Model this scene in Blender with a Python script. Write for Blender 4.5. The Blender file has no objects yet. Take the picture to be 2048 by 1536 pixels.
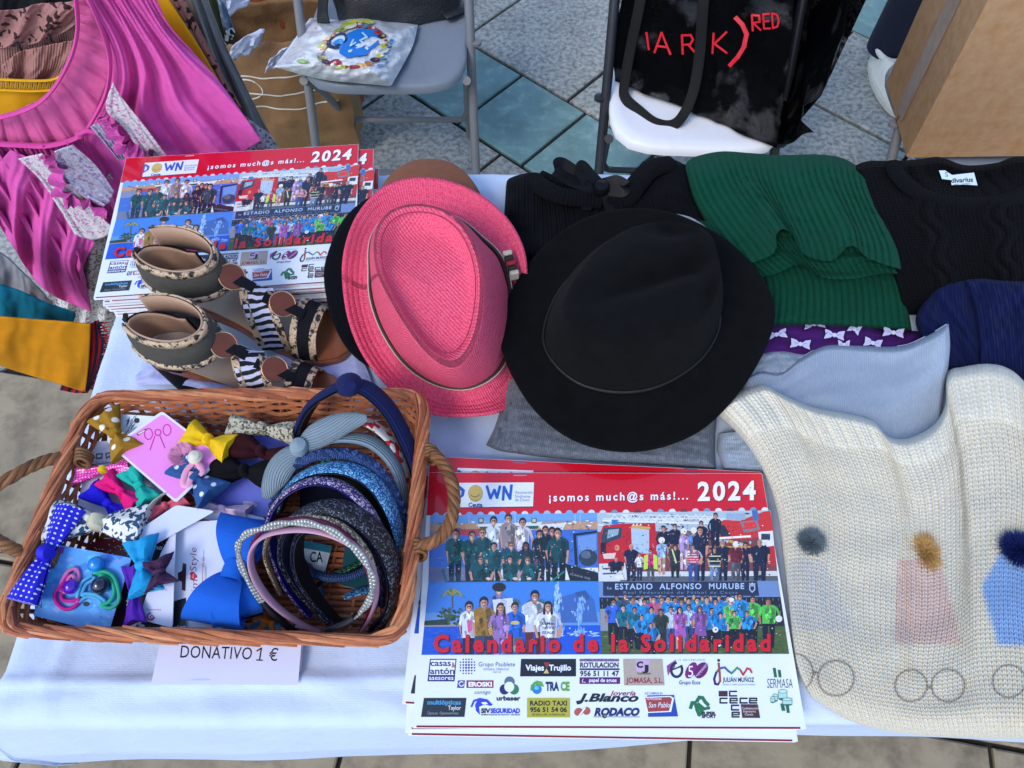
import bpy, math, random
import numpy as np
from mathutils import Vector, Matrix, noise as mnoise
R = math.radians
PI = math.pi
rnd = random.Random(7)
SC = bpy.context.scene
COL = SC.collection

# ---------------------------------------------------------------- camera, sky, sun, exposure
CAM_H, PITCH, FPX = 1.63, R(60.5), 1500.0
cam = bpy.data.cameras.new('camera'); camo = bpy.data.objects.new('camera', cam); COL.objects.link(camo)
camo.location = (0, 0, CAM_H); camo.rotation_euler = (PI/2-PITCH, 0, 0)
cam.sensor_width = 36; cam.lens = 36*FPX/2048; cam.clip_start = .02; cam.clip_end = 500
SC.camera = camo
SUN_EL, SUN_AZ = R(48), R(215)        # azimuth measured clockwise from +y
W = bpy.data.worlds.new('World'); SC.world = W; W.use_nodes = True
_nt = W.node_tree
_sky = _nt.nodes.new('ShaderNodeTexSky'); _sky.sky_type = 'NISHITA'; _sky.sun_disc = False
_sky.sun_elevation = SUN_EL; _sky.sun_rotation = SUN_AZ; _sky.ozone_density = 1.6
_bg = _nt.nodes['Background']; _bg.inputs['Strength'].default_value = .13
_nt.links.new(_sky.outputs[0], _bg.inputs[0])
sun = bpy.data.lights.new('sun', 'SUN'); sun.energy = .65; sun.angle = R(18); sun.color = (1, .95, .88)
suno = bpy.data.objects.new('sun', sun); COL.objects.link(suno)
_d = Vector((math.sin(SUN_AZ)*math.cos(SUN_EL), math.cos(SUN_AZ)*math.cos(SUN_EL), math.sin(SUN_EL)))
suno.rotation_euler = (-_d).to_track_quat('-Z', 'Y').to_euler()
SC.view_settings.view_transform = 'Standard'; SC.view_settings.look = 'None'
SC.view_settings.gamma = 1; SC.view_settings.use_curve_mapping = False
SC.view_settings.exposure = 1.26
SC.cycles.max_bounces = 6

# ---------------------------------------------------------------- where a pixel of the 2048x1536 photo stands in the world
_s, _c = math.sin(PITCH), math.cos(PITCH)
def _ray(px, py):
    a = (px-1024)/FPX; b = -(py-768)/FPX
    return a, _c+b*_s, -_s+b*_c
def P(px, py, z):
    d = _ray(px, py); t = (z-CAM_H)/d[2]
    return Vector((d[0]*t, d[1]*t, z))
def PY(px, py, y):
    d = _ray(px, py); t = y/d[1]
    return Vector((d[0]*t, y, CAM_H+d[2]*t))
def PN(px, py, p0, n):
    d = Vector(_ray(px, py)); o = Vector((0, 0, CAM_H)); n = Vector(n)
    return o+d*((Vector(p0)-o).dot(n)/d.dot(n))
TZ = .742                              # top of the cloth on the table

# ---------------------------------------------------------------- materials
def rgb(r, g, b):                      # sRGB 0..255 -> linear
    f = lambda c: (c/255)/12.92 if c <= 10 else ((c/255+.055)/1.055)**2.4
    return (f(r), f(g), f(b), 1)
_mats = {}
def M(name, col=(128, 128, 128), rough=.7, var=.12, vs=40, bump=None, sheen=0, coat=0, metal=0, spec=.4,
      trans=0, alpha=1, vcol=False, col2=None, pat=None, hole=False):
    """one procedural material; bump = (kind, frequency per metre, strength, distance); pat mixes col2 in"""
    if name in _mats: return _mats[name]
    m = bpy.data.materials.new(name); m.use_nodes = True; _mats[name] = m
    nt = m.node_tree; N = nt.nodes; L = nt.links.new
    bs = N['Principled BSDF']
    bs.inputs['Roughness'].default_value = rough; bs.inputs['Metallic'].default_value = metal
    bs.inputs['Specular IOR Level'].default_value = spec
    bs.inputs['Sheen Weight'].default_value = sheen; bs.inputs['Sheen Roughness'].default_value = .5
    bs.inputs['Coat Weight'].default_value = coat; bs.inputs['Coat Roughness'].default_value = .06
    bs.inputs['Transmission Weight'].default_value = trans; bs.inputs['Alpha'].default_value = alpha
    tc = N.new('ShaderNodeTexCoord')
    def math_(op, a, b=None, c=None):
        n = N.new('ShaderNodeMath'); n.operation = op
        for i, v in enumerate((a, b, c)):
            if v is None: continue
            if isinstance(v, (int, float)): n.inputs[i].default_value = v
            else: L(v, n.inputs[i])
        return n.outputs[0]
    def mix(f, a, b, mode='MIX'):
        n = N.new('ShaderNodeMix'); n.data_type = 'RGBA'; n.blend_type = mode
        for k, v in ((0, f), (6, a), (7, b)):
            if isinstance(v, (int, float)): n.inputs[k].default_value = v
            elif isinstance(v, tuple): n.inputs[k].default_value = v
            else: L(v, n.inputs[k])
        return n.outputs[2]
    def noise(scale, detail=4, co='Object', rough_=.6):
        n = N.new('ShaderNodeTexNoise'); n.inputs['Scale'].default_value = scale
        n.inputs['Detail'].default_value = detail; n.inputs['Roughness'].default_value = rough_
        L(tc.outputs[co], n.inputs['Vector']); return n.outputs['Fac']
    def uv():
        s = N.new('ShaderNodeSeparateXYZ'); L(tc.outputs['UV'], s.inputs[0]); return s.outputs[0], s.outputs[1]
    def ramp(f, lo, hi):
        n = N.new('ShaderNodeMapRange'); n.inputs[1].default_value = lo; n.inputs[2].default_value = hi
        n.clamp = True; L(f, n.inputs[0]); return n.outputs[0]
    m['_'] = 0
    if vcol:
        a = N.new('ShaderNodeVertexColor'); a.layer_name = 'ink'; base = a.outputs[0]
    else:
        base = rgb(*col)
    if col2 is not None and pat:
        kind, fr, lo, hi = pat
        if kind == 'noise': f = ramp(noise(fr, 5), lo, hi)
        elif kind == 'vor':
            v = N.new('ShaderNodeTexVoronoi'); v.inputs['Scale'].default_value = fr; L(tc.outputs['Object'], v.inputs['Vector'])
            f = ramp(v.outputs['Distance'], lo, hi)
        elif kind == 'vorc':
            v = N.new('ShaderNodeTexVoronoi'); v.inputs['Scale'].default_value = fr; L(tc.outputs['Object'], v.inputs['Vector'])
            s = N.new('ShaderNodeSeparateColor'); L(v.outputs['Color'], s.inputs[0]); f = ramp(s.outputs[0], lo, hi)
        elif kind == 'vorcu':
            v = N.new('ShaderNodeTexVoronoi'); v.inputs['Scale'].default_value = fr; L(tc.outputs['UV'], v.inputs['Vector'])
            s = N.new('ShaderNodeSeparateColor'); L(v.outputs['Color'], s.inputs[0]); f = ramp(s.outputs[0], lo, hi)
        elif kind == 'dots':
            u, v = uv()
            fu = math_('SUBTRACT', math_('FRACT', math_('MULTIPLY', u, fr)), .5)
            fv = math_('SUBTRACT', math_('FRACT', math_('MULTIPLY', v, fr)), .5)
            d = math_('SQRT', math_('ADD', math_('MULTIPLY', fu, fu), math_('MULTIPLY', fv, fv)))
            f = math_('SUBTRACT', 1, ramp(d, lo, hi))
        elif kind == 'stripeu':
            u, v = uv(); f = ramp(math_('SINE', math_('MULTIPLY', u, fr*2*PI)), lo, hi)
        elif kind == 'zebra':
            u, v = uv()
            w = math_('MULTIPLY', math_('SUBTRACT', noise(45, 2), .5), 5)
            f = ramp(math_('SINE', math_('ADD', math_('MULTIPLY', u, fr*2*PI), w)), lo, hi)
        if hole: L(math_('SUBTRACT', 1, f), bs.inputs['Alpha'])
        else: base = mix(f, base, rgb(*col2))
    if var > 0:
        v = ramp(noise(vs, 5), .25, .75)
        vv = math_('ADD', math_('MULTIPLY', v, 2*var), 1-var)
        cb = N.new('ShaderNodeCombineColor')
        for k in range(3): L(vv, cb.inputs[k])
        base = mix(1.0, base, cb.outputs[0], 'MULTIPLY')
    if isinstance(base, tuple): bs.inputs['Base Color'].default_value = base
    else: L(base, bs.inputs['Base Color'])
    if sheen:
        bs.inputs['Sheen Tint'].default_value = rgb(*[min(255, int(c*.6+90)) for c in col])
    if bump:
        hs = None
        for (kind, fr, st) in (bump if isinstance(bump, list) else [bump]):
            if kind == 'noise': h = noise(fr, 6)
            elif kind == 'fine': h = noise(fr, 2, rough_=.9)
            elif kind == 'vor':
                v = N.new('ShaderNodeTexVoronoi'); v.inputs['Scale'].default_value = fr; L(tc.outputs['Object'], v.inputs['Vector']); h = v.outputs['Distance']
            elif kind in ('rib', 'ribv'):
                u, v = uv(); q = u if kind == 'rib' else v
                h = math_('ABSOLUTE', math_('SINE', math_('MULTIPLY', q, fr*PI)))
            elif kind == 'weave':
                u, v = uv()
                h = math_('MULTIPLY', math_('SINE', math_('MULTIPLY', u, fr*2*PI)), math_('SINE', math_('MULTIPLY', v, fr*2*PI)))
            elif kind == 'knit':      # columns of V stitches
                u, v = uv()
                fu = math_('SUBTRACT', math_('FRACT', math_('MULTIPLY', u, fr)), .5)
                au = math_('ABSOLUTE', fu)
                ph = math_('ADD', math_('MULTIPLY', v, fr*1.25), math_('MULTIPLY', au, 1.3))
                a = math_('ABSOLUTE', math_('SINE', math_('MULTIPLY', ph, PI)))
                b = math_('SINE', math_('MULTIPLY', au, 2*PI))
                h = math_('ADD', math_('MULTIPLY', a, .5), math_('MULTIPLY', b, .8))
            hh = math_('MULTIPLY', h, st)
            hs = hh if hs is None else math_('ADD', hs, hh)
        b = N.new('ShaderNodeBump'); b.inputs['Strength'].default_value = 1; b.inputs['Distance'].default_value = .001
        L(hs, b.inputs['Height']); L(b.outputs[0], bs.inputs['Normal'])
    return m

# ---------------------------------------------------------------- mesh helpers
class B:
    """collects vertices and faces (with uv in metres and an ink colour per face) for ONE mesh"""
    def __init__(s): s.v = []; s.f = []; s.uv = {}; s.c = []; s.mi = []; s.cur = (1, 1, 1, 1); s.m = 0
    def add(s, vs, fs, uvs=None, col=None):
        o = len(s.v); s.v += [tuple(v) for v in vs]
        for f in fs:
            s.f.append([i+o for i in f]); s.c.append(col or s.cur); s.mi.append(s.m)
        if uvs is not None:
            for i, u in enumerate(uvs): s.uv[o+i] = u
        return o
    def box(s, c, d, rot=None, bev=0):
        x, y, z = d[0]/2, d[1]/2, d[2]/2
        if bev:
            b = bev; vs = []; fs = []
            for zz, k in ((-z, b), (-z+b, 0), (z-b, 0), (z, b)):
                xx, yy = x-k, y-k
                vs += [(-xx+b, -yy, zz), (xx-b, -yy, zz), (xx, -yy+b, zz), (xx, yy-b, zz), (xx-b, yy, zz), (-xx+b, yy, zz), (-xx, yy-b, zz), (-xx, -yy+b, zz)]
            for r in range(3):
                for i in range(8): j = (i+1) % 8; fs.append((r*8+i, r*8+j, r*8+8+j, r*8+8+i))
            fs += [tuple(range(7, -1, -1)), tuple(range(24, 32))]
        else:
            vs = [(-x, -y, -z), (x, -y, -z), (x, y, -z), (-x, y, -z), (-x, -y, z), (x, -y, z), (x, y, z), (-x, y, z)]
            fs = [(3, 2, 1, 0), (4, 5, 6, 7), (0, 1, 5, 4), (1, 2, 6, 5), (2, 3, 7, 6), (3, 0, 4, 7)]
        vs = [Vector(v) for v in vs]
        if rot is not None: vs = [rot @ v for v in vs]
        s.add([v+Vector(c) for v in vs], fs, [(v[0], v[1]) for v in vs])
    def tube(s, pts, r, n=8, closed=False, flat=1.0, cap=True, up=None, twist=0, fr0=None):
        pts = [Vector(p) for p in pts]; k = len(pts)
        rs = r if isinstance(r, (list, tuple)) else [r]*k
        fr = None; vs = []; uv = []; ln = 0
        for i in range(k):
            a = pts[(i-1) % k] if (closed or i > 0) else pts[i]; b = pts[(i+1) % k] if (closed or i < k-1) else pts[i]
            t = (b-a).normalized()
            if up is not None: fr = (Vector(up)-t*Vector(up).dot(t)).normalized()
            elif fr is None:
                fr = Vector(fr0) if fr0 is not None else Vector((0, 0, 1)) if abs(t.z) < .9 else Vector((1, 0, 0)); fr = (fr-t*fr.dot(t)).normalized()
            else: fr = (fr-t*fr.dot(t)).normalized()
            bi = t.cross(fr)
            if i: ln += (pts[i]-pts[i-1]).length
            for j in range(n):
                an = 2*PI*j/n+twist*i
                vs.append(pts[i]+(fr*math.sin(an)*flat+bi*math.cos(an))*rs[i]); uv.append((ln, j/n*2*PI*rs[i]))
        fs = []
        for i in range(k if closed else k-1):
            i2 = (i+1) % k
            for j in range(n):
                j2 = (j+1) % n; fs.append((i*n+j, i*n+j2, i2*n+j2, i2*n+j))
        if cap and not closed: fs += [tuple(range(n-1, -1, -1)), tuple((k-1)*n+j for j in range(n))]
        s.add(vs, fs, uv)
    def ribbon(s, pts, w, th, up=(0, 0, 1), wvec=None):
        """flat strap: width w (number or list) across, thickness th, along pts; wvec = list of width directions"""
        pts = [Vector(p) for p in pts]; k = len(pts); vs = []; uv = []; ln = 0
        for i in range(k):
            t = (pts[min(i+1, k-1)]-pts[max(i-1, 0)]).normalized()
            if wvec is not None:
                wd = Vector(wvec[i] if isinstance(wvec, list) else wvec); wd = (wd-t*wd.dot(t)).normalized()
            else: wd = t.cross(Vector(up)).normalized()
            nn = wd.cross(t).normalized(); ww = w[i] if isinstance(w, list) else w
            if i: ln += (pts[i]-pts[i-1]).length
            for a, b in ((-.5, -.5), (-.5, .5), (.5, .5), (.5, -.5)):
                vs.append(pts[i]+wd*ww*a+nn*th*b); uv.append((ln, ww*a))
        fs = []
        for i in range(k-1):
            for j in range(4):
                j2 = (j+1) % 4; fs.append((i*4+j, i*4+j2, i*4+4+j2, i*4+4+j))
        fs += [(3, 2, 1, 0), ((k-1)*4, (k-1)*4+1, (k-1)*4+2, (k-1)*4+3)]
        s.add(vs, fs, uv)
    def lathe(s, prof, n=32, c=(0, 0, 0), sx=1, sy=1):
        vs = []; fs = []; k = len(prof)
        for (r, z) in prof:
            for j in range(n):
                a = 2*PI*j/n; vs.append((c[0]+r*math.cos(a)*sx, c[1]+r*math.sin(a)*sy, c[2]+z))
        for i in range(k-1):
            for j in range(n):
                j2 = (j+1) % n; fs.append((i*n+j, i*n+j2, i*n+n+j2, i*n+n+j))
        fs += [tuple(range(n-1, -1, -1)), tuple((k-1)*n+j for j in range(n))]
        s.add(vs, fs)
    def prism(s, poly, z0, z1, tf=None):
        """outline (x, y) extruded from z0 to z1, tf maps a local point to the world"""
        n = len(poly); vs = [Vector((p[0], p[1], z0)) for p in poly]+[Vector((p[0], p[1], z1)) for p in poly]
        a = sum(poly[i][0]*poly[(i+1) % n][1]-poly[(i+1) % n][0]*poly[i][1] for i in range(n))
        up = list(range(n, 2*n)); dn = list(range(n-1, -1, -1))
        fs = [up, dn]+[(i, (i+1) % n, n+(i+1) % n, n+i) for i in range(n)]
        if a < 0: fs = [f[::-1] for f in fs]
        if tf: vs2 = [tf(v) for v in vs]
        else: vs2 = vs
        s.add(vs2, fs, [(v[0], v[1]) for v in vs])
    def build(s, name, mat, parent=None, smooth=True, sharp=40, ink=False):
        me = bpy.data.meshes.new(name); me.from_pydata(s.v, [], s.f)
        for m in (mat if isinstance(mat, (list, tuple)) else [mat]): me.materials.append(m)
        nl = len(me.loops); vi = np.zeros(nl, np.int32); me.loops.foreach_get('vertex_index', vi)
        if s.uv:
            ar = np.zeros((len(s.v), 2), np.float32)
            for i, u in s.uv.items(): ar[i] = u[:2]
            me.uv_layers.new(name='UVMap').data.foreach_set('uv', ar[vi].ravel())
        if ink:
            ca = me.color_attributes.new('ink', 'FLOAT_COLOR', 'CORNER')
            arr = np.repeat(np.array(s.c, np.float32), [len(f) for f in s.f], axis=0)
            ca.data.foreach_set('color', arr.ravel())
        if any(s.mi): me.polygons.foreach_set('material_index', s.mi)
        if smooth: me.shade_smooth(); me.set_sharp_from_angle(angle=R(sharp))
        o = bpy.data.objects.new(name, me); COL.objects.link(o)
        if parent is not None: o.parent = parent
        return o
def tag(o, label=None, cat=None, group=None, kind=None):
    if label: o['label'] = label
    if cat: o['category'] = cat
    if group: o['group'] = group
    if kind: o['kind'] = kind
    return o
def thing(name, label, cat, loc=(0, 0, 0), rot=(0, 0, 0), group=None):
    o = bpy.data.objects.new(name, None); COL.objects.link(o); o.location = loc; o.rotation_euler = rot
    o.empty_display_size = .05
    return tag(o, label, cat, group)
def copy_tree(o, label=None, parent=None):
    c = o.copy(); COL.objects.link(c); c.parent = parent
    if label: c['label'] = label
    for ch in list(o.children): copy_tree(ch, None, c)
    return c
def lerp(a, b, t): return a+(b-a)*t
def pl(pts, t):
    """point at fraction t along an open polyline, smoothed with Catmull-Rom"""
    n = len(pts)-1; x = min(max(t, 0), 1)*n; i = min(int(x), n-1); f = x-i
    p0, p1, p2, p3 = pts[max(i-1, 0)], pts[i], pts[i+1], pts[min(i+2, n)]
    return tuple(.5*(2*b+(c-a)*f+(2*a-5*b+4*c-d)*f*f+(3*b-a-3*c+d)*f**3) for a, b, c, d in zip(p0, p1, p2, p3))
def curve(pts, n): return [Vector(pl([tuple(p) for p in pts], i/(n-1))) for i in range(n)]
def even(pts, n=None):
    """resample a px polyline (x, y) to even arc length, smoothed"""
    q = [pl(pts, i/199) for i in range(200)]
    d = [0]
    for a, b in zip(q, q[1:]): d.append(d[-1]+math.dist(a, b))
    def at(t):
        s = t*d[-1]; lo = 0
        while lo < 198 and d[lo+1] < s: lo += 1
        f = (s-d[lo])/max(d[lo+1]-d[lo], 1e-9); return tuple(a+(b-a)*f for a, b in zip(q[lo], q[lo+1]))
    return at
def ns(x, y, z=0): return mnoise.noise((x, y, z))
def sst(a, b, x):
    t = min(max((x-a)/(b-a), 0), 1); return t*t*(3-2*t)

def patch(name, mat, top, right, bottom, left, zf, nu=60, nv=60, parent=None, ptf=P, thick=0, uvs=None, warp=None):
    """cloth whose outline is four px polylines (top & bottom run left to right, left & right run top to bottom);
    zf(u, v) gives the real height (or depth for ptf) of each point"""
    T, Rr, Bo, L = even(top), even(right), even(bottom), even(left)
    c00, c10, c01, c11 = T(0), T(1), Bo(0), Bo(1)
    Tc = [T(i/nu) for i in range(nu+1)]; Bc = [Bo(i/nu) for i in range(nu+1)]
    Lc = [L(j/nv) for j in range(nv+1)]; Rc = [Rr(j/nv) for j in range(nv+1)]
    b = B(); vs = []
    for j in range(nv+1):
        v = j/nv
        for i in range(nu+1):
            u = i/nu
            q = [(1-v)*Tc[i][k]+v*Bc[i][k]+(1-u)*Lc[j][k]+u*Rc[j][k]
                 -((1-u)*(1-v)*c00[k]+u*(1-v)*c10[k]+(1-u)*v*c01[k]+u*v*c11[k]) for k in (0, 1)]
            if warp: q = warp(u, v, q)
            vs.append(ptf(q[0], q[1], zf(u, v)))
    w = sum((vs[i+1]-vs[i]).length for i in range((nv//2)*(nu+1), (nv//2)*(nu+1)+nu))
    h = sum((vs[(j+1)*(nu+1)+nu//2]-vs[j*(nu+1)+nu//2]).length for j in range(nv))
    uv = [(i/nu*w, (1-j/nv)*h) for j in range(nv+1) for i in range(nu+1)]
    fs = [(j*(nu+1)+i, (j+1)*(nu+1)+i, (j+1)*(nu+1)+i+1, j*(nu+1)+i+1) for j in range(nv) for i in range(nu)]
    b.add(vs, fs, uv)
    o = b.build(name, mat, parent, sharp=180)
    if thick:
        m = o.modifiers.new('thickness', 'SOLIDIFY'); m.thickness = thick; m.offset = -1
    return o
def dome(h, e=.08, z0=TZ, wob=.004, fr=4, sd=0, edges=(1, 1, 1, 1), p=.5):
    """height of a folded pile: flat top h above z0 that rounds down to z0 at its edges (top, right, bottom, left)"""
    def f(u, v):
        d = 1
        for k, x in zip(edges, (v, 1-u, 1-v, u)):
            if k: d = min(d, x/(e*k))
        d = max(d, 0); r = (1-(1-min(d, 1))**2)**p
        return z0+.002+(h-.002)*r+wob*ns(u*fr+sd, v*fr+sd*1.7)*min(d, 1)
    return f
# ================================================================ ground
granite = M('granite', (166, 168, 162), .75, var=.18, vs=7, col2=(106, 110, 108), pat=('noise', 66, .40, .66), bump=[('noise', 160, .5), ('noise', 25, .6)], spec=.35)
slate = M('slate', (104, 136, 136), .6, var=.25, vs=9, col2=(134, 166, 160), pat=('noise', 22, .5, .75), bump=[('noise', 45, .9)], spec=.4)
rough_stone = M('rough_stone', (150, 138, 116), .85, var=.16, vs=5, col2=(112, 102, 86), pat=('noise', 14, .45, .7), bump=[('noise', 60, 1.2), ('noise', 9, 1.5)], spec=.3)
joint_dirt = M('joint_dirt', (38, 34, 28), .95, var=.3, vs=60, bump=('noise', 200, .6))
def make_ground():
    b = B()
    b.m = 3; b.add([(-60, -60, -.012), (60, -60, -.012), (60, 60, -.012), (-60, 60, -.012)], [(0, 1, 2, 3)])
    d = Vector((.743, -.669)); n = Vector((.669, .743)); r = random.Random(3)
    def slab(a0, a1, n0, n1, g=.006):
        a0 += g; a1 -= g; n0 += g; n1 -= g; k = .004; dz = r.uniform(-.0012, .0012)
        vs = []
        for z, e in ((-.014, 0), (-k+dz, 0), (dz, k)):
            for aa, nn in ((a0+e, n0+e), (a1-e, n0+e), (a1-e, n1-e), (a0+e, n1-e)):
                q = d*(-aa)*-1+n*nn if False else d*aa+n*nn
                vs.append((q.x, q.y, z))
        fs = []
        for q in (0, 4):
            for i in range(4): fs.append((q+i, q+(i+1) % 4, q+4+(i+1) % 4, q+4+i))
        fs.append((8, 9, 10, 11)); b.add(vs, fs, [(v[0], v[1]) for v in vs])
    rows = [(-.52, .0, 0), (0, .47, 0), (.47, .78, 1), (.78, 1.262, 0), (1.262, 1.572, 1), (1.572, 2.088, 0), (2.088, 2.493, 0), (2.493, 2.80, 1), (2.80, 3.3, 0), (3.3, 3.8, 0), (3.8, 4.1, 1), (4.1, 4.6, 0), (4.6, 5.1, 0)]
    for ri, (n0, n1, sl) in enumerate(rows):
        st = .268 if sl else .46; off = -1.10 if sl else (-1.18 if ri % 2 else -1.14)
        b.m = 1 if sl else 0
        for k in range(-16, 17):
            a0 = off+k*st; q = d*(a0+st/2)+n*((n0+n1)/2)
            if q.y < 1.02 or q.y > 5 or abs(q.x) > 3.4: continue
            slab(a0, a0+st, n0, n1)
    # rougher paving on the near side of the stall
    b.m = 2; d, n = Vector((.985, -.174)), Vector((.174, .985)); y = -.95
    while y < 1.15:
        h = r.uniform(.36, .46); x = -2.4+r.uniform(0, .3)
        while x < 2.4:
            w = r.uniform(.42, .7)
            q = d*(x+w/2)+n*(y+h/2)
            if q.y < 1.04: slab(x, x+w, y, y+h, .005)
            x += w
        y += h
    return b.build('ground', [granite, slate, rough_stone, joint_dirt], smooth=False)
tag(make_ground(), kind='structure')

# ================================================================ table and cloth
TX0, TX1, TY0, TY1 = -.556, 1.02, .092, .882
steel = M('grey_steel', (120, 122, 128), .38, var=.08, metal=.6, vs=20)
plastic_w = M('white_plastic', (225, 228, 235), .45, var=.03, bump=('noise', 700, .12))
t = thing('folding_table', 'white folding trestle table under the white cloth', 'table', ((TX0+TX1)/2, (TY0+TY1)/2, 0))
b = B(); b.box((0, 0, .72), (TX1-TX0-.01, TY1-TY0-.01, .036), bev=.008); b.build('table_top', plastic_w, t)
for sx in (-1, 1):
    for sy in (-1, 1):
        b = B(); b.tube([(sx*.62, sy*.28, .702), (sx*.62, sy*.30, .0)], .0125, 10); b.build('leg', steel, t)
cloth_w = M('white_cotton', (190, 205, 230), .9, var=.05, vs=9, bump=[('ribv', 420, .07), ('fine', 1400, .10), ('noise', 70, .9), ('noise', 18, 2.0)], spec=.2, sheen=.15)
def make_cloth():
    drop_f, drop_s, drop_b, rad = .20, .24, .16, .014
    def fold(c, lo, hi, dlo, dhi):
        if c < lo: e = lo-c; sgn = -1; edge = lo
        elif c > hi: e = c-hi; sgn = 1; edge = hi
        else: return c, 0
        a = e/rad
        if a < PI/2: return edge+sgn*rad*math.sin(a), -rad*(1-math.cos(a))
        return edge+sgn*(rad+.02*(e-rad*PI/2)), -rad-(e-rad*PI/2)
    nx, ny = 240, 190; vs = []; uv = []
    for j in range(ny+1):
        c2 = lerp(TY0-drop_f, TY1+drop_b, j/ny)
        for i in range(nx+1):
            c1 = lerp(TX0-drop_s, TX1+.2, i/nx)
            df = drop_f
            cc2 = c2
            x, dz1 = fold(c1, TX0, TX1, 0, 0); y, dz2 = fold(cc2, TY0, TY1, 0, 0)
            z = TZ+min(dz1, dz2)
            hang = min(1, max(0, -min(dz1, dz2)/.1))
            if c2 < TY0:          # front drop: loose waves, fuller near the left corner
                fl = sst(.35, -.35, c1)
                y -= hang*(-.004+.026*fl+.004*math.sin(c1*9+1)+.006*ns(c1*5, 3))
            if c1 < TX0: x -= hang*(.02+.015*math.sin(c2*23))
            wr = .0022*ns(c1*7, c2*7, 1)+.0022*ns(c1*18+c2*6, c2*9, 5)+.0012*ns(c1*40, c2*26, 9)
            for yy, am, sd in ((TY0+.03, .0030, 2), (TY0+.085, .0022, 7), (.47, .0022, 11)):   # ironed-in creases
                q = (c2-yy-.006*ns(c1*6, sd))/.006; wr += 1.5*am*math.exp(-q*q)*sst(-.05, .3, ns(c1*3, sd)+.4)
            for x0, y0, an, ln_, am in ((-.40, .115, .12, .16, .0045), (-.22, .12, -.22, .10, .004), (-.05, .10, .35, .06, .004), (.40, .10, -.15, .12, .004), (-.50, .16, 1.2, .09, .005), (-.54, .30, 1.45, .12, .004), (.0, .40, .1, .14, .003), (-.1, .85, .05, .2, .003)):
                a = (c1-x0)*math.cos(an)+(c2-y0)*math.sin(an); q = (-(c1-x0)*math.sin(an)+(c2-y0)*math.cos(an))/.011; wr += am*math.exp(-q*q-(a/ln_)**4)
            for yy, am, w_ in ((.128, .0034, .0035), (.60, .0024, .004)):
                q = (c2-yy-.010*ns(c1*3, 4)-.012*c1)/w_; wr += am*math.exp(-abs(q))
            q = (c1+.505)/.008; wr += .003*math.exp(-q*q)
            vs.append((x, y, z+max(wr, -.003)+.003)); uv.append((c1, c2))
    fs = [(j*(nx+1)+i, j*(nx+1)+i+1, (j+1)*(nx+1)+i+1, (j+1)*(nx+1)+i) for j in range(ny) for i in range(nx)]
    b = B(); b.add(vs, fs, uv); o = b.build('tablecloth', cloth_w, sharp=180)
    m = o.modifiers.new('thickness', 'SOLIDIFY'); m.thickness = .0012; m.offset = -1
    return o
tag(make_cloth(), 'white cotton cloth spread over the folding table and hanging off its front', 'tablecloth')
TZ = .7465
# ================================================================ printing: flat inked shapes, later ones on top
_tc = {}
def glyphs(txt, bold=0.0, space=1.0, shear=0.0):
    k = (txt, bold, space, shear)
    if k in _tc: return _tc[k]
    cu = bpy.data.curves.new('lettering', 'FONT'); cu.body = txt; cu.size = 1; cu.offset = bold
    cu.space_character = space; cu.shear = shear; cu.resolution_u = 3
    o = bpy.data.objects.new('lettering', cu); COL.objects.link(o)
    me = o.evaluated_get(bpy.context.evaluated_depsgraph_get()).to_mesh()
    v = [tuple(x.co)[:2] for x in me.vertices]; f = [tuple(p.vertices) for p in me.polygons]
    # glyph faces may point down: turn them all up
    f2 = []
    for p in f:
        a = sum(v[p[i]][0]*v[p[(i+1) % len(p)]][1]-v[p[(i+1) % len(p)]][0]*v[p[i]][1] for i in range(len(p)))
        f2.append(p if a > 0 else p[::-1])
    bpy.data.objects.remove(o); bpy.data.curves.remove(cu)
    xs = [q[0] for q in v] or [0, 1]
    _tc[k] = (v, f2, min(xs), max(xs)); return _tc[k]
def capheight():
    v = glyphs('H')[0]; return max(q[1] for q in v)
CAPH = capheight()
STEP = .000022
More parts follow.
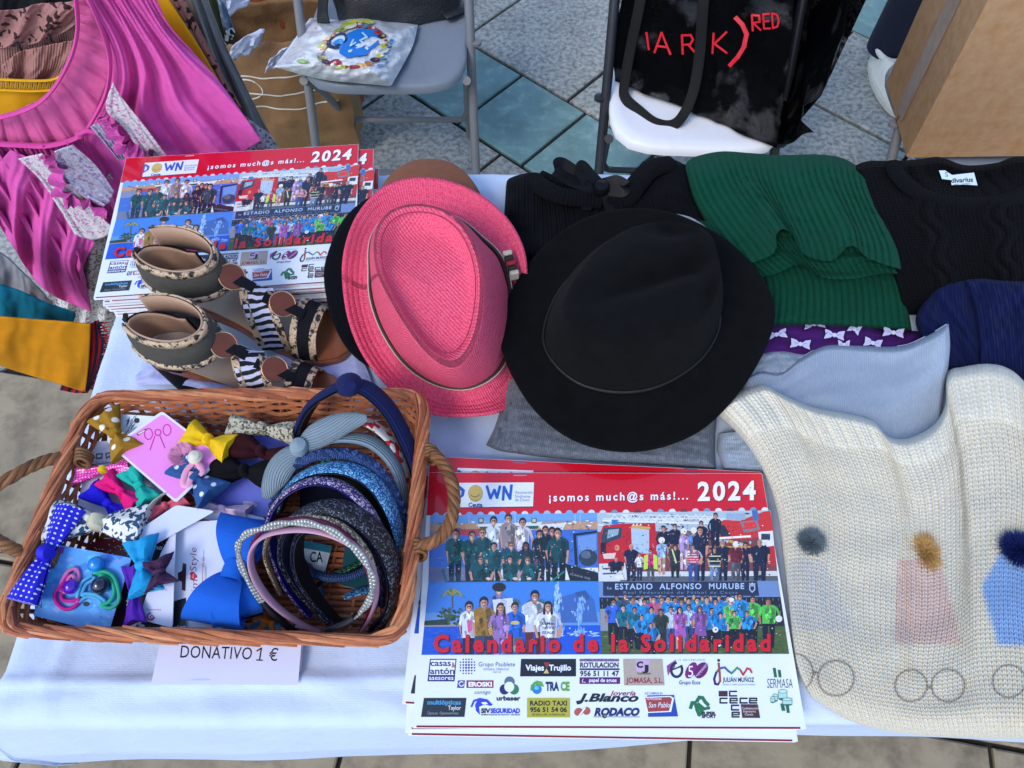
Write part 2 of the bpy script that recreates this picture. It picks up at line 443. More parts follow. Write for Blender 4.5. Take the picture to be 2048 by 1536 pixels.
class Ink(B):
    """print traced in photo pixels; tf turns (px, py, height) into the sheet's own coordinates"""
    def __init__(s, tf, z0=0, clip=None): super().__init__(); s.tf = tf; s.k = 0; s.cnt = 0; s.z0 = z0; s.clip = clip
    def pts(s, q, z=None):
        z = s.k if z is None else z; s.cnt = (s.cnt+1) % 19; z += s.cnt*.05
        return [s.tf(x, y, s.z0+z*STEP) for x, y in q]
    def poly(s, q, col, z=None, adv=1):
        if s.clip:
            for a, b in zip(s.clip, s.clip[1:]+s.clip[:1]):
                out = []; side = lambda p: (b[0]-a[0])*(p[1]-a[1])-(b[1]-a[1])*(p[0]-a[0])
                for i in range(len(q)):
                    p, r = q[i-1], q[i]; dp, dr = side(p), side(r)
                    if (dp >= 0) != (dr >= 0): t = dp/(dp-dr); out.append((p[0]+(r[0]-p[0])*t, p[1]+(r[1]-p[1])*t))
                    if dr >= 0: out.append(r)
                q = out
                if len(q) < 3: return
        v = s.pts(q, z); a = sum(v[i][0]*v[(i+1) % len(v)][1]-v[(i+1) % len(v)][0]*v[i][1] for i in range(len(v)))
        s.add(v, [list(range(len(v))) if a > 0 else list(range(len(v)-1, -1, -1))], [(p[0], p[1]) for p in v], rgb(*col))
        if z is None: s.k += adv
    def rect(s, x0, y0, x1, y1, col, z=None): s.poly([(x0, y0), (x1, y0), (x1, y1), (x0, y1)], col, z)
    def ell(s, x, y, rx, ry, col, z=None, n=14, a0=0, a1=2*PI, rot=0):
        q = []
        full = abs(a1-a0-2*PI) < 1e-6
        for i in range(n if full else n+1):
            a = a0+(a1-a0)*i/n; ex, ey = rx*math.cos(a), ry*math.sin(a)
            q.append((x+ex*math.cos(rot)-ey*math.sin(rot), y+ex*math.sin(rot)+ey*math.cos(rot)))
        s.poly(q, col, z)
    def line(s, q, w, col, z=None):
        for a, b in zip(q, q[1:]):
            dx, dy = b[0]-a[0], b[1]-a[1]; l = math.hypot(dx, dy) or 1; nx, ny = -dy/l*w/2, dx/l*w/2; ex, ey = dx/l*w*.3, dy/l*w*.3
            s.poly([(a[0]+nx-ex, a[1]+ny-ey), (b[0]+nx+ex, b[1]+ny+ey), (b[0]-nx+ex, b[1]-ny+ey), (a[0]-nx-ex, a[1]-ny-ey)], col, s.k if z is None else z)
        if z is None: s.k += 1
    def ring(s, x, y, r, w, col, n=20, ry=None, a0=0, a1=2*PI):
        ry = ry or r
        s.line([(x+r*math.cos(a0+(a1-a0)*i/n), y+ry*math.sin(a0+(a1-a0)*i/n)) for i in range(n+1)], w, col)
    def text(s, txt, x0, x1, y, cap, col, bold=0.0, space=1.0, shear=0.0, y1=None, ang=None, z=None):
        """txt fitted between x0 and x1 on the baseline y (y1 at its end), capitals cap high; ang turns it about (x0, y)"""
        v, f, a, c = glyphs(txt, bold, space, shear); sc = cap/CAPH
        q = []
        for (gx, gy) in v:
            t = (gx-a)/(c-a)
            if ang is None: q.append((x0+(x1-x0)*t, y+((y1-y)*t if y1 is not None else 0)-gy*sc))
            else:
                lx, ly = (x1-x0)*t, -gy*sc; q.append((x0+lx*math.cos(ang)-ly*math.sin(ang), y+lx*math.sin(ang)+ly*math.cos(ang)))
        vs = s.pts(q, z); s.add(vs, f, [(p[0], p[1]) for p in vs], rgb(*col))
        if z is None: s.k += 1
    def person(s, x, y, h, shirt, legs, hair, z, w=None, skin=(205, 150, 125), glasses=False, seated=False, armcol=None, longhair=False, skirt=None):
        """standing figure: y = top of the head, h = height; four layers from z up"""
        pr = random.Random(int(x*13+y*7)); w = (w or h*.27)*pr.uniform(.92, 1.06); hd = h*.066*pr.uniform(.94, 1.06); armcol = armcol or skin
        sh = y+h*.155; hip = y+h*.52; ft = y+h; tl = pr.uniform(-.10, .10); J = lambda p: [(a+pr.uniform(-.5, .5), b+pr.uniform(-.5, .5)) for a, b in p]
        sc_ = lambda c, f: tuple(int(max(4, min(250, q*f))) for q in c)
        def facets(x0, x1, y0, y1, c, n, zz):
            for _ in range(n):
                u, v, a = pr.uniform(x0, x1), pr.uniform(y0, y1), pr.uniform(.06, .16)*w; s.poly([(u-a, v-a*.6), (u+a*.4, v-a*1.6), (u+a, v+a*.4), (u-a*.2, v+a*1.9)], sc_(c, pr.choice([.55, .7, .8, 1.15, 1.3])), zz)
        if not seated:
            for sx in (-1, 1): s.poly(J([(x+sx*w*.03, hip-2), (x+sx*w*.40, hip-2), (x+sx*w*.32, ft), (x+sx*w*.10, ft)]), sc_(legs, 1 if sx < 0 else .8), z)
            facets(x-w*.3, x+w*.3, hip, ft-h*.1, legs, 5, z+1)
        for sx in (-1, 1):
            k_ = pr.uniform(.9, 1.1); ex = pr.choice([.66, .74, .58])
            s.poly(J([(x+sx*w*.40, sh+h*.01), (x+sx*w*.56, sh+h*.05), (x+sx*w*ex, sh+h*.19), (x+sx*w*(ex-.16), sh+h*.20)]), sc_(shirt, .9 if sx > 0 else 1.1), z)
            s.poly(J([(x+sx*w*(ex-.13), sh+h*.18), (x+sx*w*ex, sh+h*.18), (x+sx*w*(ex-.06+pr.uniform(-.3, .05)), sh+h*.37), (x+sx*w*(ex-.18+pr.uniform(-.3, .05)), sh+h*.37)]), sc_(armcol, .95), z+1)
        s.poly(J([(x-w*.14, sh-h*.02), (x+w*.14, sh-h*.02), (x+w*.40, sh+h*.01), (x+w*.47, sh+h*.06), (x+w*.43, sh+h*.18), (x+w*.39, hip), (x-w*.39, hip), (x-w*.43, sh+h*.18), (x-w*.47, sh+h*.06), (x-w*.40, sh+h*.01)]), shirt, z+1)
        s.poly(J([(x+w*.10, sh+h*.02), (x+w*.42, sh+h*.07), (x+w*.37, hip-1), (x+w*.22, hip-1)]), sc_(shirt, .74), z+2)
        facets(x-w*.38, x+w*.36, sh+h*.03, hip-h*.03, shirt, 9, z+2)
        s.poly([(x-w*.13, sh-h*.022), (x+w*.13, sh-h*.022), (x+tl*w, sh+h*.045)], sc_(skin, .8), z+2)
        if skirt: s.poly([(x-w*.4, hip-1), (x+w*.4, hip-1), (x+w*.5, hip+h*.2), (x-w*.5, hip+h*.2)], skirt, z+2)
        hx = x+tl*w*.5; hy = y
        s.ell(hx, hy+hd*1.0, hd*.92, hd*1.08, hair, z+2, 11)
        if longhair:
            for sx in (-1, 1): s.poly([(hx+sx*hd*.4, hy+hd*.5), (hx+sx*hd*.98, hy+hd*.8), (hx+sx*hd*1.15, hy+hd*2.9), (hx+sx*hd*.6, hy+hd*3.0)], hair, z+2)
        s.ell(hx, hy+hd*1.28, hd*.68, hd*1.0, skin, z+3, 11)
        s.ell(hx+hd*.34, hy+hd*1.35, hd*.32, hd*.8, sc_(skin, .78), z+4, 8)
        s.poly([(hx-hd*.75, hy+hd*1.1), (hx-hd*.55, hy+hd*.35), (hx+hd*.5, hy+hd*.3), (hx+hd*.78, hy+hd*1.1), (hx+hd*.5, hy+hd*.7), (hx-hd*.2, hy+hd*.6)], hair, z+4)
        s.poly([(hx-hd*.5, hy+hd*1.02), (hx+hd*.5, hy+hd*1.02), (hx+hd*.4, hy+hd*1.3), (hx-hd*.4, hy+hd*1.3)], (28, 26, 30) if glasses else sc_(skin, .62), z+4)
        s.poly([(hx-hd*.2, hy+hd*1.35), (hx+hd*.05, hy+hd*1.15), (hx+hd*.16, hy+hd*1.55)], sc_(skin, 1.12), z+4)
        s.poly([(hx-hd*.36, hy+hd*1.72), (hx+hd*.36, hy+hd*1.70), (hx, hy+hd*1.95)], (236, 222, 214) if pr.random() < .55 else (140, 74, 70), z+4)

# ---------------------------------------------------------------- the charity calendar, drawn in the pixels of the front one
CZ = TZ+.028                          # top of the front pile
_o = P(826, 1455, CZ); _ux = (P(1612, 1458, CZ)-_o); CW = _ux.length; _ux.normalize(); _uy = Vector((-_ux.y, _ux.x, 0))
CH = (P(1530, 947, CZ)-_o).dot(_uy)
def cal(px, py, z=0):
    q = P(px, py, CZ)-_o; return Vector((q.dot(_ux), q.dot(_uy), z))
glossy = M('glossy_print', vcol=True, rough=.32, var=.09, vs=420, coat=1.0, spec=.5)
paper = M('white_paper', (226, 228, 230), .55, var=.02, spec=.4)
wire = M('bright_wire', (190, 190, 195), .25, metal=1, var=0)
skin_ = [(214, 160, 135), (196, 140, 115), (224, 172, 148), (180, 124, 100)]
hair_ = [(40, 30, 28), (70, 48, 36), (30, 24, 24), (110, 80, 55)]
def header(tf):
    k = Ink(tf, .0004)
    scal = [(861, 1032)]
    x = 861.0
    q = [(864, 959), (1530, 948), (1541, 1020)]
    a, c = tf(861, 1031, .0004), tf(1541, 1021, .0004); k.add([a, c, (CW-.0003, CH-.0003, .0004), (.0003, CH-.0003, .0004), (.0003, a.y, .0004), (CW-.0003, c.y, .0004)], [(0, 1, 5, 2, 3, 4)], None, rgb(206, 8, 34)); k.k = 1
    # white badge and writing
    k.poly([(916, 968), (1069, 966), (1067, 1015), (914, 1017)], (120, 20, 40)); k.poly([(914, 966), (1068, 965), (1066, 1013), (913, 1015)], (226, 234, 240))
    blue, navy = (20, 90, 190), (24, 60, 130)
    k.poly([(914, 971), (918, 970), (930, 980), (928, 992), (915, 1001), (911, 1001)], blue); k.poly([(917, 977), (923, 983), (922, 990), (916, 995)], (226, 234, 240))
    k.ell(951, 987, 15, 17, (176, 148, 60)); k.ell(951, 986, 14, 15, (202, 176, 92)); k.ring(950, 986, 9, 1.6, (130, 100, 40), 10, 8, .4, PI-.4)
    k.line([(974, 973), (981, 997), (989, 980), (994, 996), (1000, 973)], 5.5, blue)
    k.line([(1006, 1000), (1008, 974), (1020, 998), (1023, 971)], 5.5, blue)
    k.text('Asociación', 1030, 1065, 988, 6, (90, 120, 150)); k.text('Síndrome', 1030, 1061, 996, 6, (90, 120, 150)); k.text('de Down', 1030, 1059, 1003, 6, (90, 120, 150))
    k.text('Ceuta', 937, 965, 1014, 8, navy, .03)
    for dx, c in ((1.2, (110, 8, 24)), (0, (238, 240, 244))):
        k.text('¡somos much@s más!...', 1098+dx, 1376+dx, 1003+dx, 15, c, .025, 1.35, y1=999+dx)
        k.text('2024', 1395+dx*1.6, 1511+dx*1.6, 1001+dx, 35, c, .035, 1.25, y1=999+dx)
    return k
def photo_base(k, q, col): k.poly(q, col)
def quad(q, u, v):
    a = [lerp(q[0][i], q[1][i], u) for i in (0, 1)]; b2 = [lerp(q[3][i], q[2][i], u) for i in (0, 1)]
    return lerp(a[0], b2[0], v), lerp(a[1], b2[1], v)
def scallops(k, x0, x1, y0, y1, cols):
    n = round((x1-x0)/22.4)
    for i in range(n):
        x = lerp(x0, x1, (i+.5)/n); k.ell(x, lerp(y0, y1, (i+.5)/n), 7, 6.5, cols[i % len(cols)], 1, 10, PI, 2*PI)
def blot(k, q, u0, u1, v0, v1, cols, n, w, h, z, r):
    for i in range(n):
        u, v = r.uniform(u0, u1), r.uniform(v0, v1); x, y = quad(q, u, v); ww, hh = w*r.uniform(.4, 1.2), h*r.uniform(.5, 1.2)
        k.poly([(x-ww, y), (x-ww*.2, y-hh), (x+ww, y-hh*.3), (x+ww*.4, y+hh)], r.choice(cols), z+(i % 3))
def grain(k, q, u0, u1, v0, v1, n, z, r):
    for i in range(n):
        x, y = quad(q, r.uniform(u0, u1), r.uniform(v0, v1)); a = r.uniform(.7, 2.0); b_ = r.uniform(.6, 1.6)
        k.poly([(x-a, y), (x, y-b_), (x+a, y+.3), (x+.2, y+b_)], r.choice([(20, 24, 34), (30, 30, 40), (60, 50, 50), (120, 90, 80), (206, 170, 150), (230, 226, 226), (90, 110, 150), (40, 60, 80), (150, 120, 110)]), z+(i % 3))
def band(k, q, v0, v1, col, u0=0, u1=1, z=None):
    k.poly([quad(q, u0, v0), quad(q, u1, v0), quad(q, u1, v1), quad(q, u0, v1)], col, z)
Q1 = [(861, 1031), (1194, 1026), (1197, 1163), (857, 1165)]; Q2 = [(1194, 1026), (1541, 1021), (1556, 1162), (1197, 1163)]
Q3 = [(857, 1165), (1197, 1163), (1203, 1309), (843, 1310)]; Q4 = [(1197, 1163), (1556, 1162), (1578, 1308), (1203, 1309)]
def photo_harbour(tf):
    r = random.Random(1); k = Ink(tf, .0006); q = Q1; k.clip = [(q[0][0], q[0][1]-8), (q[1][0], q[1][1]-8), q[2], q[3]]
    band(k, q, 0, .16, (112, 162, 222)); scallops(k, 861, 1194, 1032, 1026, [(120, 170, 226), (150, 185, 225), (205, 220, 230)])
    k.k = 3
    band(k, q, .10, .20, (120, 150, 190), .5, 1); band(k, q, .13, .25, (190, 150, 116)); band(k, q, .24, .80, (60, 108, 196)); band(k, q, .78, 1, (110, 118, 158), 0, .3); band(k, q, .24, .42, (128, 138, 168), 0, .16)
    blot(k, q, .05, .95, .26, .75, [(52, 98, 186), (74, 124, 206), (90, 130, 200)], 60, 8, 1.2, 8, r)
    blot(k, q, .02, .98, .1, .24, [(222, 226, 232), (150, 60, 56), (70, 100, 150), (205, 170, 130), (240, 240, 240)], 46, 5, 2.2, 11, r)
    k.poly([(905, 1060), (960, 1058), (956, 1072), (912, 1070)], (176, 70, 80), 14); k.poly([(1075, 1050), (1132, 1046), (1126, 1060), (1086, 1062)], (220, 224, 228), 14)
    k.poly([(953, 1049), (1085, 1044), (1078, 1054), (958, 1056)], (214, 224, 228), 14); k.poly([(958, 1054), (1078, 1052), (1074, 1058), (962, 1059)], (30, 92, 82), 15)
    for x in (962, 1068): k.rect(x-5, 1037, x+5, 1047, (40, 50, 60), 15); k.rect(x-3.5, 1038, x+3.5, 1045, (190, 196, 160), 16)
    for x in (938, 1010, 1030, 1150, 1160): k.line([(x, 1030), (x, 1048)], .8, (220, 226, 232), 16)
    k.poly([(1146, 1068), (1194, 1062), (1194, 1066), (1152, 1072), (1156, 1136), (1150, 1136)], (26, 34, 46), 15); k.poly([(1155, 1074), (1193, 1068), (1193, 1100), (1158, 1112)], (108, 148, 206), 15)
    k.ell(1176, 1116, 19, 17, (44, 60, 76), 16); k.ell(1172, 1110, 10, 8, (84, 104, 124), 17); k.poly([(1130, 1128), (1196, 1146), (1197, 1163), (1140, 1163)], (24, 32, 44), 16)
    k.text('GUARDIA CIVIL', 1140, 1182, 1150, 4, (150, 160, 170), ang=.25, z=17)
    T, D = (18, 78, 84), (14, 34, 44)
    def p(*a, **kw): k.person(*a, **kw)
    p(987, 1033, 130, (205, 216, 222), (220, 226, 230), hair_[0], 18, 27, glasses=True); p(1017, 1028, 130, (140, 128, 130), (60, 66, 84), hair_[1], 20, 29); p(1045, 1036, 120, (206, 206, 218), (190, 160, 190), hair_[0], 18, 28, glasses=True)
    for i, (x, y) in enumerate(((1078, 1060), (1090, 1052), (1103, 1054))): p(x, y, 115, D, D, hair_[i], 20+(i % 2)*3, 24, skin=(190, 130, 105))
    p(910, 1058, 135, T, (20, 50, 66), hair_[1], 24, 32); p(943, 1062, 130, T, D, hair_[1], 27, 32, glasses=True); p(966, 1056, 130, T, D, hair_[3], 24, 30, glasses=True)
    p(1117, 1056, 135, (16, 66, 72), (12, 28, 36), hair_[0], 29, 38)
    p(989, 1085, 105, T, D, hair_[0], 30, 30); p(1022, 1084, 105, T, D, hair_[3], 33, 30, glasses=True); p(1053, 1084, 105, (14, 56, 64), D, hair_[2], 30, 30, skin=(120, 80, 70), longhair=True)
    for i, (x, y) in enumerate(((962, 1113), (1020, 1112), (1056, 1114))): p(x, y, 92, T, D, hair_[(i+1) % 4], 35+(i % 2)*3, 36, glasses=i != 1, seated=True)
    band(k, q, .985, 1.0, (24, 70, 80), .1, .95, 41)
    for x in (976, 1030, 1058): k.ell(x, 1158, 5, 3, (214, 190, 176), 42, 8)
    k.line([(1103, 1163), (1128, 1144)], 3, (20, 130, 110), 42); k.line([(886, 1140), (892, 1164)], 4, (30, 110, 116), 42)
    grain(k, q, .1, .98, .2, .97, 260, 42, r)
    return k
def photo_fire(tf):
    r = random.Random(2); k = Ink(tf, .0006); q = Q2; k.clip = [(q[0][0], q[0][1]-8), (q[1][0], q[1][1]-8), q[2], q[3]]; red, dn = (196, 26, 36), (24, 28, 56)
    band(k, q, 0, .30, (176, 192, 200)); scallops(k, 1194, 1541, 1027, 1021, [(196, 208, 214), (120, 150, 180), (222, 228, 230), (120, 50, 60)])
    k.k = 3; band(k, q, .28, .88, (120, 66, 66)); band(k, q, .86, 1, (206, 210, 212)); band(k, q, .93, 1, (88, 92, 100), .12, 1)
    blot(k, q, .3, 1, .2, .8, [(60, 60, 70), (150, 40, 44), (30, 34, 44), (186, 190, 196), (110, 110, 116), (200, 160, 60)], 120, 6, 4, 5, r)
    blot(k, q, .0, 1, .03, .2, [(90, 110, 130), (226, 230, 232), (150, 168, 180), (50, 70, 90)], 60, 7, 2, 6, r)
    k.poly([(1205, 1036), (1490, 1036), (1430, 1050), (1205, 1042)], (206, 214, 216), 9)
    for i in range(12): x = 1220+i*18; k.line([(x, 1041), (x+9, 1029), (x+18, 1041)], 1.4, (232, 236, 238), 10)
    k.line([(1205, 1042), (1425, 1048)], 3, (226, 232, 234), 10); k.line([(1215, 1028), (1425, 1034)], 2, (216, 222, 226), 10); k.text('MAGIRUS', 1367, 1398, 1043, 4, (130, 60, 60), .02, 1.1, z=11)
    k.poly([(1206, 1052), (1240, 1048), (1310, 1046), (1314, 1100), (1314, 1126), (1198, 1128), (1199, 1070)], red, 9)
    k.poly([(1208, 1056), (1244, 1055), (1243, 1076), (1204, 1090), (1202, 1076)], (52, 66, 84), 10); k.poly([(1216, 1060), (1238, 1058), (1236, 1070), (1214, 1078)], (150, 170, 186), 11)
    k.poly([(1262, 1056), (1298, 1060), (1298, 1108), (1264, 1106)], (176, 196, 214), 10); k.poly([(1262, 1052), (1300, 1054), (1300, 1059), (1262, 1057)], (206, 170, 80), 11); k.text('A.E.A.', 1264, 1286, 1052, 4, (240, 236, 230), .04, 1.2, z=11)
    k.rect(1223, 1040, 1237, 1049, (40, 120, 190), 11); k.rect(1201, 1086, 1212, 1108, (26, 28, 34), 11); k.ell(1234, 1096, 5, 6, (216, 140, 110), 11); k.poly([(1205, 1108), (1232, 1106), (1228, 1118), (1208, 1118)], (226, 200, 190), 11)
    k.poly([(1198, 1128), (1250, 1126), (1256, 1160), (1198, 1162)], (210, 214, 216), 10)
    for y in (1138, 1148): k.line([(1206, y), (1232, y-1)], 3, (70, 74, 80), 11)
    k.poly([(1425, 1052), (1448, 1040), (1480, 1042), (1526, 1024), (1540, 1022), (1548, 1070), (1500, 1078), (1440, 1080)], (206, 46, 42), 12)
    k.poly([(1434, 1054), (1448, 1050), (1462, 1072), (1442, 1074)], (40, 44, 58), 13); k.poly([(1480, 1044), (1514, 1040), (1520, 1060), (1488, 1066)], (120, 124, 132), 13); k.poly([(1486, 1046), (1510, 1044), (1514, 1056), (1490, 1060)], (222, 50, 44), 14)
    k.line([(1424, 1078), (1500, 1073)], 4, (240, 240, 240), 14); k.rect(1452, 1028, 1490, 1040, (150, 172, 196), 13); k.poly([(1503, 1022), (1514, 1020), (1518, 1040), (1506, 1042)], (70, 110, 170), 14)
    k.poly([(1516, 1064), (1545, 1062), (1550, 1108), (1520, 1108)], (222, 226, 228), 13); k.rect(1522, 1068, 1540, 1080, (50, 60, 74), 14); k.poly([(1532, 1094), (1548, 1092), (1553, 1132), (1538, 1132)], (190, 40, 40), 14)
    k.line([(1410, 1094), (1500, 1094)], 2.5, (212, 160, 60), 14); k.text('BOMBEROS', 1392, 1440, 1108, 6, (214, 90, 70), .03, z=14)
    hel = (226, 226, 210)
    def p(*a, helm=False, **kw):
        k.person(*a, **kw)
        if helm: k.ell(a[0], a[1]+3, 6.5, 6.5, hel, a[6]+5, 10)
    for i, (x, y) in enumerate(((1328, 1052), (1349, 1048), (1403, 1042), (1430, 1026))): p(x, y, 80, dn, dn, hair_[2], 16+(i % 2)*3, 22, seated=i < 2, armcol=dn)
    p(1367, 1060, 80, (176, 150, 206), (206, 180, 200), (200, 150, 130), 19, 19, helm=True); p(1387, 1058, 80, (100, 136, 190), dn, (200, 150, 130), 22, 18, helm=True, seated=True); p(1400, 1053, 115, dn, dn, hair_[0], 25, 26)
    p(1323, 1078, 72, (150, 180, 214), (216, 170, 150), (216, 170, 150), 22, 20, helm=True); p(1350, 1090, 66, (44, 50, 46), (40, 44, 40), (44, 50, 46), 19, 24); k.line([(1344, 1100), (1352, 1126)], 3, (206, 214, 150), 25)
    p(1262, 1089, 74, dn, dn, (206, 150, 125), 24, 26); p(1279, 1106, 56, (216, 220, 226), (30, 40, 80), hair_[3], 28, 15); p(1301, 1098, 66, (214, 40, 120), (90, 90, 96), hair_[2], 28, 20)
    for sx in (-1, 1): k.poly([(1301+sx*5, 1109), (1301+sx*13, 1112), (1301+sx*14, 1140), (1301+sx*6, 1138)], (190, 222, 60), 33)
    p(1232, 1116, 50, dn, dn, (206, 150, 125), 29, 28, seated=True); k.ell(1238, 1154, 9, 5, hel, 35, 10)
    p(1386, 1090, 74, (214, 190, 200), (50, 80, 150), hair_[1], 30, 28)
    for i in range(5): k.rect(1374, 1106+i*5, 1398, 1108.4+i*5, (190, 40, 70), 36)
    p(1429, 1096, 64, (36, 40, 46), (110, 130, 160), hair_[3], 28, 26)
    for y in (1112, 1122, 1132): k.rect(1417, y, 1441, y+2, (216, 220, 180), 34)
    p(1445, 1082, 80, dn, dn, (150, 130, 120), 24, 26); p(1471, 1086, 76, (110, 26, 46), (84, 86, 92), (214, 170, 150), 30, 26, helm=True); p(1490, 1085, 78, dn, dn, hair_[2], 26, 24); p(1519, 1080, 86, dn, dn, (180, 130, 105), 30, 34)
    grain(k, q, .02, .98, .12, .97, 320, 37, r)
    return k
def photo_fountain(tf):
    r = random.Random(3); k = Ink(tf, .0006); q = Q3; k.clip = [(q[0][0], q[0][1]-8), (q[1][0], q[1][1]-8), q[2], q[3]]
    band(k, q, 0, .62, (62, 128, 214)); k.k = 1; band(k, q, .42, .62, (96, 146, 210)); band(k, q, .60, 1, (24, 84, 200))
    blot(k, q, 0, 1, .62, .98, [(16, 70, 186), (40, 104, 216), (28, 90, 206)], 90, 9, 1.2, 4, r)
    k.poly([(847, 1248), (1020, 1246), (1020, 1252), (846, 1254)], (150, 140, 140), 7); k.poly([(848, 1242), (900, 1238), (900, 1250), (848, 1251)], (40, 60, 50), 8)
    k.poly([(1105, 1200), (1170, 1180), (1188, 1200), (1196, 1245), (1100, 1246)], (60, 100, 170), 7); k.poly([(1150, 1185), (1170, 1182), (1180, 1196), (1160, 1206)], (50, 84, 140), 8)
    for i in range(70):
        a, rr = r.uniform(0, 6.3), r.uniform(0, 1); x, y = 903+26*rr*math.cos(a), 1232+20*rr*math.sin(a); k.poly([(x-4, y), (x, y-3), (x+4, y+1), (x, y+3)], r.choice([(52, 74, 60), (36, 54, 46), (78, 96, 70), (62, 90, 60)]), 8+(i % 4))
    k.line([(905, 1216), (905, 1190)], 3, (90, 80, 70), 9)
    for i in range(11):
        a = PI+i*PI/10; k.line([(905, 1190), (905+13*math.cos(a), 1187+9*math.sin(a)), (905+24*math.cos(a), 1196+6*math.sin(a))], 2.6, r.choice([(128, 138, 80), (96, 116, 66), (150, 150, 96)]), 10+(i % 3))
    for x in (1030, 1065, 1080):
        for i in range(9): a = PI+i*PI/8; k.line([(x, 1208), (x+11*math.cos(a), 1208+10*math.sin(a))], 2, (70, 96, 70), 9)
    for i in range(120):
        y = r.uniform(1168, 1268); sp = 3+(y-1165)*.10; x = 1114+r.gauss(0, sp*.5); k.poly([(x-1.6, y), (x, y-7), (x+1.6, y), (x, y+5)], r.choice([(120, 168, 226), (150, 190, 234), (182, 208, 238)]), 12+(i % 4))
    for i in range(80):
        y = r.uniform(1195, 1272); x = 1160+r.gauss(0, 5); k.poly([(x-1.5, y), (x, y-6), (x+1.5, y), (x, y+5)], r.choice([(110, 160, 222), (140, 182, 230)]), 12+(i % 4))
    blot(k, q, .70, .98, .68, .76, [(150, 190, 236), (190, 214, 240)], 24, 8, 1.5, 12, r)
    k.person(998, 1169, 150, (90, 110, 190), (70, 60, 70), hair_[0], 17, 40); k.ell(998, 1175, 14, 9, hair_[0], 22, 12); k.poly([(985, 1200), (1025, 1196), (1030, 1240), (990, 1240)], (206, 214, 226), 19)
    k.person(1068, 1181, 160, (190, 196, 206), (96, 36, 36), hair_[2], 18, 44, skin=skin_[1])
    k.person(937, 1203, 140, (214, 218, 230), (24, 34, 66), hair_[0], 23, 32, glasses=True); k.poly([(934, 1244), (944, 1240), (944, 1262), (936, 1266)], (214, 90, 150), 28)
    k.person(967, 1194, 150, (150, 112, 30), (60, 72, 84), hair_[0], 24, 42); k.person(1000, 1206, 135, (146, 112, 178), (150, 110, 170), (60, 40, 34), 28, 34, longhair=True)
    k.person(1030, 1205, 135, (30, 96, 200), (110, 120, 110), hair_[0], 25, 36); k.ell(1030, 1246, 9, 4, (200, 180, 110), 30); k.person(1096, 1203, 140, (206, 212, 228), (110, 80, 110), (36, 26, 26), 26, 42, longhair=True)
    grain(k, q, .15, .85, .3, .97, 120, 31, r)
    for i, t in enumerate(('SoMos', 'TODOS', 'IGUALES')): k.text(t, 1084, 1109, 1250+i*9, 5, (60, 66, 90), .03, z=32)
    return k
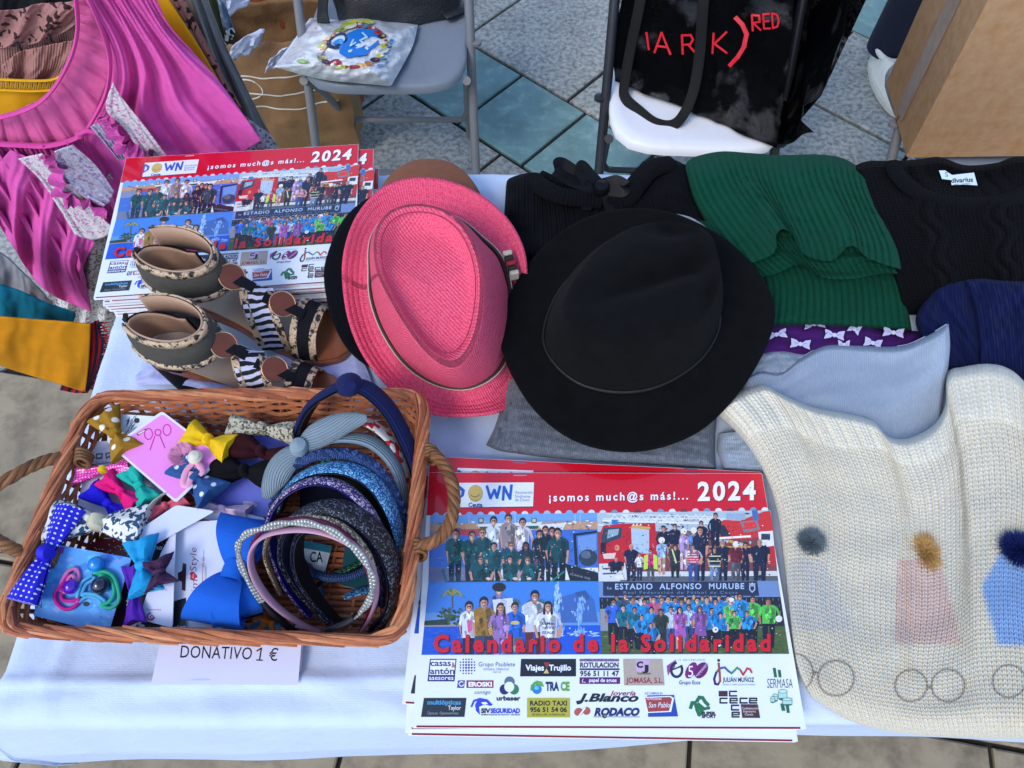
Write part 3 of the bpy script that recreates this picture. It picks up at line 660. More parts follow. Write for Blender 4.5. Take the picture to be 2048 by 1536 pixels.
def photo_stadium(tf):
    r = random.Random(4); k = Ink(tf, .0006); q = Q4; k.clip = [(q[0][0], q[0][1]-8), (q[1][0], q[1][1]-8), q[2], q[3]]
    band(k, q, 0, .62, (110, 138, 186)); k.k = 1; band(k, q, .22, .66, (30, 34, 48)); band(k, q, .62, 1, (70, 92, 44))
    blot(k, q, 0, 1, .66, .99, [(60, 80, 38), (86, 110, 52), (52, 70, 36), (100, 120, 60)], 140, 8, 1.4, 3, r)
    for row in range(3):
        for i in range(34): x, y = quad(q, (i+.5)/34, .26+row*.085); k.poly([(x-4, y-4), (x+4, y-4), (x+4.5, y+5), (x-4.5, y+5)], (20, 24, 36), 6); k.poly([(x-1, y-3), (x+1, y-3), (x, y+4)], (120, 124, 140), 7)
    k.poly([(1206, 1164), (1514, 1163), (1518, 1192), (1206, 1192)], (34, 44, 70), 8)
    k.text('ESTADIO  ALFONSO  MURUBE', 1230, 1488, 1179, 11, (176, 196, 226), .02, 1.2, z=9, y1=1178); k.text('Real Federación de Fútbol de Ceuta', 1247, 1475, 1188, 5.5, (110, 130, 166), 0, 1.25, z=9)
    k.ring(1218, 1177, 7, 1.2, (150, 170, 200), 14); k.text('fce', 1214, 1223, 1179, 5, (170, 190, 214), z=9)
    k.poly([(1498, 1171), (1510, 1171), (1510, 1180), (1504, 1186), (1498, 1180)], (170, 190, 214), 9); k.poly([(1500, 1173), (1508, 1173), (1508, 1179), (1504, 1183), (1500, 1179)], (34, 44, 70), 10); k.poly([(1498, 1170), (1498, 1166), (1501, 1168), (1504, 1165), (1507, 1168), (1510, 1166), (1510, 1170)], (170, 190, 214), 9)
    k.poly([(1200, 1218), (1216, 1218), (1216, 1262), (1201, 1262)], (140, 144, 150), 8)
    bl, gr, te, bk = (30, 128, 196), (84, 186, 74), (20, 110, 130), (20, 22, 34)
    def p(x, y, h, sh, z, lg=bk, w=None, hr=0, **kw): k.person(x, y, h, sh, lg, hair_[hr], z, w or h*.30, skin=skin_[r.randrange(4)], **kw)
    for i in range(15): x = 1234+i*17; p(x, 1190+r.uniform(-3, 3), 70, r.choice([bl, te, (30, 100, 170), (60, 70, 90), (190, 190, 200)]), 9, hr=i % 3)
    back = [(1227, (44, 96, 206)), (1266, bl), (1288, bl), (1306, (196, 40, 120)), (1323, (176, 90, 110)), (1337, bl), (1350, bl), (1362, bl), (1378, bl), (1395, bl), (1413, bl), (1432, bl), (1455, bl)]
    for i, (x, c) in enumerate(back): p(x, 1193+r.uniform(-2, 5), 92, c, 12+(i % 3)*3, hr=i % 3, glasses=i == 0)
    p(1462, 1197, 92, gr, 20, hr=1); k.ell(1462, 1200, 6, 4.5, (230, 232, 232), 27, 8); p(1480, 1186, 100, (40, 140, 206), 22, hr=0, w=30); p(1504, 1192, 96, gr, 19, hr=1, w=32); p(1537, 1196, 100, gr, 21, hr=1, w=32); k.ell(1557, 1238, 7, 7, (222, 222, 226), 29, 10)
    mid = [(1247, te, 1210, bk), (1268, te, 1214, bk), (1303, bl, 1214, bk), (1322, (40, 54, 40), 1218, (40, 54, 40)), (1341, (176, 190, 214), 1213, (60, 90, 150)), (1360, (160, 90, 166), 1214, (200, 150, 130)), (1377, (150, 180, 220), 1209, (50, 80, 150)), (1400, (130, 80, 150), 1212, (90, 70, 110)), (1423, bl, 1216, bk)]
    for i, (x, c, y, lg) in enumerate(mid): p(x, y, 84, c, 29+(i % 2)*4, lg, hr=i % 3, longhair=i in (5, 7), skirt=c if i in (5, 7) else None)
    for i, (x, c, y) in enumerate([(1283, bl, 1230), (1302, bl, 1246), (1442, bl, 1226), (1467, gr, 1222), (1494, bl, 1222)]): p(x, y, 70, c, 37+(i % 2)*4, hr=i % 3, w=27)
    grain(k, q, .02, .98, .25, .97, 320, 46, r)
    for x, y in ((1430, 1260), (1412, 1287), (1437, 1288)): k.ell(x, y, 6, 6, (226, 226, 230), 46, 10); k.ell(x+1, y, 2, 2, (50, 50, 60), 47, 6)
    return k
def title(tf):
    k = Ink(tf, .0019)
    for d, c in ((2.2, (40, 10, 30)), (0, (206, 8, 30))): k.text('Calendario de la Solidaridad', 868+d, 1540+d, 1304+d, 32, c, .04, 1.32, y1=1302+d)
    return k
def sponsors(tf):
    L = []
    def new(): k = Ink(tf, .0006); L.append(k); return k
    nv, wh, bk = (22, 30, 110), (232, 238, 244), (18, 20, 26)
    k = new(); k.poly([(860, 1318), (913, 1318), (909, 1363), (855, 1363)], nv); k.poly([(862, 1320), (911, 1320), (908, 1350), (859, 1350)], wh)
    k.text('casas', 861, 902, 1332, 12, nv, .02); k.text('&', 903, 911, 1335, 10, (170, 40, 50), .02); k.text('antón', 860, 909, 1348, 12, nv, .02); k.text('asesores', 858, 907, 1360, 9, wh, .01)
    k = new(); r = random.Random(5)
    for i in range(6):
        for j in range(6):
            x, y = 921+i*5.6, 1319+j*5.6
            if math.hypot(x-935, y-1333) < 17.5:
                e = 2.5*(1.1-math.hypot(x-935, y-1333)/40); k.poly([(x-e, y+e*.4), (x-e*.3, y-e), (x+e, y-e*.4), (x+e*.3, y+e)], (24, 110, 90) if (i, j) == (1, 3) else (26, 34, 130), 0)
    k.k = 1; k.text('Grupo Paublete', 957, 1030, 1333, 8.5, (50, 70, 140), 0); k.text('INTEGRAL OPERATOR', 967, 1018, 1341, 4, (80, 96, 150)); k.text('SINCE 1904', 986, 1002, 1346, 3, (80, 96, 150))
    k = new(); k.poly([(1042, 1318), (1152, 1318), (1152, 1353), (1040, 1353)], bk); k.text('Viajes', 1051, 1088, 1341, 11, wh, .03); k.text('Trujillo', 1098, 1142, 1341, 11, wh, .03)
    k.poly([(1087, 1325), (1100, 1325), (1093.5, 1337)], (150, 40, 50)); k.poly([(1087, 1347), (1098, 1347), (1093, 1337)], (206, 180, 110))
    k = new(); pu = (80, 24, 90); k.rect(1159, 1318, 1238, 1323, pu); k.text('VEHÍCULOS COMERCIOS LED PUBLICIDAD EXTERIOR', 1160, 1237, 1322, 3, (190, 170, 200)); k.text('ROTULACION', 1160, 1237, 1335, 9.5, (22, 26, 50), .035); k.rect(1159, 1337, 1239, 1340.5, pu); k.text('956 51 11 47', 1160, 1238, 1352, 9.5, (22, 26, 60), .03, 1.05); k.rect(1159, 1355, 1240, 1368, (84, 20, 96)); k.text('papel de aguas', 1178, 1233, 1364, 7, wh, .02); k.line([(1166, 1358), (1164, 1364), (1171, 1365)], 1, wh)
    k = new(); k.poly([(1246, 1318), (1325, 1318), (1329, 1371), (1248, 1371)], (176, 160, 146)); k.rect(1272, 1320, 1299, 1344, (196, 164, 196)); k.text('C', 1273, 1286, 1335, 11, bk, .06); k.text('J', 1284, 1297, 1342, 11, bk, .06); k.text('Construcciones', 1274, 1301, 1349, 4.5, bk, .02); k.text('JOMASA, S.L.', 1252, 1326, 1366, 10.5, (140, 20, 40), .015)
    k = new(); mg = (120, 24, 110); k.poly([(1333, 1332), (1352, 1319), (1350, 1334), (1340, 1344), (1336, 1352), (1334, 1342)], (150, 60, 150)); k.text('15 ANIVERSARIO', 1356, 1410, 1322, 3.5, (110, 110, 140), 0, 1.3)
    k.ell(1382, 1341, 10, 18, mg, rot=.5); k.ell(1402, 1341, 12, 18, (100, 20, 90), rot=.6); k.ring(1353, 1340, 11, 5, (26, 40, 50), 16, 14, -.6, 4.6); k.line([(1344, 1340), (1364, 1332)], 3, (26, 40, 50)); k.text('15', 1367, 1386, 1354, 22, wh, .0)
    for i in range(5): k.line([(1392+i*4, 1352-i*4), (1400+i*4, 1349-i*5)], 1, (190, 150, 200))
    k.line([(1388, 1357), (1414, 1326)], 1.2, (206, 180, 214)); k.text('Grupo Ecos', 1358, 1400, 1369, 7.5, (40, 60, 90), .01)
    k = new()
    k.ell(1437, 1321, 3, 3, (60, 24, 40)); k.line([(1437, 1327), (1439, 1345), (1440, 1362), (1436, 1369), (1430, 1368), (1428, 1358), (1432, 1346), (1440, 1336)], 4.5, (150, 70, 40)); k.line([(1432, 1346), (1428, 1358), (1430, 1368), (1436, 1369)], 4.5, (30, 30, 100))
    k.line([(1440, 1337), (1449, 1335), (1456, 1342), (1463, 1347)], 4, (40, 90, 160)); k.line([(1463, 1347), (1470, 1340), (1474, 1336), (1480, 1340)], 4, (60, 140, 80)); k.line([(1480, 1340), (1486, 1350), (1494, 1337), (1500, 1339), (1503, 1345)], 4, (190, 50, 50)); k.text('JULIÁN MUÑOZ', 1445, 1508, 1364, 8.5, (24, 40, 80), .02); k.text('DISEÑO Y FABRICACIÓN DE MUEBLES', 1445, 1510, 1371, 3, (110, 140, 180))
    k = new(); g = (20, 100, 66); k.poly([(1545, 1336), (1551, 1336), (1554, 1355), (1548, 1355)], g); k.poly([(1555, 1340), (1561, 1340), (1563, 1355), (1557, 1355)], g); k.text('SERMASA', 1534, 1585, 1376, 18, (20, 80, 66), -.005)
    for x, y, w, h in ((1565, 1390, 18, 14), (1550, 1396, 10, 10), (1545, 1400, 9, 8), (1574, 1404, 20, 10)): k.ell(x, y+h*.5, w*.5, h*.3, g); k.rect(x-w/2, y-h*.5, x+w/2, y+h*.5, g); k.rect(x-w/2+1, y-h*.4, x+w/2-1, y+h*.45, (170, 214, 206)); k.ell(x, y-h*.5, w*.5, h*.25, (190, 226, 220)); k.ring(x, y-h*.5, w*.5, .8, g, 14, h*.25)
    k.poly([(1560, 1408), (1567, 1408), (1570, 1422), (1563, 1422)], g); k.poly([(1571, 1412), (1577, 1412), (1579, 1426), (1573, 1426)], g)
    k = new(); k.poly([(916, 1361), (930, 1361), (928, 1376), (914, 1376)], (30, 70, 150)); k.ring(923, 1368, 4.5, 2, (226, 226, 236), 12, None, .3, 5.4); k.line([(919, 1369), (927, 1366)], 1.6, (200, 40, 50)); k.rect(933, 1361, 987, 1376, (150, 26, 46)); k.text('EROSKI', 937, 984, 1373, 8.5, wh, .05); k.text('contigo', 949, 981, 1388, 7, (60, 90, 120), 0, shear=.2)
    k = new(); k.ell(1019, 1364, 10.5, 11, (88, 110, 126)); k.ell(1009, 1379, 10, 10.5, (30, 30, 100)); k.ell(1028, 1379, 10, 10.5, (50, 120, 70)); k.ell(1018.5, 1374, 10, 10.5, wh); k.text('urbaser', 993, 1041, 1401, 8.5, (26, 30, 46), .04)
    k = new(); k.ell(1074, 1379, 9.5, 9.5, (30, 120, 200)); k.ell(1073, 1376, 5, 4, (110, 190, 236)); k.line([(1063, 1380), (1064, 1372), (1070, 1366), (1078, 1368)], 5, (80, 160, 50)); k.poly([(1071, 1361), (1084, 1364), (1088, 1374), (1079, 1372)], (90, 170, 60)); k.text('TRA', 1091, 1118, 1381, 16, (24, 40, 90), .05); k.text('CE', 1121, 1139, 1381, 16, (90, 160, 40), .05)
    k = new(); k.poly([(848, 1396), (933, 1396), (929, 1434), (842, 1434)], (28, 34, 38)); k.text('multiópticas', 855, 922, 1409, 8.5, (70, 150, 200), .03); k.text('Taylor', 896, 922, 1420, 8.5, (214, 220, 224), .01); k.text('Ópticos  Optometristas', 855, 917, 1429, 5.5, (150, 156, 160))
    k = new(); bl = (40, 60, 200); k.line([(943, 1413), (948, 1402), (960, 1398), (974, 1401), (983, 1410)], 4, bl); k.poly([(955, 1400), (972, 1399), (984, 1408), (981, 1412), (970, 1409), (958, 1414), (960, 1430), (952, 1422), (950, 1410)], bl); k.poly([(962, 1405), (972, 1404), (976, 1408), (966, 1409)], wh); k.text('SIV', 962, 981, 1426, 8.5, (20, 20, 40), .05); k.text('SEGURIDAD', 981, 1040, 1426, 8.5, bl, .05); k.text('SISTEMAS INTEGRALES DE VIGILANCIA Y SEGURIDAD', 962, 1040, 1431, 2.8, (20, 20, 40), .02)
    k = new(); k.rect(1054, 1396, 1140, 1435, (176, 170, 44)); k.text('RADIO TAXI', 1060, 1134, 1411, 9, (26, 26, 20), .04, 1.05); k.text('956 51 54 06', 1060, 1134, 1424, 9, (26, 26, 20), .04); k.text('365 DÍAS AL AÑO, 24 HORAS AL DÍA', 1064, 1130, 1431, 3.5, (26, 26, 20), .02)
    k = new(); k.text('Joyería', 1218, 1271, 1391, 9, (140, 30, 50), .02, shear=.3); k.text('J.Blanco', 1153, 1277, 1403, 15, bk, .04, shear=.3); k.line([(1153, 1404), (1162, 1402)], 3, bk)
    k = new(); k.ell(1157, 1424, 9, 8, (176, 84, 66), rot=-.3); k.ell(1173, 1422, 8, 8, (176, 84, 66), rot=-.3); k.line([(1158, 1432), (1170, 1416)], 3, wh); k.text('RODACO', 1188, 1279, 1431, 14, (24, 24, 96), .06, shear=.25); k.line([(1187, 1434), (1279, 1434)], 1, (24, 24, 60)); k.ell(1209, 1432, 5, 5, (50, 52, 56)); k.ell(1210, 1432, 3, 3, (110, 112, 116))
    k = new(); k.poly([(1294, 1391), (1348, 1390), (1356, 1433), (1296, 1434)], (30, 70, 160)); k.poly([(1289, 1394), (1340, 1392), (1348, 1396), (1342, 1424), (1294, 1426)], wh); k.poly([(1290, 1396), (1340, 1394), (1344, 1398), (1338, 1422), (1296, 1424)], (160, 60, 56)); k.text('ALMACENES', 1293, 1323, 1400, 4, (226, 200, 200), .02); k.text('San Pablo', 1297, 1340, 1415, 10, wh, .0, shear=.2); k.text('SUS COMPRAS EN', 1289, 1325, 1389, 4, (40, 90, 150), .01, shear=.2)
    k = new(); g = (30, 110, 60); k.line([(1381, 1416), (1384, 1406), (1390, 1406), (1394, 1420), (1398, 1430), (1404, 1424), (1398, 1412)], 7, g); k.line([(1394, 1402), (1398, 1395), (1405, 1396), (1410, 1404), (1416, 1410)], 7, g); k.line([(1396, 1408), (1408, 1418), (1418, 1416)], 6, g); k.text('SUPER', 1403, 1431, 1430, 6, bk, .05); k.text('SPORT', 1403, 1432, 1436, 6, bk, .05)
    k = new(); br = (70, 34, 36)
    def cc(x, y, ch):
        k.line([(x+14, y), (x, y), (x, y+9), (x+14, y+9)], 3, bk)
        if ch == 'e': k.line([(x+14, y), (x+14, y+4.5), (x, y+4.5)], 2.4, bk)
    k.rect(1437, 1382, 1455, 1393, br); cc(1459, 1383, 'c'); cc(1440, 1397, 'c'); cc(1460, 1397, 'e'); cc(1480, 1397, 'c'); cc(1499, 1397, 'e'); cc(1463, 1411, 'c'); cc(1464, 1425, 'e'); k.poly([(1481, 1409), (1515, 1409), (1520, 1436), (1484, 1436)], (74, 40, 40))
    for i, tx in enumerate(('Confederación', 'Empresarios', 'Ceuta')): k.text(tx, 1483+i*3, 1516-i*5, 1419+i*6, 4.5, (206, 196, 196), .01)
    return L
def make_calendar(label, full=True):
    t = thing('wall_calendar', label, 'calendar', group='charity calendars on the table')
    tf = lambda x, y, z: cal(x, y, z)
    b = B()
    for i in range(4):      # loose leaves behind the cover
        j = rnd.uniform(-.0012, .0012); b.box((CW/2+j, CH/2-abs(j), -.0005-i*.0009), (CW-.001, CH-.001, .0007))
    b.build('page_block', paper, t, smooth=False)
    b = B(); b.box((CW/2, CH/2, .0002), (CW, CH, .0003)); cv = b.build('cover', M('cover_card', (226, 234, 240), .3, var=.01, coat=1.0, spec=.5), t, smooth=False)
    b = Ink(tf, .0005); b.poly([(833, 1451), (1600, 1454), (1601, 1458), (833, 1455)], (130, 10, 36)); b.build('red_rule', glossy, cv, smooth=False, ink=True)
    header(tf).build('header_band', glossy, cv, smooth=False, ink=True)
    for px in (1040, 1384):
        for py, dy in ((951, 0), (947, -.002)):
            b = B(); b.tube([cal(px+sx*13, py-(px-1040)*.01)+Vector((0, dy, .0007)) for sx in (-1, 1)], .0004, 6); b.build('staple', wire, t)
    for f in (photo_harbour, photo_fire, photo_fountain, photo_stadium): f(tf).build('printed_photo', glossy, cv, smooth=False, ink=True)
    title(tf).build('title', glossy, cv, smooth=False, ink=True)
    for k in sponsors(tf): k.build('sponsor_logo', glossy, cv, smooth=False, ink=True)
    return t
def make_plain(label):
    """a calendar of which only edges show: pages, cover and its red heading"""
    t = thing('wall_calendar', label, 'calendar', group='charity calendars on the table')
    for ch in calm.children:
        c = ch.copy(); COL.objects.link(c); c.parent = t
        for g in ch.children:
            if g.name.split('.')[0] in ('header_band', 'red_rule'): d = g.copy(); COL.objects.link(d); d.parent = c
    return t
calm = make_calendar('whole calendar lying topmost on the front pile, its stadium photo beside the cream sweater')
_ang = math.atan2(_ux.y, _ux.x)
calm.location = _o; calm.rotation_euler = (0, 0, _ang)
def seat(t, px, py, z, rot, sx=1, sy=1, corner=(0, 0)):
    """put the calendar so that its own corner (0..1, 0..1) lies under the pixel px, py at height z"""
    q = P(px, py, z); c, s = math.cos(rot), math.sin(rot); lx, ly = corner[0]*CW*sx, corner[1]*CH*sy
    t.location = (q.x-c*lx+s*ly, q.y-s*lx-c*ly, z); t.rotation_euler = (0, 0, rot); t.scale = (sx, sy, 1); return t
c2 = copy_tree(calm, 'second calendar of the front pile, pushed back so that only its red heading shows')
seat(c2, 1530, 944, CZ-.0045, _ang-.048, corner=(1, 1)); c2.location.x -= .006
for i, (dx, dy, r_, lb) in enumerate([(-.006, -.001, .012, 'calendar third from the top of the front pile, its white lower edge just showing'), (-.006, -.006, -.012, 'calendar fourth from the top of the front pile, its corner turned towards the basket'), (-.010, -.003, .006, 'fifth calendar of the front pile, sticking out towards the basket'), (-.006, -.001, -.006, 'calendar at the very bottom of the front pile')]):
    t = make_plain(lb); t.location = (_o.x+dx, _o.y+dy, CZ-.009-i*.0045); t.rotation_euler = (0, 0, _ang+r_)
# the pile at the back left
BZ = TZ+.050
_ta = math.atan2((P(700, 290, BZ)-P(235, 318, BZ)).y, (P(700, 290, BZ)-P(235, 318, BZ)).x)
_bs = (P(700, 290, BZ)-P(235, 318, BZ)).length/CW
_bh = (P(235, 318, BZ)-P(187, 597, BZ)).length/CH
t = copy_tree(calm, 'whole calendar lying topmost on the back pile, partly under the snakeskin sandals'); seat(t, 187, 597, BZ, _ta, _bs, _bh)
t = copy_tree(calm, 'second calendar of the back pile, shifted so its 24 peeps out beside the brown hat'); seat(t, 747, 298, BZ-.0048, _ta-.01, _bs, _bh, (1, 1))
for i in range(8):
    t = make_plain(['third', 'fourth', 'fifth', 'sixth', 'seventh', 'eighth', 'ninth', 'lowest'][i]+' calendar down in the pile behind the sandals')
    seat(t, 187+18+i*6+rnd.uniform(-6, 6), 597+8+i*5, BZ-.0098-i*.0047, _ta+rnd.uniform(-.03, .03), _bs, _bh)
# ================================================================ things behind the table
def folding_chair(label, seat_m, frame_m, loc, rz=0):
    """origin on the ground under the middle of the seat's front edge; the chair faces -y"""
    t = thing('folding_chair', label, 'chair', loc, (0, 0, rz))
    b = B(); vs = []; n = 26; m = 12
    for k, (z, e) in enumerate(((.427, .012), (.431, 0), (.447, 0), (.453, .008), (.452, .03))):
        for i in range(36):
            a = 2*PI*i/36; sx, sy = math.cos(a), math.sin(a); p = 4.5
            r = (abs(sx)**p+abs(sy)**p)**(-1/p); x, y = (.20-e)*sx*r, .19+(.19-e)*sy*r
            vs.append((x*(1-.06*(y/.38)), y, z-.010*max(0, 1-y/.06)-.006*max(0, 1-abs(y-.2)/.2)*(k == 4)))
    fs = [(k*36+i, k*36+(i+1) % 36, k*36+36+(i+1) % 36, k*36+36+i) for k in range(4) for i in range(36)]
    fs += [tuple(range(35, -1, -1)), tuple(range(144, 180))]; b.add(vs, fs); b.build('seat', seat_m, t, sharp=60)
    for s in (-1, 1):
        b = B(); b.tube(curve([(s*.212, -.09, 0), (s*.208, .03, .22), (s*.204, .15, .45), (s*.200, .30, .72), (s*.196, .38, .88)], 24), .0115, 10); b.build('long_tube', frame_m, t)
        b = B(); b.tube(curve([(s*.196, .05, .42), (s*.192, .12, .35), (s*.18, .24, .17), (s*.175, .33, .0)], 20), .0105, 10); b.build('rear_leg', frame_m, t)
        b = B(); b.lathe([(.008, -.004), (.013, -.003), (.013, .004), (.008, .006)], 12, (s*.218, .15, .45)); b.build('pivot_cap', frame_m, t)
    b = B(); b.tube([(-.21, .0, .17), (-.19, .0, .17), (.19, .0, .17), (.21, .0, .17)], .009, 8); b.build('front_crossbar', frame_m, t)
    b = B(); b.tube(curve([(-.18, .24, .17), (-.165, .255, .13), (-.13, .26, .12), (0, .26, .12), (.13, .26, .12), (.165, .255, .13), (.18, .24, .17)], 30), .009, 8); b.build('rear_crossbar', frame_m, t)
    b = B(); vs = []
    for j in range(9):
        for i in range(13):
            u, v = i/12*2-1, j/8; vs.append((u*.19*(1-.12*max(0, abs(v-.5)*2-.6)), .375-.03*(1-u*u)*-1+.03*v, .70+.19*v))
    fs = [(j*13+i, j*13+i+1, j*13+14+i, j*13+13+i) for j in range(8) for i in range(12)]
    b.add(vs, fs); o = b.build('backrest', seat_m, t); mm = o.modifiers.new('thickness', 'SOLIDIFY'); mm.thickness = .015
    return t
grey_pl = M('grey_plastic', (120, 130, 142), .42, var=.04, bump=('noise', 700, .1)); grey_tube = M('grey_painted_tube', (112, 114, 118), .4, var=.06)
dark_tube = M('dark_painted_tube', (34, 37, 44), .4, var=.1)
folding_chair('grey plastic folding chair carrying the sweets bag and the leather handbag', grey_pl, grey_tube, (-.305, 1.472, 0))
folding_chair('white plastic folding chair with dark tubes carrying the black shopper', plastic_w, dark_tube, (.415, 1.268, 0), R(-2))
folding_chair('grey folding chair hidden under the big cardboard box', grey_pl, grey_tube, (1.085, 1.20, 0), R(3))

# ---- black shopper on the white chair
bag_pl = M('black_woven_plastic', (4, 4, 6), .2, var=.12, vs=25, bump=[('weave', 330, .6), ('noise', 24, 20)], spec=.6)
_bn = bag_pl.node_tree; _nz = _bn.nodes.new('ShaderNodeTexNoise'); _nz.inputs['Scale'].default_value = 11; _nz.inputs['Detail'].default_value = 5   # crease highlights put in as random patches of stronger specular
_mr = _bn.nodes.new('ShaderNodeMapRange'); _mr.inputs[1].default_value = .55; _mr.inputs[2].default_value = .63; _mr.inputs[3].default_value = .06; _mr.inputs[4].default_value = .85
_tc2 = _bn.nodes.new('ShaderNodeTexCoord'); _bn.links.new(_tc2.outputs['Object'], _nz.inputs['Vector']); _bn.links.new(_nz.outputs['Fac'], _mr.inputs[0]); _bn.links.new(_mr.outputs[0], _bn.nodes['Principled BSDF'].inputs['Specular IOR Level']); pass
bag_web = M('black_webbing', (6, 6, 8), .7, var=.1, bump=('ribv', 900, .25), spec=.35)
A, C_ = P(1238, 162, .456), P(1558, 292, .456)
_e = (C_-A).normalized(); _back = Vector((-_e.y, _e.x, 0)).normalized(); _up = (Vector((0, 0, 1))+_back*.30).normalized(); _n = _e.cross(_up).normalized()
if _n.y > 0: _n = -_n
def bagw(p):
    s, h = (p-A).dot(_e), (p-A).dot(_up)
    return .016*ns(s*6, h*5, 3)+.030*(.4-abs(ns(s*7+h*3, h*6-s*2, 8)))+.014*(.4-abs(ns(s*16-h*5, h*13+s*4, 4)))+.006*math.sin((s*9+h*14))*sst(.05, .25, h)
def bagpt(px, py, off=0):
    p = PN(px, py, A, _n); return p+_n*(bagw(p)+off)
t = thing('shopper_bag', 'big black woven plastic shopper with red lettering standing on the white chair', 'bag', (A+C_)/2)
I = Matrix.Translation(-Vector(t.location))
def stay(o):      # built in world coordinates: keep it there under its thing
    par = o.parent
    if par is not None: o.data.transform(Matrix.Translation(-Vector(par.location)))
    return o
stay(patch('front_panel', bag_pl, [(1252, -130), (1420, -135), (1606, -130)], [(1606, -130), (1588, 40), (1572, 180), (1556, 294)], [(1236, 158), (1330, 196), (1430, 240), (1556, 294)], [(1252, -130), (1246, 0), (1232, 90), (1236, 158)], lambda u, v: 0, 110, 110, t, ptf=lambda x, y, z: bagpt(x, y), thick=.001))
_sd = (_back*.8+_e*.5).normalized()
def side_tf(x, y, z):
    p = PN(x, y, C_, _n.cross(_up)*1+_n*.35); return p+_e*(.012*ns(p.y*9, p.z*9, 4)+.020*(.4-abs(ns(p.y*12, p.z*9, 6)))+.007*math.sin(p.z*40))
stay(patch('side_panel', bag_pl, [(1606, -130), (1650, -130), (1704, -120)], [(1704, -120), (1692, 10), (1672, 90), (1630, 190), (1600, 225), (1622, 262)], [(1556, 294), (1575, 282), (1600, 272), (1622, 262)], [(1606, -130), (1588, 40), (1572, 180), (1556, 294)], lambda u, v: 0, 30, 50, t, ptf=side_tf, thick=.001))
b = B(); q = [A, C_, C_+_back*.20+_e*.02, A+_back*.20]; q2 = [p+_up*.50+(_back*.0) for p in q]
b.add([p+Vector((0, 0, .004)) for p in q]+q2, [(3, 2, 1, 0), (2, 3, 7, 6), (3, 0, 4, 7)]); stay(b.build('back_panel', bag_pl, t, smooth=False))
red_ink = M('red_print', vcol=True, rough=.35, var=.05)
k = Ink(lambda x, y, z: bagpt(x, y, .0030+z)); redc = (206, 30, 46)
k.line([(1313, 102), (1328, 62), (1345, 105)], 4.4, redc); k.line([(1319, 89), (1339, 91)], 4.2, redc)
k.line([(1368, 106), (1369, 67), (1386, 67), (1390, 76), (1384, 86), (1370, 87)], 4.4, redc); k.line([(1380, 87), (1393, 104)], 4.4, redc)
k.line([(1428, 104), (1431, 64)], 4.4, redc); k.line([(1458, 60), (1432, 85), (1458, 102)], 4.4, redc)
k.line([(1474, 34), (1486, 48), (1494, 68), (1490, 92), (1480, 110), (1465, 126)], 8, redc); k.line([(1298, 62), (1302, 96)], 4.2, redc)
k.line([(1505, 62), (1504, 30), (1518, 31), (1519, 44), (1506, 46), (1520, 61)], 4, redc)
k.line([(1539, 27), (1526, 29), (1527, 58), (1540, 57)], 4, redc); k.line([(1527, 43), (1537, 42)], 4, redc)
k.line([(1545, 26), (1546, 56), (1556, 52), (1559, 40), (1555, 28), (1545, 26)], 4, redc)
stay(k.build('lettering', red_ink, t, smooth=False, ink=True))
b = B(); b.tube(curve([bagpt(x, y, o_) for x, y, o_ in [(1424, -80, .004), (1412, 0, .006), (1404, 100, .010), (1397, 170, .022), (1385, 212, .04), (1362, 234, .05), (1332, 226, .055), (1298, 206, .045), (1268, 184, .03), (1262, 160, .022), (1270, 90, .014), (1284, 20, .010), (1298, -60, .008)]], 70), .012, 10, flat=.14, fr0=tuple(_n))
stay(b.build('handle', bag_web, t))

# ---- cardboard box
card = M('cardboard', (168, 134, 100), .8, var=.05, vs=90, bump=[('noise', 500, .15), ('noise', 6, .8)], col2=(158, 118, 80), pat=('noise', 40, .4, .7), spec=.3)
tape = M('packing_tape', (150, 128, 112), .18, var=.15, vs=40, spec=.7, bump=('noise', 60, .8))
t = thing('cardboard_box', 'large brown cardboard box with taped side standing on a folding chair', 'box', (.852, 1.222, .458), (R(1), R(-4), R(-3)))
b = B(); b.box((.29, .12, .30), (.58, .24, .60), bev=.004); b.build('carton', card, t, sharp=30)
b = B()
pts = [(-.0015, .112, .02+.56*i/20) for i in range(21)]
vs = []; 
for i, p in enumerate(pts):
    for j, dy in enumerate((-.024, -.010, 0, .010, .024)): vs.append((p[0]-.0012*abs(ns(i*.7, j*1.3)), p[1]+dy+.0025*ns(i*.9, 4), p[2]))
b.add(vs, [(i*5+j, i*5+j+1, i*5+6+j, i*5+5+j) for i in range(20) for j in range(4)]); b.build('tape_strip', tape, t)
b = B(); b.box((-.0004, .112, .30), (.001, .003, .59)); b.build('flap_seam', M('dark_seam', (70, 50, 34), .9, var=0), t, smooth=False)

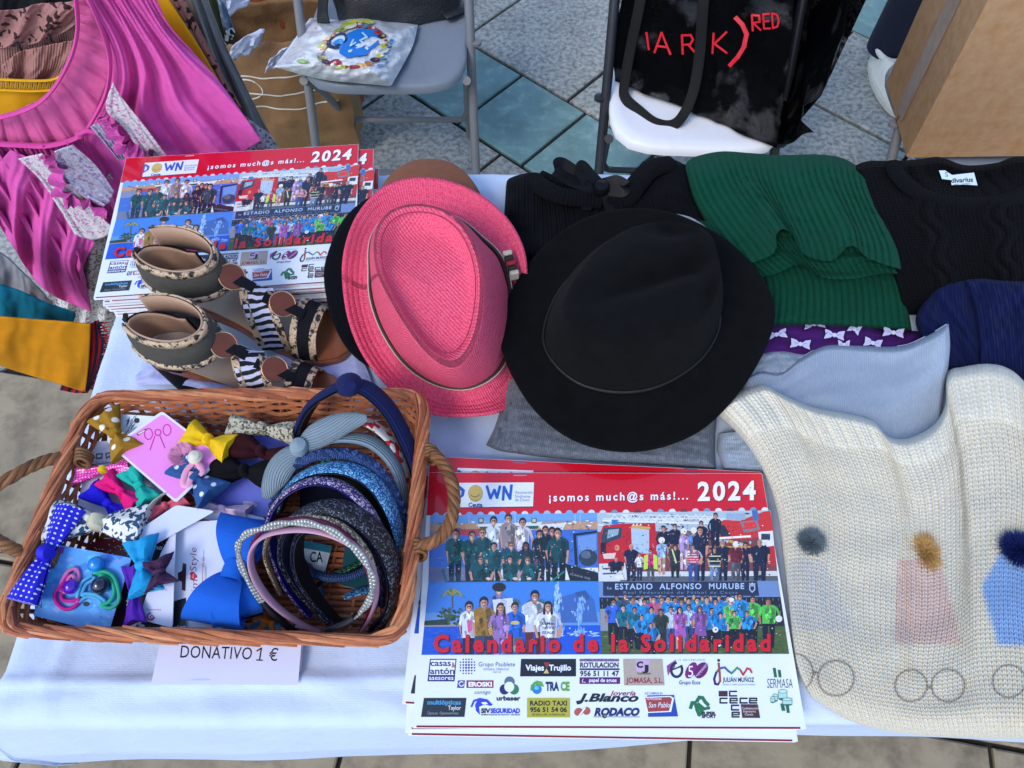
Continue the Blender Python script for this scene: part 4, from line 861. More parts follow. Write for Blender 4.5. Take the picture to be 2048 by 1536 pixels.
# ---- standing person behind the box: only a trouser leg and a shoe show
navy_cl = M('navy_trousers', (14, 20, 44), .85, var=.15, vs=60, bump=('noise', 300, .3)); shoe_m = M('white_shoe_leather', (214, 214, 206), .5, var=.05, vs=50, bump=('noise', 60, .5))
skin_m = M('skin', (196, 146, 120), .5, var=.06)
px_, py_ = 1.215, 2.04
t = thing('person', 'person in navy trousers and white trainers standing behind the cardboard box', 'person', (px_, py_, 0))
def skinned(name, verts, edges, rad, mat, parent, sub=2):
    me = bpy.data.meshes.new(name); me.from_pydata(verts, edges, []); me.materials.append(mat)
    o = bpy.data.objects.new(name, me); COL.objects.link(o); o.parent = parent
    m = o.modifiers.new('skin', 'SKIN')
    if not me.skin_vertices: bpy.context.view_layer.objects.active = o
    sv = me.skin_vertices[0].data if me.skin_vertices else None
    if sv is None:
        import bmesh
        bm = bmesh.new(); bm.from_mesh(me); lay = bm.verts.layers.skin.verify(); bm.verts.ensure_lookup_table()
        for i, v in enumerate(bm.verts): v[lay].radius = rad[i] if isinstance(rad[i], tuple) else (rad[i], rad[i]); v[lay].use_root = i == 0
        bm.to_mesh(me); bm.free()
    else:
        for i, v in enumerate(sv): v.radius = rad[i] if isinstance(rad[i], tuple) else (rad[i], rad[i])
    s2 = o.modifiers.new('smooth', 'SUBSURF'); s2.levels = sub; s2.render_levels = sub
    me.shade_smooth(); return o
V_ = [(.09, .02, .92), (0, .06, .50), (-.01, .09, .10), (.20, .06, .50), (.21, .10, .10), (.09, .02, 1.2), (.09, .03, 1.42), (.09, .02, 1.5), (.09, .0, 1.62), (.09, .0, 1.70),
      (-.09, .02, 1.38), (-.14, .0, 1.10), (-.10, -.12, .90), (.27, .02, 1.38), (.32, .0, 1.10), (.28, -.12, .90), (0, .02, .84), (.18, .02, .84)]
E_ = [(0, 16), (16, 1), (1, 2), (0, 17), (17, 3), (3, 4), (0, 5), (5, 6), (6, 7), (7, 8), (8, 9), (6, 10), (10, 11), (11, 12), (6, 13), (13, 14), (14, 15)]
R_ = [.13, .065, .045, .065, .045, .13, .11, .055, .10, .08, .06, .045, .035, .06, .045, .035, .085, .085]
skinned('body', V_, E_, R_, skin_m, t)
for s in (0, 1):
    b = B(); x = -.01+.22*s
    b.tube([(x+(.01 if not s else -.01), .0+.02, .90), (x+.005, .05, .52), (x, .075, .28), (x, .085, .09), (x, .085, .06)], [.10, .078, .066, .064, .063], 18); b.build('trouser_leg', navy_cl, t)
    sh = thing('trainer', None, None, (x, 0, 0)); sh.parent = t
    b = B(); n = 28; vs = []
    prof = [(0, 1), (.018, 1.02), (.022, .97), (.045, .9), (.068, .72), (.085, .5)]
    for k_, (z, sc) in enumerate(prof):
        for i in range(n):
            a = 2*PI*i/n; cy, cx = math.cos(a), math.sin(a)
            L_ = .15 if k_ < 3 else [.148, .125, .085][k_-3]; oy = -.02 if k_ < 3 else [-.018, .008, .052][k_-3]
            vs.append((cx*(.050-.010*(-cy > 0)*abs(cy))*(.9 if k_ > 3 else 1)*(sc if k_ < 4 else .85), oy+cy*L_, z+.006*(cy < -.7)))
    fs = [(k_*n+i, k_*n+(i+1) % n, k_*n+n+(i+1) % n, k_*n+n+i) for k_ in range(5) for i in range(n)]+[tuple(range(n-1, -1, -1))]
    b.add(vs, fs); o = b.build('upper', shoe_m, sh); 
    b = B(); b.lathe([(.9, 0), (1, .006), (1, .020), (.93, .024)], 28, (0, -.02, .0005), .053, .155); b.build('sole', M('rubber_sole', (196, 194, 184), .7, var=.1), sh)
    b = B(); b.tube([(.046*math.cos(a), .055+.045*math.sin(a)*1.05, .085+.012*math.sin(a)) for a in [2*PI*i/20 for i in range(20)]], .009, 8, closed=True); b.build('collar', shoe_m, sh)

# ---- paper carriers on the ground
kraft = M('kraft_paper', (122, 92, 62), .75, var=.07, vs=30, bump=[('noise', 12, 6), ('noise', 40, 1.5)], spec=.3); rust = M('rust_paper', (120, 60, 30), .7, var=.08, vs=25, bump=[('noise', 14, 5), ('noise', 50, 1)], spec=.3)
tissue = M('tissue_paper', (206, 214, 238), .7, var=.04, vs=30, bump=('noise', 70, .8), trans=.1)
def paper_bag(name, label, mat, x0, x1, y0, y1, h, rz, sd, rag=.01, out=.03):
    t = thing(name, label, 'paper bag', ((x0+x1)/2, (y0+y1)/2, 0), (0, 0, rz)); hx, hy = (x1-x0)/2, (y1-y0)/2
    per = []
    for (a, c, n) in (((-hx, -hy), (hx, -hy), 26), ((hx, -hy), (hx, hy), 14), ((hx, hy), (-hx, hy), 26), ((-hx, hy), (-hx, -hy), 14)):
        for i in range(n): f = i/n; per.append((lerp(a[0], c[0], f), lerp(a[1], c[1], f)))
    n = len(per)
    def surf(i, v):
        x, y = per[i % n]; z = h*v+(rag*ns(i*.35, sd) if v > .98 else 0); k = 1-.10*math.sin(v*PI)*.5
        bl = out*math.sin(v*PI*.9)*(1-abs(x)/hx*.5)
        w = .012*ns(x*9+sd, z*10, y*9)+.006*ns(x*26, z*24, sd+y*20)
        nx, ny = (x/hx)**3, (y/hy)**3; return Vector((x+nx*(w+bl*.5), y+ny*(w+bl), z))
    m = 30; vs = [surf(i, j/m) for j in range(m+1) for i in range(n)]
    b = B(); b.add(vs, [(j*n+i, j*n+(i+1) % n, j*n+n+(i+1) % n, j*n+n+i) for j in range(m) for i in range(n)]+[tuple(range(n-1, -1, -1))], [(i/n*2*(hx+hy)*2, j/m*h) for j in range(m+1) for i in range(n)])
    o = b.build('bag_body', mat, t, sharp=60); mm = o.modifiers.new('thickness', 'SOLIDIFY'); mm.thickness = .0012
    t['_s'] = 0; del t['_s']
    return t, surf
t, surf = paper_bag('paper_bag', 'crumpled brown kraft paper carrier with white line print, left of the grey chair', kraft, -.80, -.46, 1.70, 1.86, .40, R(4), 3)
k = Ink(lambda x, y, z: surf(int(x), y)+(surf(int(x)+1, y)-surf(int(x), y))*(x-int(x))+Vector((0, -.0016-z, 0)))
wl = (206, 200, 190)
for y0, y1 in ((.80, .80), (.68, .66), (.56, .55)): k.line([(i, lerp(y0, y1, i/25)+.02*math.sin(i*.25)) for i in range(0, 26)], .012, wl) if False else k.line([(i, lerp(y0, y1, i/25)-.03*math.sin(i*PI/25)) for i in range(0, 25)], .011, wl)
kk = [(6+3.6*math.cos(a), .68+.075*math.sin(a)) for a in [2*PI*i/24 for i in range(25)]]
for a, c in zip(kk, kk[1:]):
    dx, dy = c[0]-a[0], c[1]-a[1]; k.poly([(a[0]*1, a[1]+.006), (c[0], c[1]+.006), (c[0], c[1]-.006), (a[0], a[1]-.006)] if abs(dx) > abs(dy)*40 else [(a[0]-.12, a[1]), (a[0]+.12, a[1]), (c[0]+.12, c[1]), (c[0]-.12, c[1])], wl, k.k)
k.build('line_print', M('white_print', vcol=True, rough=.6), t, smooth=False, ink=True)
t, surf = paper_bag('paper_bag', 'rust brown paper carrier with a white cord handle, behind the kraft carrier', rust, -.92, -.47, 1.92, 2.10, .52, R(-3), 9)
b = B(); b.tube(curve([(.12, -.10, .50), (.10, -.13, .53), (.085, -.15, .60), (.10, -.15, .68), (.15, -.13, .70), (.19, -.11, .60), (.2, -.09, .5)], 30), .006, 8); b.build('cord_handle', M('white_cord', (214, 208, 196), .8, bump=('noise', 300, .5)), t)
for i, (px, py, z, sx, lb) in enumerate([(492, 92, .42, .05, 'pale tissue paper sticking up behind the rim of the kraft carrier'), (556, 118, .41, .035, 'small white slip of tissue paper at the right of the kraft carrier rim'), (470, 4, .55, .05, 'pale blue tissue paper at the top of the rust carrier')]):
    q = P(px, py, z); b = B(); vs = []
    for j in range(9):
        for i2 in range(9): u, v = i2/8-.5, j/8-.5; vs.append((q.x+u*sx*1.6+v*sx*.5, q.y+.04*u+.010*ns(u*5+i, v*5), q.z+v*sx*1.2*(1-.5*abs(u))+.008*ns(u*4, v*4+i)+.02*u))
    b.add(vs, [(j*9+a, j*9+a+1, j*9+10+a, j*9+9+a) for j in range(8) for a in range(8)]); o = b.build('tissue_sheet', tissue); tag(o, lb, 'tissue paper'); mm = o.modifiers.new('thickness', 'SOLIDIFY'); mm.thickness = .0006

# ---- leather handbag and sweets bag on the grey chair
leather = M('black_leather', (20, 21, 24), .42, var=.1, vs=30, bump=[('vor', 260, .8), ('noise', 20, 2)], spec=.5)
q0 = P(770, 60, .456)
t = thing('handbag', 'black grained leather handbag lying at the back of the grey chair', 'handbag', (q0.x+.03, q0.y+.09, .455), (0, 0, R(12)))
b = B(); vs = []; n = 40; m = 14
for j in range(m+1):
    v = j/m; z = .19*v
    for i in range(n):
        a = 2*PI*i/n; r = (abs(math.cos(a))**3.2+abs(math.sin(a))**3.2)**(-1/3.2)
        sx, sy = .155*(1-.18*v+.06*math.sin(v*PI)), .075*(1-.62*v**1.5)
        w = .010*ns(math.cos(a)*3, v*4, math.sin(a)*3); vs.append(((sx*math.cos(a)*r+w*math.cos(a)), sy*math.sin(a)*r+w*math.sin(a)+.05*v, z+.001))
b.add(vs, [(j*n+i, j*n+(i+1) % n, j*n+n+(i+1) % n, j*n+n+i) for j in range(m) for i in range(n)]+[tuple(range(n-1, -1, -1)), tuple(range(m*n, m*n+n))]); b.build('bag_body', leather, t)
b = B(); b.ribbon(curve([(-.13, .0, .15), (-.17, -.04, .10), (-.19, -.06, .03), (-.17, -.075, .012), (-.10, -.085, .012)], 30), .03, .004, up=(0, 0, 1)); b.build('strap', leather, t)
b = B(); b.box((.13, -.055, .012), (.07, .05, .012), Matrix.Rotation(.3, 3, 'Z'), .003); b.build('base_flap', leather, t)

poly_w = M('glossy_poly', (216, 220, 226), .16, var=.03, bump=[('noise', 26, 5), ('noise', 60, 2)], spec=.7, coat=.6)
OUT = ([(620, 36), (668, 42), (720, 30), (775, 40), (836, 50)], [(836, 50), (826, 90), (806, 130), (782, 172)], [(548, 134), (640, 158), (712, 166), (782, 172)], [(620, 36), (598, 70), (572, 108), (548, 134)])
def sw(u, v):
    e = min(u, 1-u, v, 1-v); return .461+.062*(1-(1-min(1, e/.36))**2)+.007*ns(u*9, v*8, 2)+.004*ns(u*22, v*20, 5)*min(1, e*10)
t = thing('sweets_bag', 'glossy white plastic bag printed with sweets lying on the grey chair', 'plastic bag', P(690, 100, .458))
stay(patch('pouch', poly_w, *OUT, sw, 60, 44, t))
b = B(); cs = [P(*q, .459) for q in ((620, 36), (836, 50), (782, 172), (548, 134))]; b.add(cs, [(3, 2, 1, 0), (0, 1, 2, 3)][:1]); stay(b.build('underside', poly_w, t, smooth=False))
_T, _R2, _B2, _L2 = even(OUT[0]), even(OUT[1]), even(OUT[2]), even(OUT[3])
def swuv(u, v, z):
    q = [(1-v)*_T(u)[k]+v*_B2(u)[k]+(1-u)*_L2(v)[k]+u*_R2(v)[k]-((1-u)*(1-v)*_T(0)[k]+u*(1-v)*_T(1)[k]+(1-u)*v*_B2(0)[k]+u*v*_B2(1)[k]) for k in (0, 1)]
    return P(q[0], q[1], sw(u, v))+Vector((0, -.0004, .0042+z))
k = Ink(swuv); r = random.Random(8)
for i in range(26):
    a = 2*PI*i/26; u, v = .52+.27*math.cos(a), .48+.32*math.sin(a)
    k.ell(u, v, r.uniform(.03, .05), r.uniform(.035, .06), r.choice([(200, 130, 70), (176, 60, 70), (236, 226, 210), (190, 196, 60), (130, 80, 60), (90, 130, 170), (226, 190, 130), (30, 40, 70)]), None, 9, rot=r.uniform(0, 3))
    k.ell(u+.01, v-.01, .016, .02, r.choice([(240, 236, 226), (150, 60, 40), (214, 170, 80)]), None, 8)
k.ell(.36, .40, .085, .13, (36, 44, 84)); k.ell(.37, .40, .06, .085, (186, 206, 226)); k.ell(.38, .42, .04, .05, (60, 150, 220))
k.poly([(.42, .30), (.50, .22), (.66, .20), (.72, .38), (.66, .58), (.52, .66), (.44, .60), (.40, .46)], (24, 120, 206)); k.line([(.55, .27), (.60, .32), (.56, .38), (.61, .43), (.56, .50)], .02, (200, 226, 240)); k.line([(.50, .36), (.50, .48), (.53, .42)], .014, (190, 220, 240))
k.ell(.42, .14, .10, .045, (190, 206, 50), rot=-.1); k.ell(.56, .10, .06, .03, (206, 214, 90)); k.ell(.33, .22, .05, .03, (120, 160, 60)); k.ell(.18, .80, .05, .035, (130, 170, 70), rot=-.4); k.ell(.29, .68, .02, .03, (90, 130, 60)); k.ell(.45, .76, .05, .07, (190, 50, 80)); k.ell(.45, .74, .02, .02, (240, 220, 226)); k.ell(.28, .52, .02, .06, (206, 170, 110))
for i in range(9): k.poly([(.80+.012*i*(i % 2), .30+.05*i), (.83+.004*i, .29+.05*i), (.835+.004*i, .325+.05*i), (.80+.012*i*(i % 2), .335+.05*i)], (60, 130, 190))
for i in range(70): k.ell(r.uniform(.03, .97), r.uniform(.03, .97), .003, .005, (70, 80, 110), 0, 6)
stay(k.build('printed_design', M('sweets_print', vcol=True, rough=.2, var=.04, coat=.6), t, smooth=False, ink=True))
# ================================================================ garments hanging from a rail left of the table
rail_m = M('rail_steel', (150, 152, 156), .3, metal=.9, var=.05)
t = thing('garment_rail', 'low steel garment rail standing left of the table, behind the hanging clothes', 'clothes rail', (-.92, 1.1, 0))
b = B(); b.tube([(0, -.62, 1.34), (0, .62, 1.34)], .012, 10); b.build('rail', rail_m, t)
for s in (-1, 1):
    b = B(); b.tube(curve([(-.42, s*.60, .02), (-.42, s*.60, 1.0), (-.40, s*.60, 1.30), (-.3, s*.60, 1.338), (0, s*.60, 1.34)], 30), .012, 10); b.build('post', rail_m, t)
    b = B(); b.tube([(-.75, s*.60, .013), (-.2, s*.60, .013)], .012, 10); b.build('foot', rail_m, t)
def garm(name, label, cat): return thing(name, label, cat, (-.8, 1, 0))
def gp(t, name, mat, top, right, bottom, left, Y, fold=(0, 0, 0), nu=70, nv=70, thick=.0012, warp=None):
    """hanging cloth: Y = distance, fold = (depth, count, slant)"""
    d, n, sl = fold
    def zf(u, v): return Y-(d*math.sin((u+sl*v)*n*2*PI+2*ns(u*3, v*2, Y*9))*(.35+.65*v)+d*.7*ns(u*n*1.7, v*1.5, Y*5)+d*.11*math.sin((u+sl*v)*n*2*PI*3.7+4*ns(u*4, v*3, Y*7)))
    o = patch(name, mat, top, right, bottom, left, zf, nu, nv, t, ptf=PY, thick=thick, warp=warp); return stay(o)
pinkm = M('pink_muslin', (222, 90, 174), .85, var=.10, vs=60, bump=[('weave', 520, .18), ('noise', 24, 5), ('noise', 60, 2.4), ('noise', 150, 1.2)], sheen=.1, spec=.2)
pinky = M('pink_muslin_sheer', (212, 94, 152), .85, var=.12, vs=70, bump=[('rib', 46, 3.0), ('weave', 520, .18), ('noise', 60, .8)], sheen=.2, spec=.2)
pinkb = M('pink_binding', (204, 72, 148), .85, var=.08, bump=('noise', 300, .5), sheen=.2, spec=.2)
lace = M('white_lace', (206, 200, 204), .85, var=.08, vs=200, bump=[('vor', 230, .9)], col2=(192, 128, 164), pat=('vorc', 300, .74, .78))
sequin = M('silver_sequins', (190, 186, 206), .28, var=.35, vs=160, bump=[('vor', 150, 1.2)], metal=.4, col2=(160, 130, 165), pat=('vorc', 260, .78, .80))
t = garm('blouse', 'pink muslin blouse with white lace strips hanging in front of the other garments', 'blouse')
gp(t, 'side_panel', pinkm, [(160, -14), (230, -16), (306, -14)], [(306, -14), (345, 60), (420, 140), (470, 205), (522, 282)], [(236, 440), (330, 400), (430, 340), (522, 282)], [(160, -14), (204, 62), (222, 124), (214, 184), (168, 268), (196, 350), (236, 440)], .950, (.016, 4, -.2), 110, 110)
gp(t, 'yoke', pinky, [(149, -10), (155, 60), (138, 124), (98, 188), (-30, 244)], [(-30, 244), (-30, 270), (-30, 292)], [(178, -10), (219, 112), (205, 190), (160, 272), (96, 292), (-30, 292)], [(149, -10), (160, -10), (178, -10)], .958, (.004, 11, 0), 120, 20)
gp(t, 'lower_panel', pinkm, [(-30, 290), (40, 292), (98, 290), (162, 276)], [(162, 276), (196, 340), (232, 410), (238, 450)], [(-30, 420), (60, 500), (140, 575), (183, 622), (160, 560), (156, 500), (200, 470), (238, 450)], [(-30, 290), (-30, 350), (-30, 420)], .942, (.020, 5, -.5), 110, 100)
gp(t, 'tail', pinkm, [(20, 300), (80, 330), (150, 400), (188, 488)], [(188, 488), (172, 520), (158, 560), (183, 624)], [(-30, 400), (30, 500), (90, 580), (183, 624)], [(20, 300), (-10, 340), (-30, 400)], .930, (.018, 3, -.3), 70, 70)
def seamtube(pts, Y, r): b = B(); b.tube(curve([PY(x, y, Y) for x, y in pts], 70), r, 8, flat=.5); return b
for q, r in (([(151, -10), (155, 60), (138, 124), (98, 188), (50, 220), (-30, 242)], .0055), ([(176, -10), (206, 62), (220, 120), (214, 180), (190, 232), (160, 272), (100, 291), (40, 290), (-30, 286)], .0060)): stay(seamtube(q, .940, r).build('binding', pinkb, t))
b = B(); b.tube(curve([PY(x, y, .925) for x, y in [(160, 268), (176, 262), (204, 272), (226, 300)]], 20), .0035, 8); stay(b.build('tie_cord', pinkb, t))
b = B(); b.lathe([(.0, -.006), (.006, -.003), (.006, .003), (0, .006)], 12, PY(159, 270, .93)); stay(b.build('knot', pinkb, t))
for q in (([(226, 164), (232, 178), (243, 196)], [(243, 196), (290, 254), (334, 314)], [(290, 322), (312, 318), (334, 314)], [(226, 164), (212, 218), (252, 262), (290, 322)]), ([(36, 318), (60, 312), (84, 307)], [(84, 307), (140, 372), (232, 462)], [(150, 470), (190, 480), (232, 462)], [(36, 318), (80, 360), (120, 420), (150, 470)])):
    gp(t, 'lace_strip', lace, *q, .916, (.002, 3, 0), 40, 60, .0008)
for q in (([(108, 303), (126, 296), (145, 290)], [(145, 290), (190, 330), (228, 382)], [(206, 414), (220, 402), (228, 382)], [(108, 303), (120, 350), (160, 390), (206, 414)]), ([(180, 254), (190, 248), (202, 245)], [(202, 245), (224, 276), (250, 318)], [(236, 320), (244, 320), (250, 318)], [(180, 254), (206, 284), (236, 320)])):
    gp(t, 'sequin_strip', sequin, *q, .910, (.003, 3, 0), 40, 50, .0008)
for q in ([(84, 308), (112, 340), (122, 372), (132, 398), (170, 412), (215, 430)], [(204, 232), (222, 262), (250, 292), (288, 310), (300, 322)]):
    b = B(); pts = curve([PY(x+5*math.sin(i*2.1), y+5*math.cos(i*2.5), .905) for i, (x, y) in enumerate(q)], 60); w = [.022+.010*math.sin(i*.7) for i in range(60)]
    wv = [(.8, -.6*math.sin(i*.8), -.5+.5*math.sin(i*.55)) for i in range(60)]
    b.ribbon(pts, w, .0012, wvec=wv); stay(b.build('ruffle', pinkm, t))
musty = M('mustard_jersey', (216, 160, 18), .8, var=.08, vs=14, bump=('noise', 500, .25), sheen=.2, spec=.2)
t = garm('mustard_jersey', 'mustard yellow top with an openwork neckline, hanging behind the pink blouse', 'top')
gp(t, 'body', musty, [(-30, 168), (60, 176), (134, 160), (156, 60), (230, -14), (328, -14)], [(328, -14), (395, 90), (445, 175), (500, 262)], [(-30, 330), (200, 330), (400, 320), (500, 262)], [(-30, 168), (-30, 250), (-30, 330)], 1.0, (.004, 3, 0))
crochet = M('mustard_crochet', (206, 160, 40), .85, var=.1, bump=[('rib', 130, 2)], col2=(0, 0, 0), pat=('stripeu', 130, .55, .7), hole=True)
gp(t, 'neck_trim', crochet, [(-30, 156), (50, 160), (105, 158), (140, 138)], [(140, 138), (138, 150), (135, 164)], [(-30, 178), (60, 182), (112, 178), (135, 164)], [(-30, 156), (-30, 168), (-30, 178)], .992, (0, 1, 0), 120, 6)
for q in ([(-30, 157), (50, 161), (105, 159), (140, 140)], [(-30, 178), (60, 182), (112, 178), (136, 164)]): stay(seamtube(q, .988, .0028).build('trim_edge', musty, t))
dpink = M('dusty_pink_knit', (158, 112, 104), .9, var=.10, vs=80, bump=[('rib', 180, 1.2), ('noise', 300, .5)], sheen=.2, spec=.2)
dopen = M('dusty_pink_openwork', (158, 112, 108), .9, var=.1, vs=80, bump=[('vor', 140, 1.6)], col2=(52, 30, 30), pat=('vorc', 130, .80, .81), sheen=.2, spec=.2)
t = garm('cardigan', 'dusty pink openwork knit cardigan hanging behind the mustard top', 'cardigan')
gp(t, 'body', dpink, [(-30, 84), (40, 92), (110, 66), (170, 20), (260, -14), (358, -14)], [(358, -14), (400, 70), (440, 140), (482, 215)], [(-30, 330), (200, 330), (400, 320), (482, 215)], [(-30, 84), (-30, 200), (-30, 330)], 1.035, (.008, 4, 0))
gp(t, 'openwork_collar', dopen, [(-30, 22), (30, 20), (80, 8), (150, 2), (200, -14)], [(200, -14), (180, 20), (160, 44)], [(-30, 98), (40, 92), (100, 76), (160, 44)], [(-30, 22), (-30, 60), (-30, 98)], 1.022, (.010, 3, .2))
gp(t, 'inner_fold', dpink, [(4, 130), (40, 104), (90, 92), (150, 80)], [(150, 80), (140, 120), (120, 160)], [(20, 160), (60, 168), (90, 168), (120, 160)], [(4, 130), (8, 146), (20, 160)], 1.016, (.008, 2, .2))
gp(t, 'sleeve_edge', dopen, [(340, -14), (352, -14), (362, -14)], [(362, -14), (402, 66), (440, 136), (478, 214)], [(440, 180), (458, 200), (478, 214)], [(340, -14), (380, 70), (415, 130), (440, 180)], 1.028, (.002, 2, 0))
for x, y in ((38, 92), (100, 76)):
    b = B(); b.tube([PY(x-4, y-8, .995), PY(x, y, .99), PY(x+5, y+8, .995)], .0022, 6); stay(b.build('hook', M('black_hook', (24, 26, 34), .4, metal=.4, var=.1), t))
for nm, lb, cat, col, q, Y, bump in [
    ('black_garment', 'black garment at the very back of the rail, above the dusty pink cardigan', 'garment', (22, 22, 28), ([(-30, -14), (60, -14), (150, -14)], [(150, -14), (150, 20), (150, 60)], [(-30, 60), (60, 60), (150, 60)], [(-30, -14), (-30, 20), (-30, 60)]), 1.12, ('noise', 300, .4)),
    ('taupe_jumper', 'taupe grey knit jumper hanging beside the dusty pink sleeve', 'jumper', (116, 110, 104), ([(340, -14), (372, -14), (400, -14)], [(400, -14), (424, 50), (438, 110), (450, 160)], [(400, 110), (424, 120), (450, 160)], [(340, -14), (360, 30), (384, 70), (400, 110)]), 1.075, ('noise', 500, .5)),
    ('grey_cardigan', 'long grey jersey cardigan whose edge falls in front of the paper carriers', 'cardigan', (120, 122, 122), ([(384, -14), (396, -14), (410, -14)], [(410, -14), (450, 90), (500, 190), (560, 310)], [(440, 320), (500, 330), (560, 310)], [(384, -14), (420, 90), (450, 170), (470, 240), (440, 320)]), 1.06, ('noise', 600, .4)),
    ('olive_jacket', 'olive green jacket hanging between the grey cardigan and the denim', 'jacket', (70, 74, 48), ([(396, -14), (412, -14), (430, -14)], [(430, -14), (440, 30), (448, 70), (446, 90)], [(420, 70), (434, 80), (446, 90)], [(396, -14), (404, 20), (412, 50), (420, 70)]), 1.10, ('noise', 300, .4)),
    ('denim_garment', 'pale blue washed denim garment with a ragged printed hem beside the rust carrier', 'denim', (104, 124, 150), ([(410, -14), (430, -14), (446, -14)], [(446, -14), (458, 30), (468, 64), (462, 78)], [(442, 84), (452, 84), (462, 78)], [(410, -14), (424, 30), (436, 60), (442, 84)]), 1.14, ('noise', 60, 2))]:
    m = M(nm+'_cloth', col, .9, var=.14, vs=50, bump=bump, spec=.2, col2=(190, 200, 214) if 'denim' in nm else None, pat=('noise', 60, .5, .7) if 'denim' in nm else None)
    t = garm(nm, lb, cat); gp(t, 'body', m, *q, Y, (.006, 2, 0), 40, 60)
    if nm == 'denim_garment':
        gp(t, 'ragged_hem', M('hem_print', (206, 206, 204), .9, var=.2, vs=90, col2=(26, 26, 30), pat=('vorc', 170, .5, .55), bump=('noise', 200, .8)), [(436, 66), (450, 62), (464, 56)], [(464, 56), (470, 66), (466, 78)], [(440, 92), (450, 94), (466, 78)], [(436, 66), (436, 80), (440, 92)], 1.125, (.002, 2, 0), 20, 20)
    if nm == 'grey_cardigan':
        stay(seamtube([(384, -14), (420, 90), (450, 170), (470, 240)], 1.052, .004).build('binding', m, t))
# lace and scarves lower down
wlace = M('white_lace_skirt', (196, 196, 196), .85, var=.12, vs=120, bump=[('vor', 130, 1.6), ('noise', 40, 2)], col2=(132, 116, 116), pat=('vorc', 200, .72, .74), spec=.2)
t = garm('lace_dress', 'white lace dress hanging behind the blouse, its hem falling beside the table edge', 'dress')
gp(t, 'skirt', wlace, [(120, 360), (200, 350), (320, 340)], [(320, 340), (280, 440), (262, 560), (248, 700)], [(90, 650), (150, 664), (200, 700), (248, 700)], [(120, 360), (110, 460), (100, 560), (90, 650)], .965, (.014, 4, .1), 70, 90)
gp(t, 'lace_edge', wlace, [(490, 232), (510, 248), (530, 262)], [(530, 262), (548, 280), (560, 310)], [(480, 320), (520, 320), (560, 310)], [(490, 232), (486, 270), (480, 320)], 1.0, (.006, 2, 0), 20, 20)
for nm, lb, cat, col, q, Y, fold in [
    ('grey_scarf', 'pale grey scarf hanging between the pink blouse and the teal scarf', 'scarf', (146, 146, 152), ([(-30, 480), (20, 522), (60, 560), (104, 604)], [(104, 604), (104, 612), (98, 622)], [(-30, 590), (30, 590), (60, 606), (98, 622)], [(-30, 480), (-30, 540), (-30, 590)]), .86, (.006, 2, 0)),
    ('teal_scarf', 'teal jersey scarf hanging just above the mustard scarf', 'scarf', (0, 98, 124), ([(-30, 562), (30, 580), (90, 606), (150, 626)], [(150, 626), (148, 640), (140, 652)], [(-30, 650), (30, 650), (90, 652), (140, 652)], [(-30, 562), (-30, 600), (-30, 650)]), .80, (.005, 2, 0)),
    ('mustard_scarf', 'mustard yellow felt scarf hanging in front of the red tartan scarf', 'scarf', (186, 122, 10), ([(-30, 632), (60, 640), (120, 644), (181, 650)], [(181, 650), (180, 690), (176, 740), (170, 784)], [(-30, 722), (50, 748), (110, 766), (170, 784)], [(-30, 632), (-30, 680), (-30, 722)]), .735, (.006, 1.5, .1))]:
    t = garm(nm, lb, cat); gp(t, 'cloth', M(nm+'_cloth', col, .92, var=.10, vs=30, bump=[('fine', 700, .4), ('noise', 30, 1.5)], spec=.15, sheen=.2), *q, Y, fold, 60, 40, .003)
tart = M('tartan_red', (150, 20, 34), .9, var=.15, vs=60, bump=('noise', 300, .5), col2=(24, 26, 50), pat=('stripeu', 34, .1, .5), spec=.2)
t = garm('tartan_scarf', 'red and navy tartan scarf with a fringed edge behind the mustard scarf', 'scarf')
q = ([(150, 655), (180, 648), (198, 640)], [(198, 640), (204, 690), (196, 740), (176, 786)], [(120, 780), (150, 786), (176, 786)], [(150, 655), (140, 690), (130, 740), (120, 780)])
gp(t, 'cloth', tart, *q, .75, (.008, 1.5, .1), 30, 50, .002)
b = B(); r = random.Random(4)
for i in range(46):
    y = lerp(644, 782, i/45); x = pl([(196, 640), (203, 690), (196, 740), (176, 786)], i/45)[0]-2; l = r.uniform(12, 24)
    b.tube([PY(x, y, .75), PY(x+l*.5, y-r.uniform(-2, 5), .748), PY(x+l, y-r.uniform(-5, 9), .75)], [.0022, .0018, .0006], 5)
stay(b.build('fringe', tart, t))
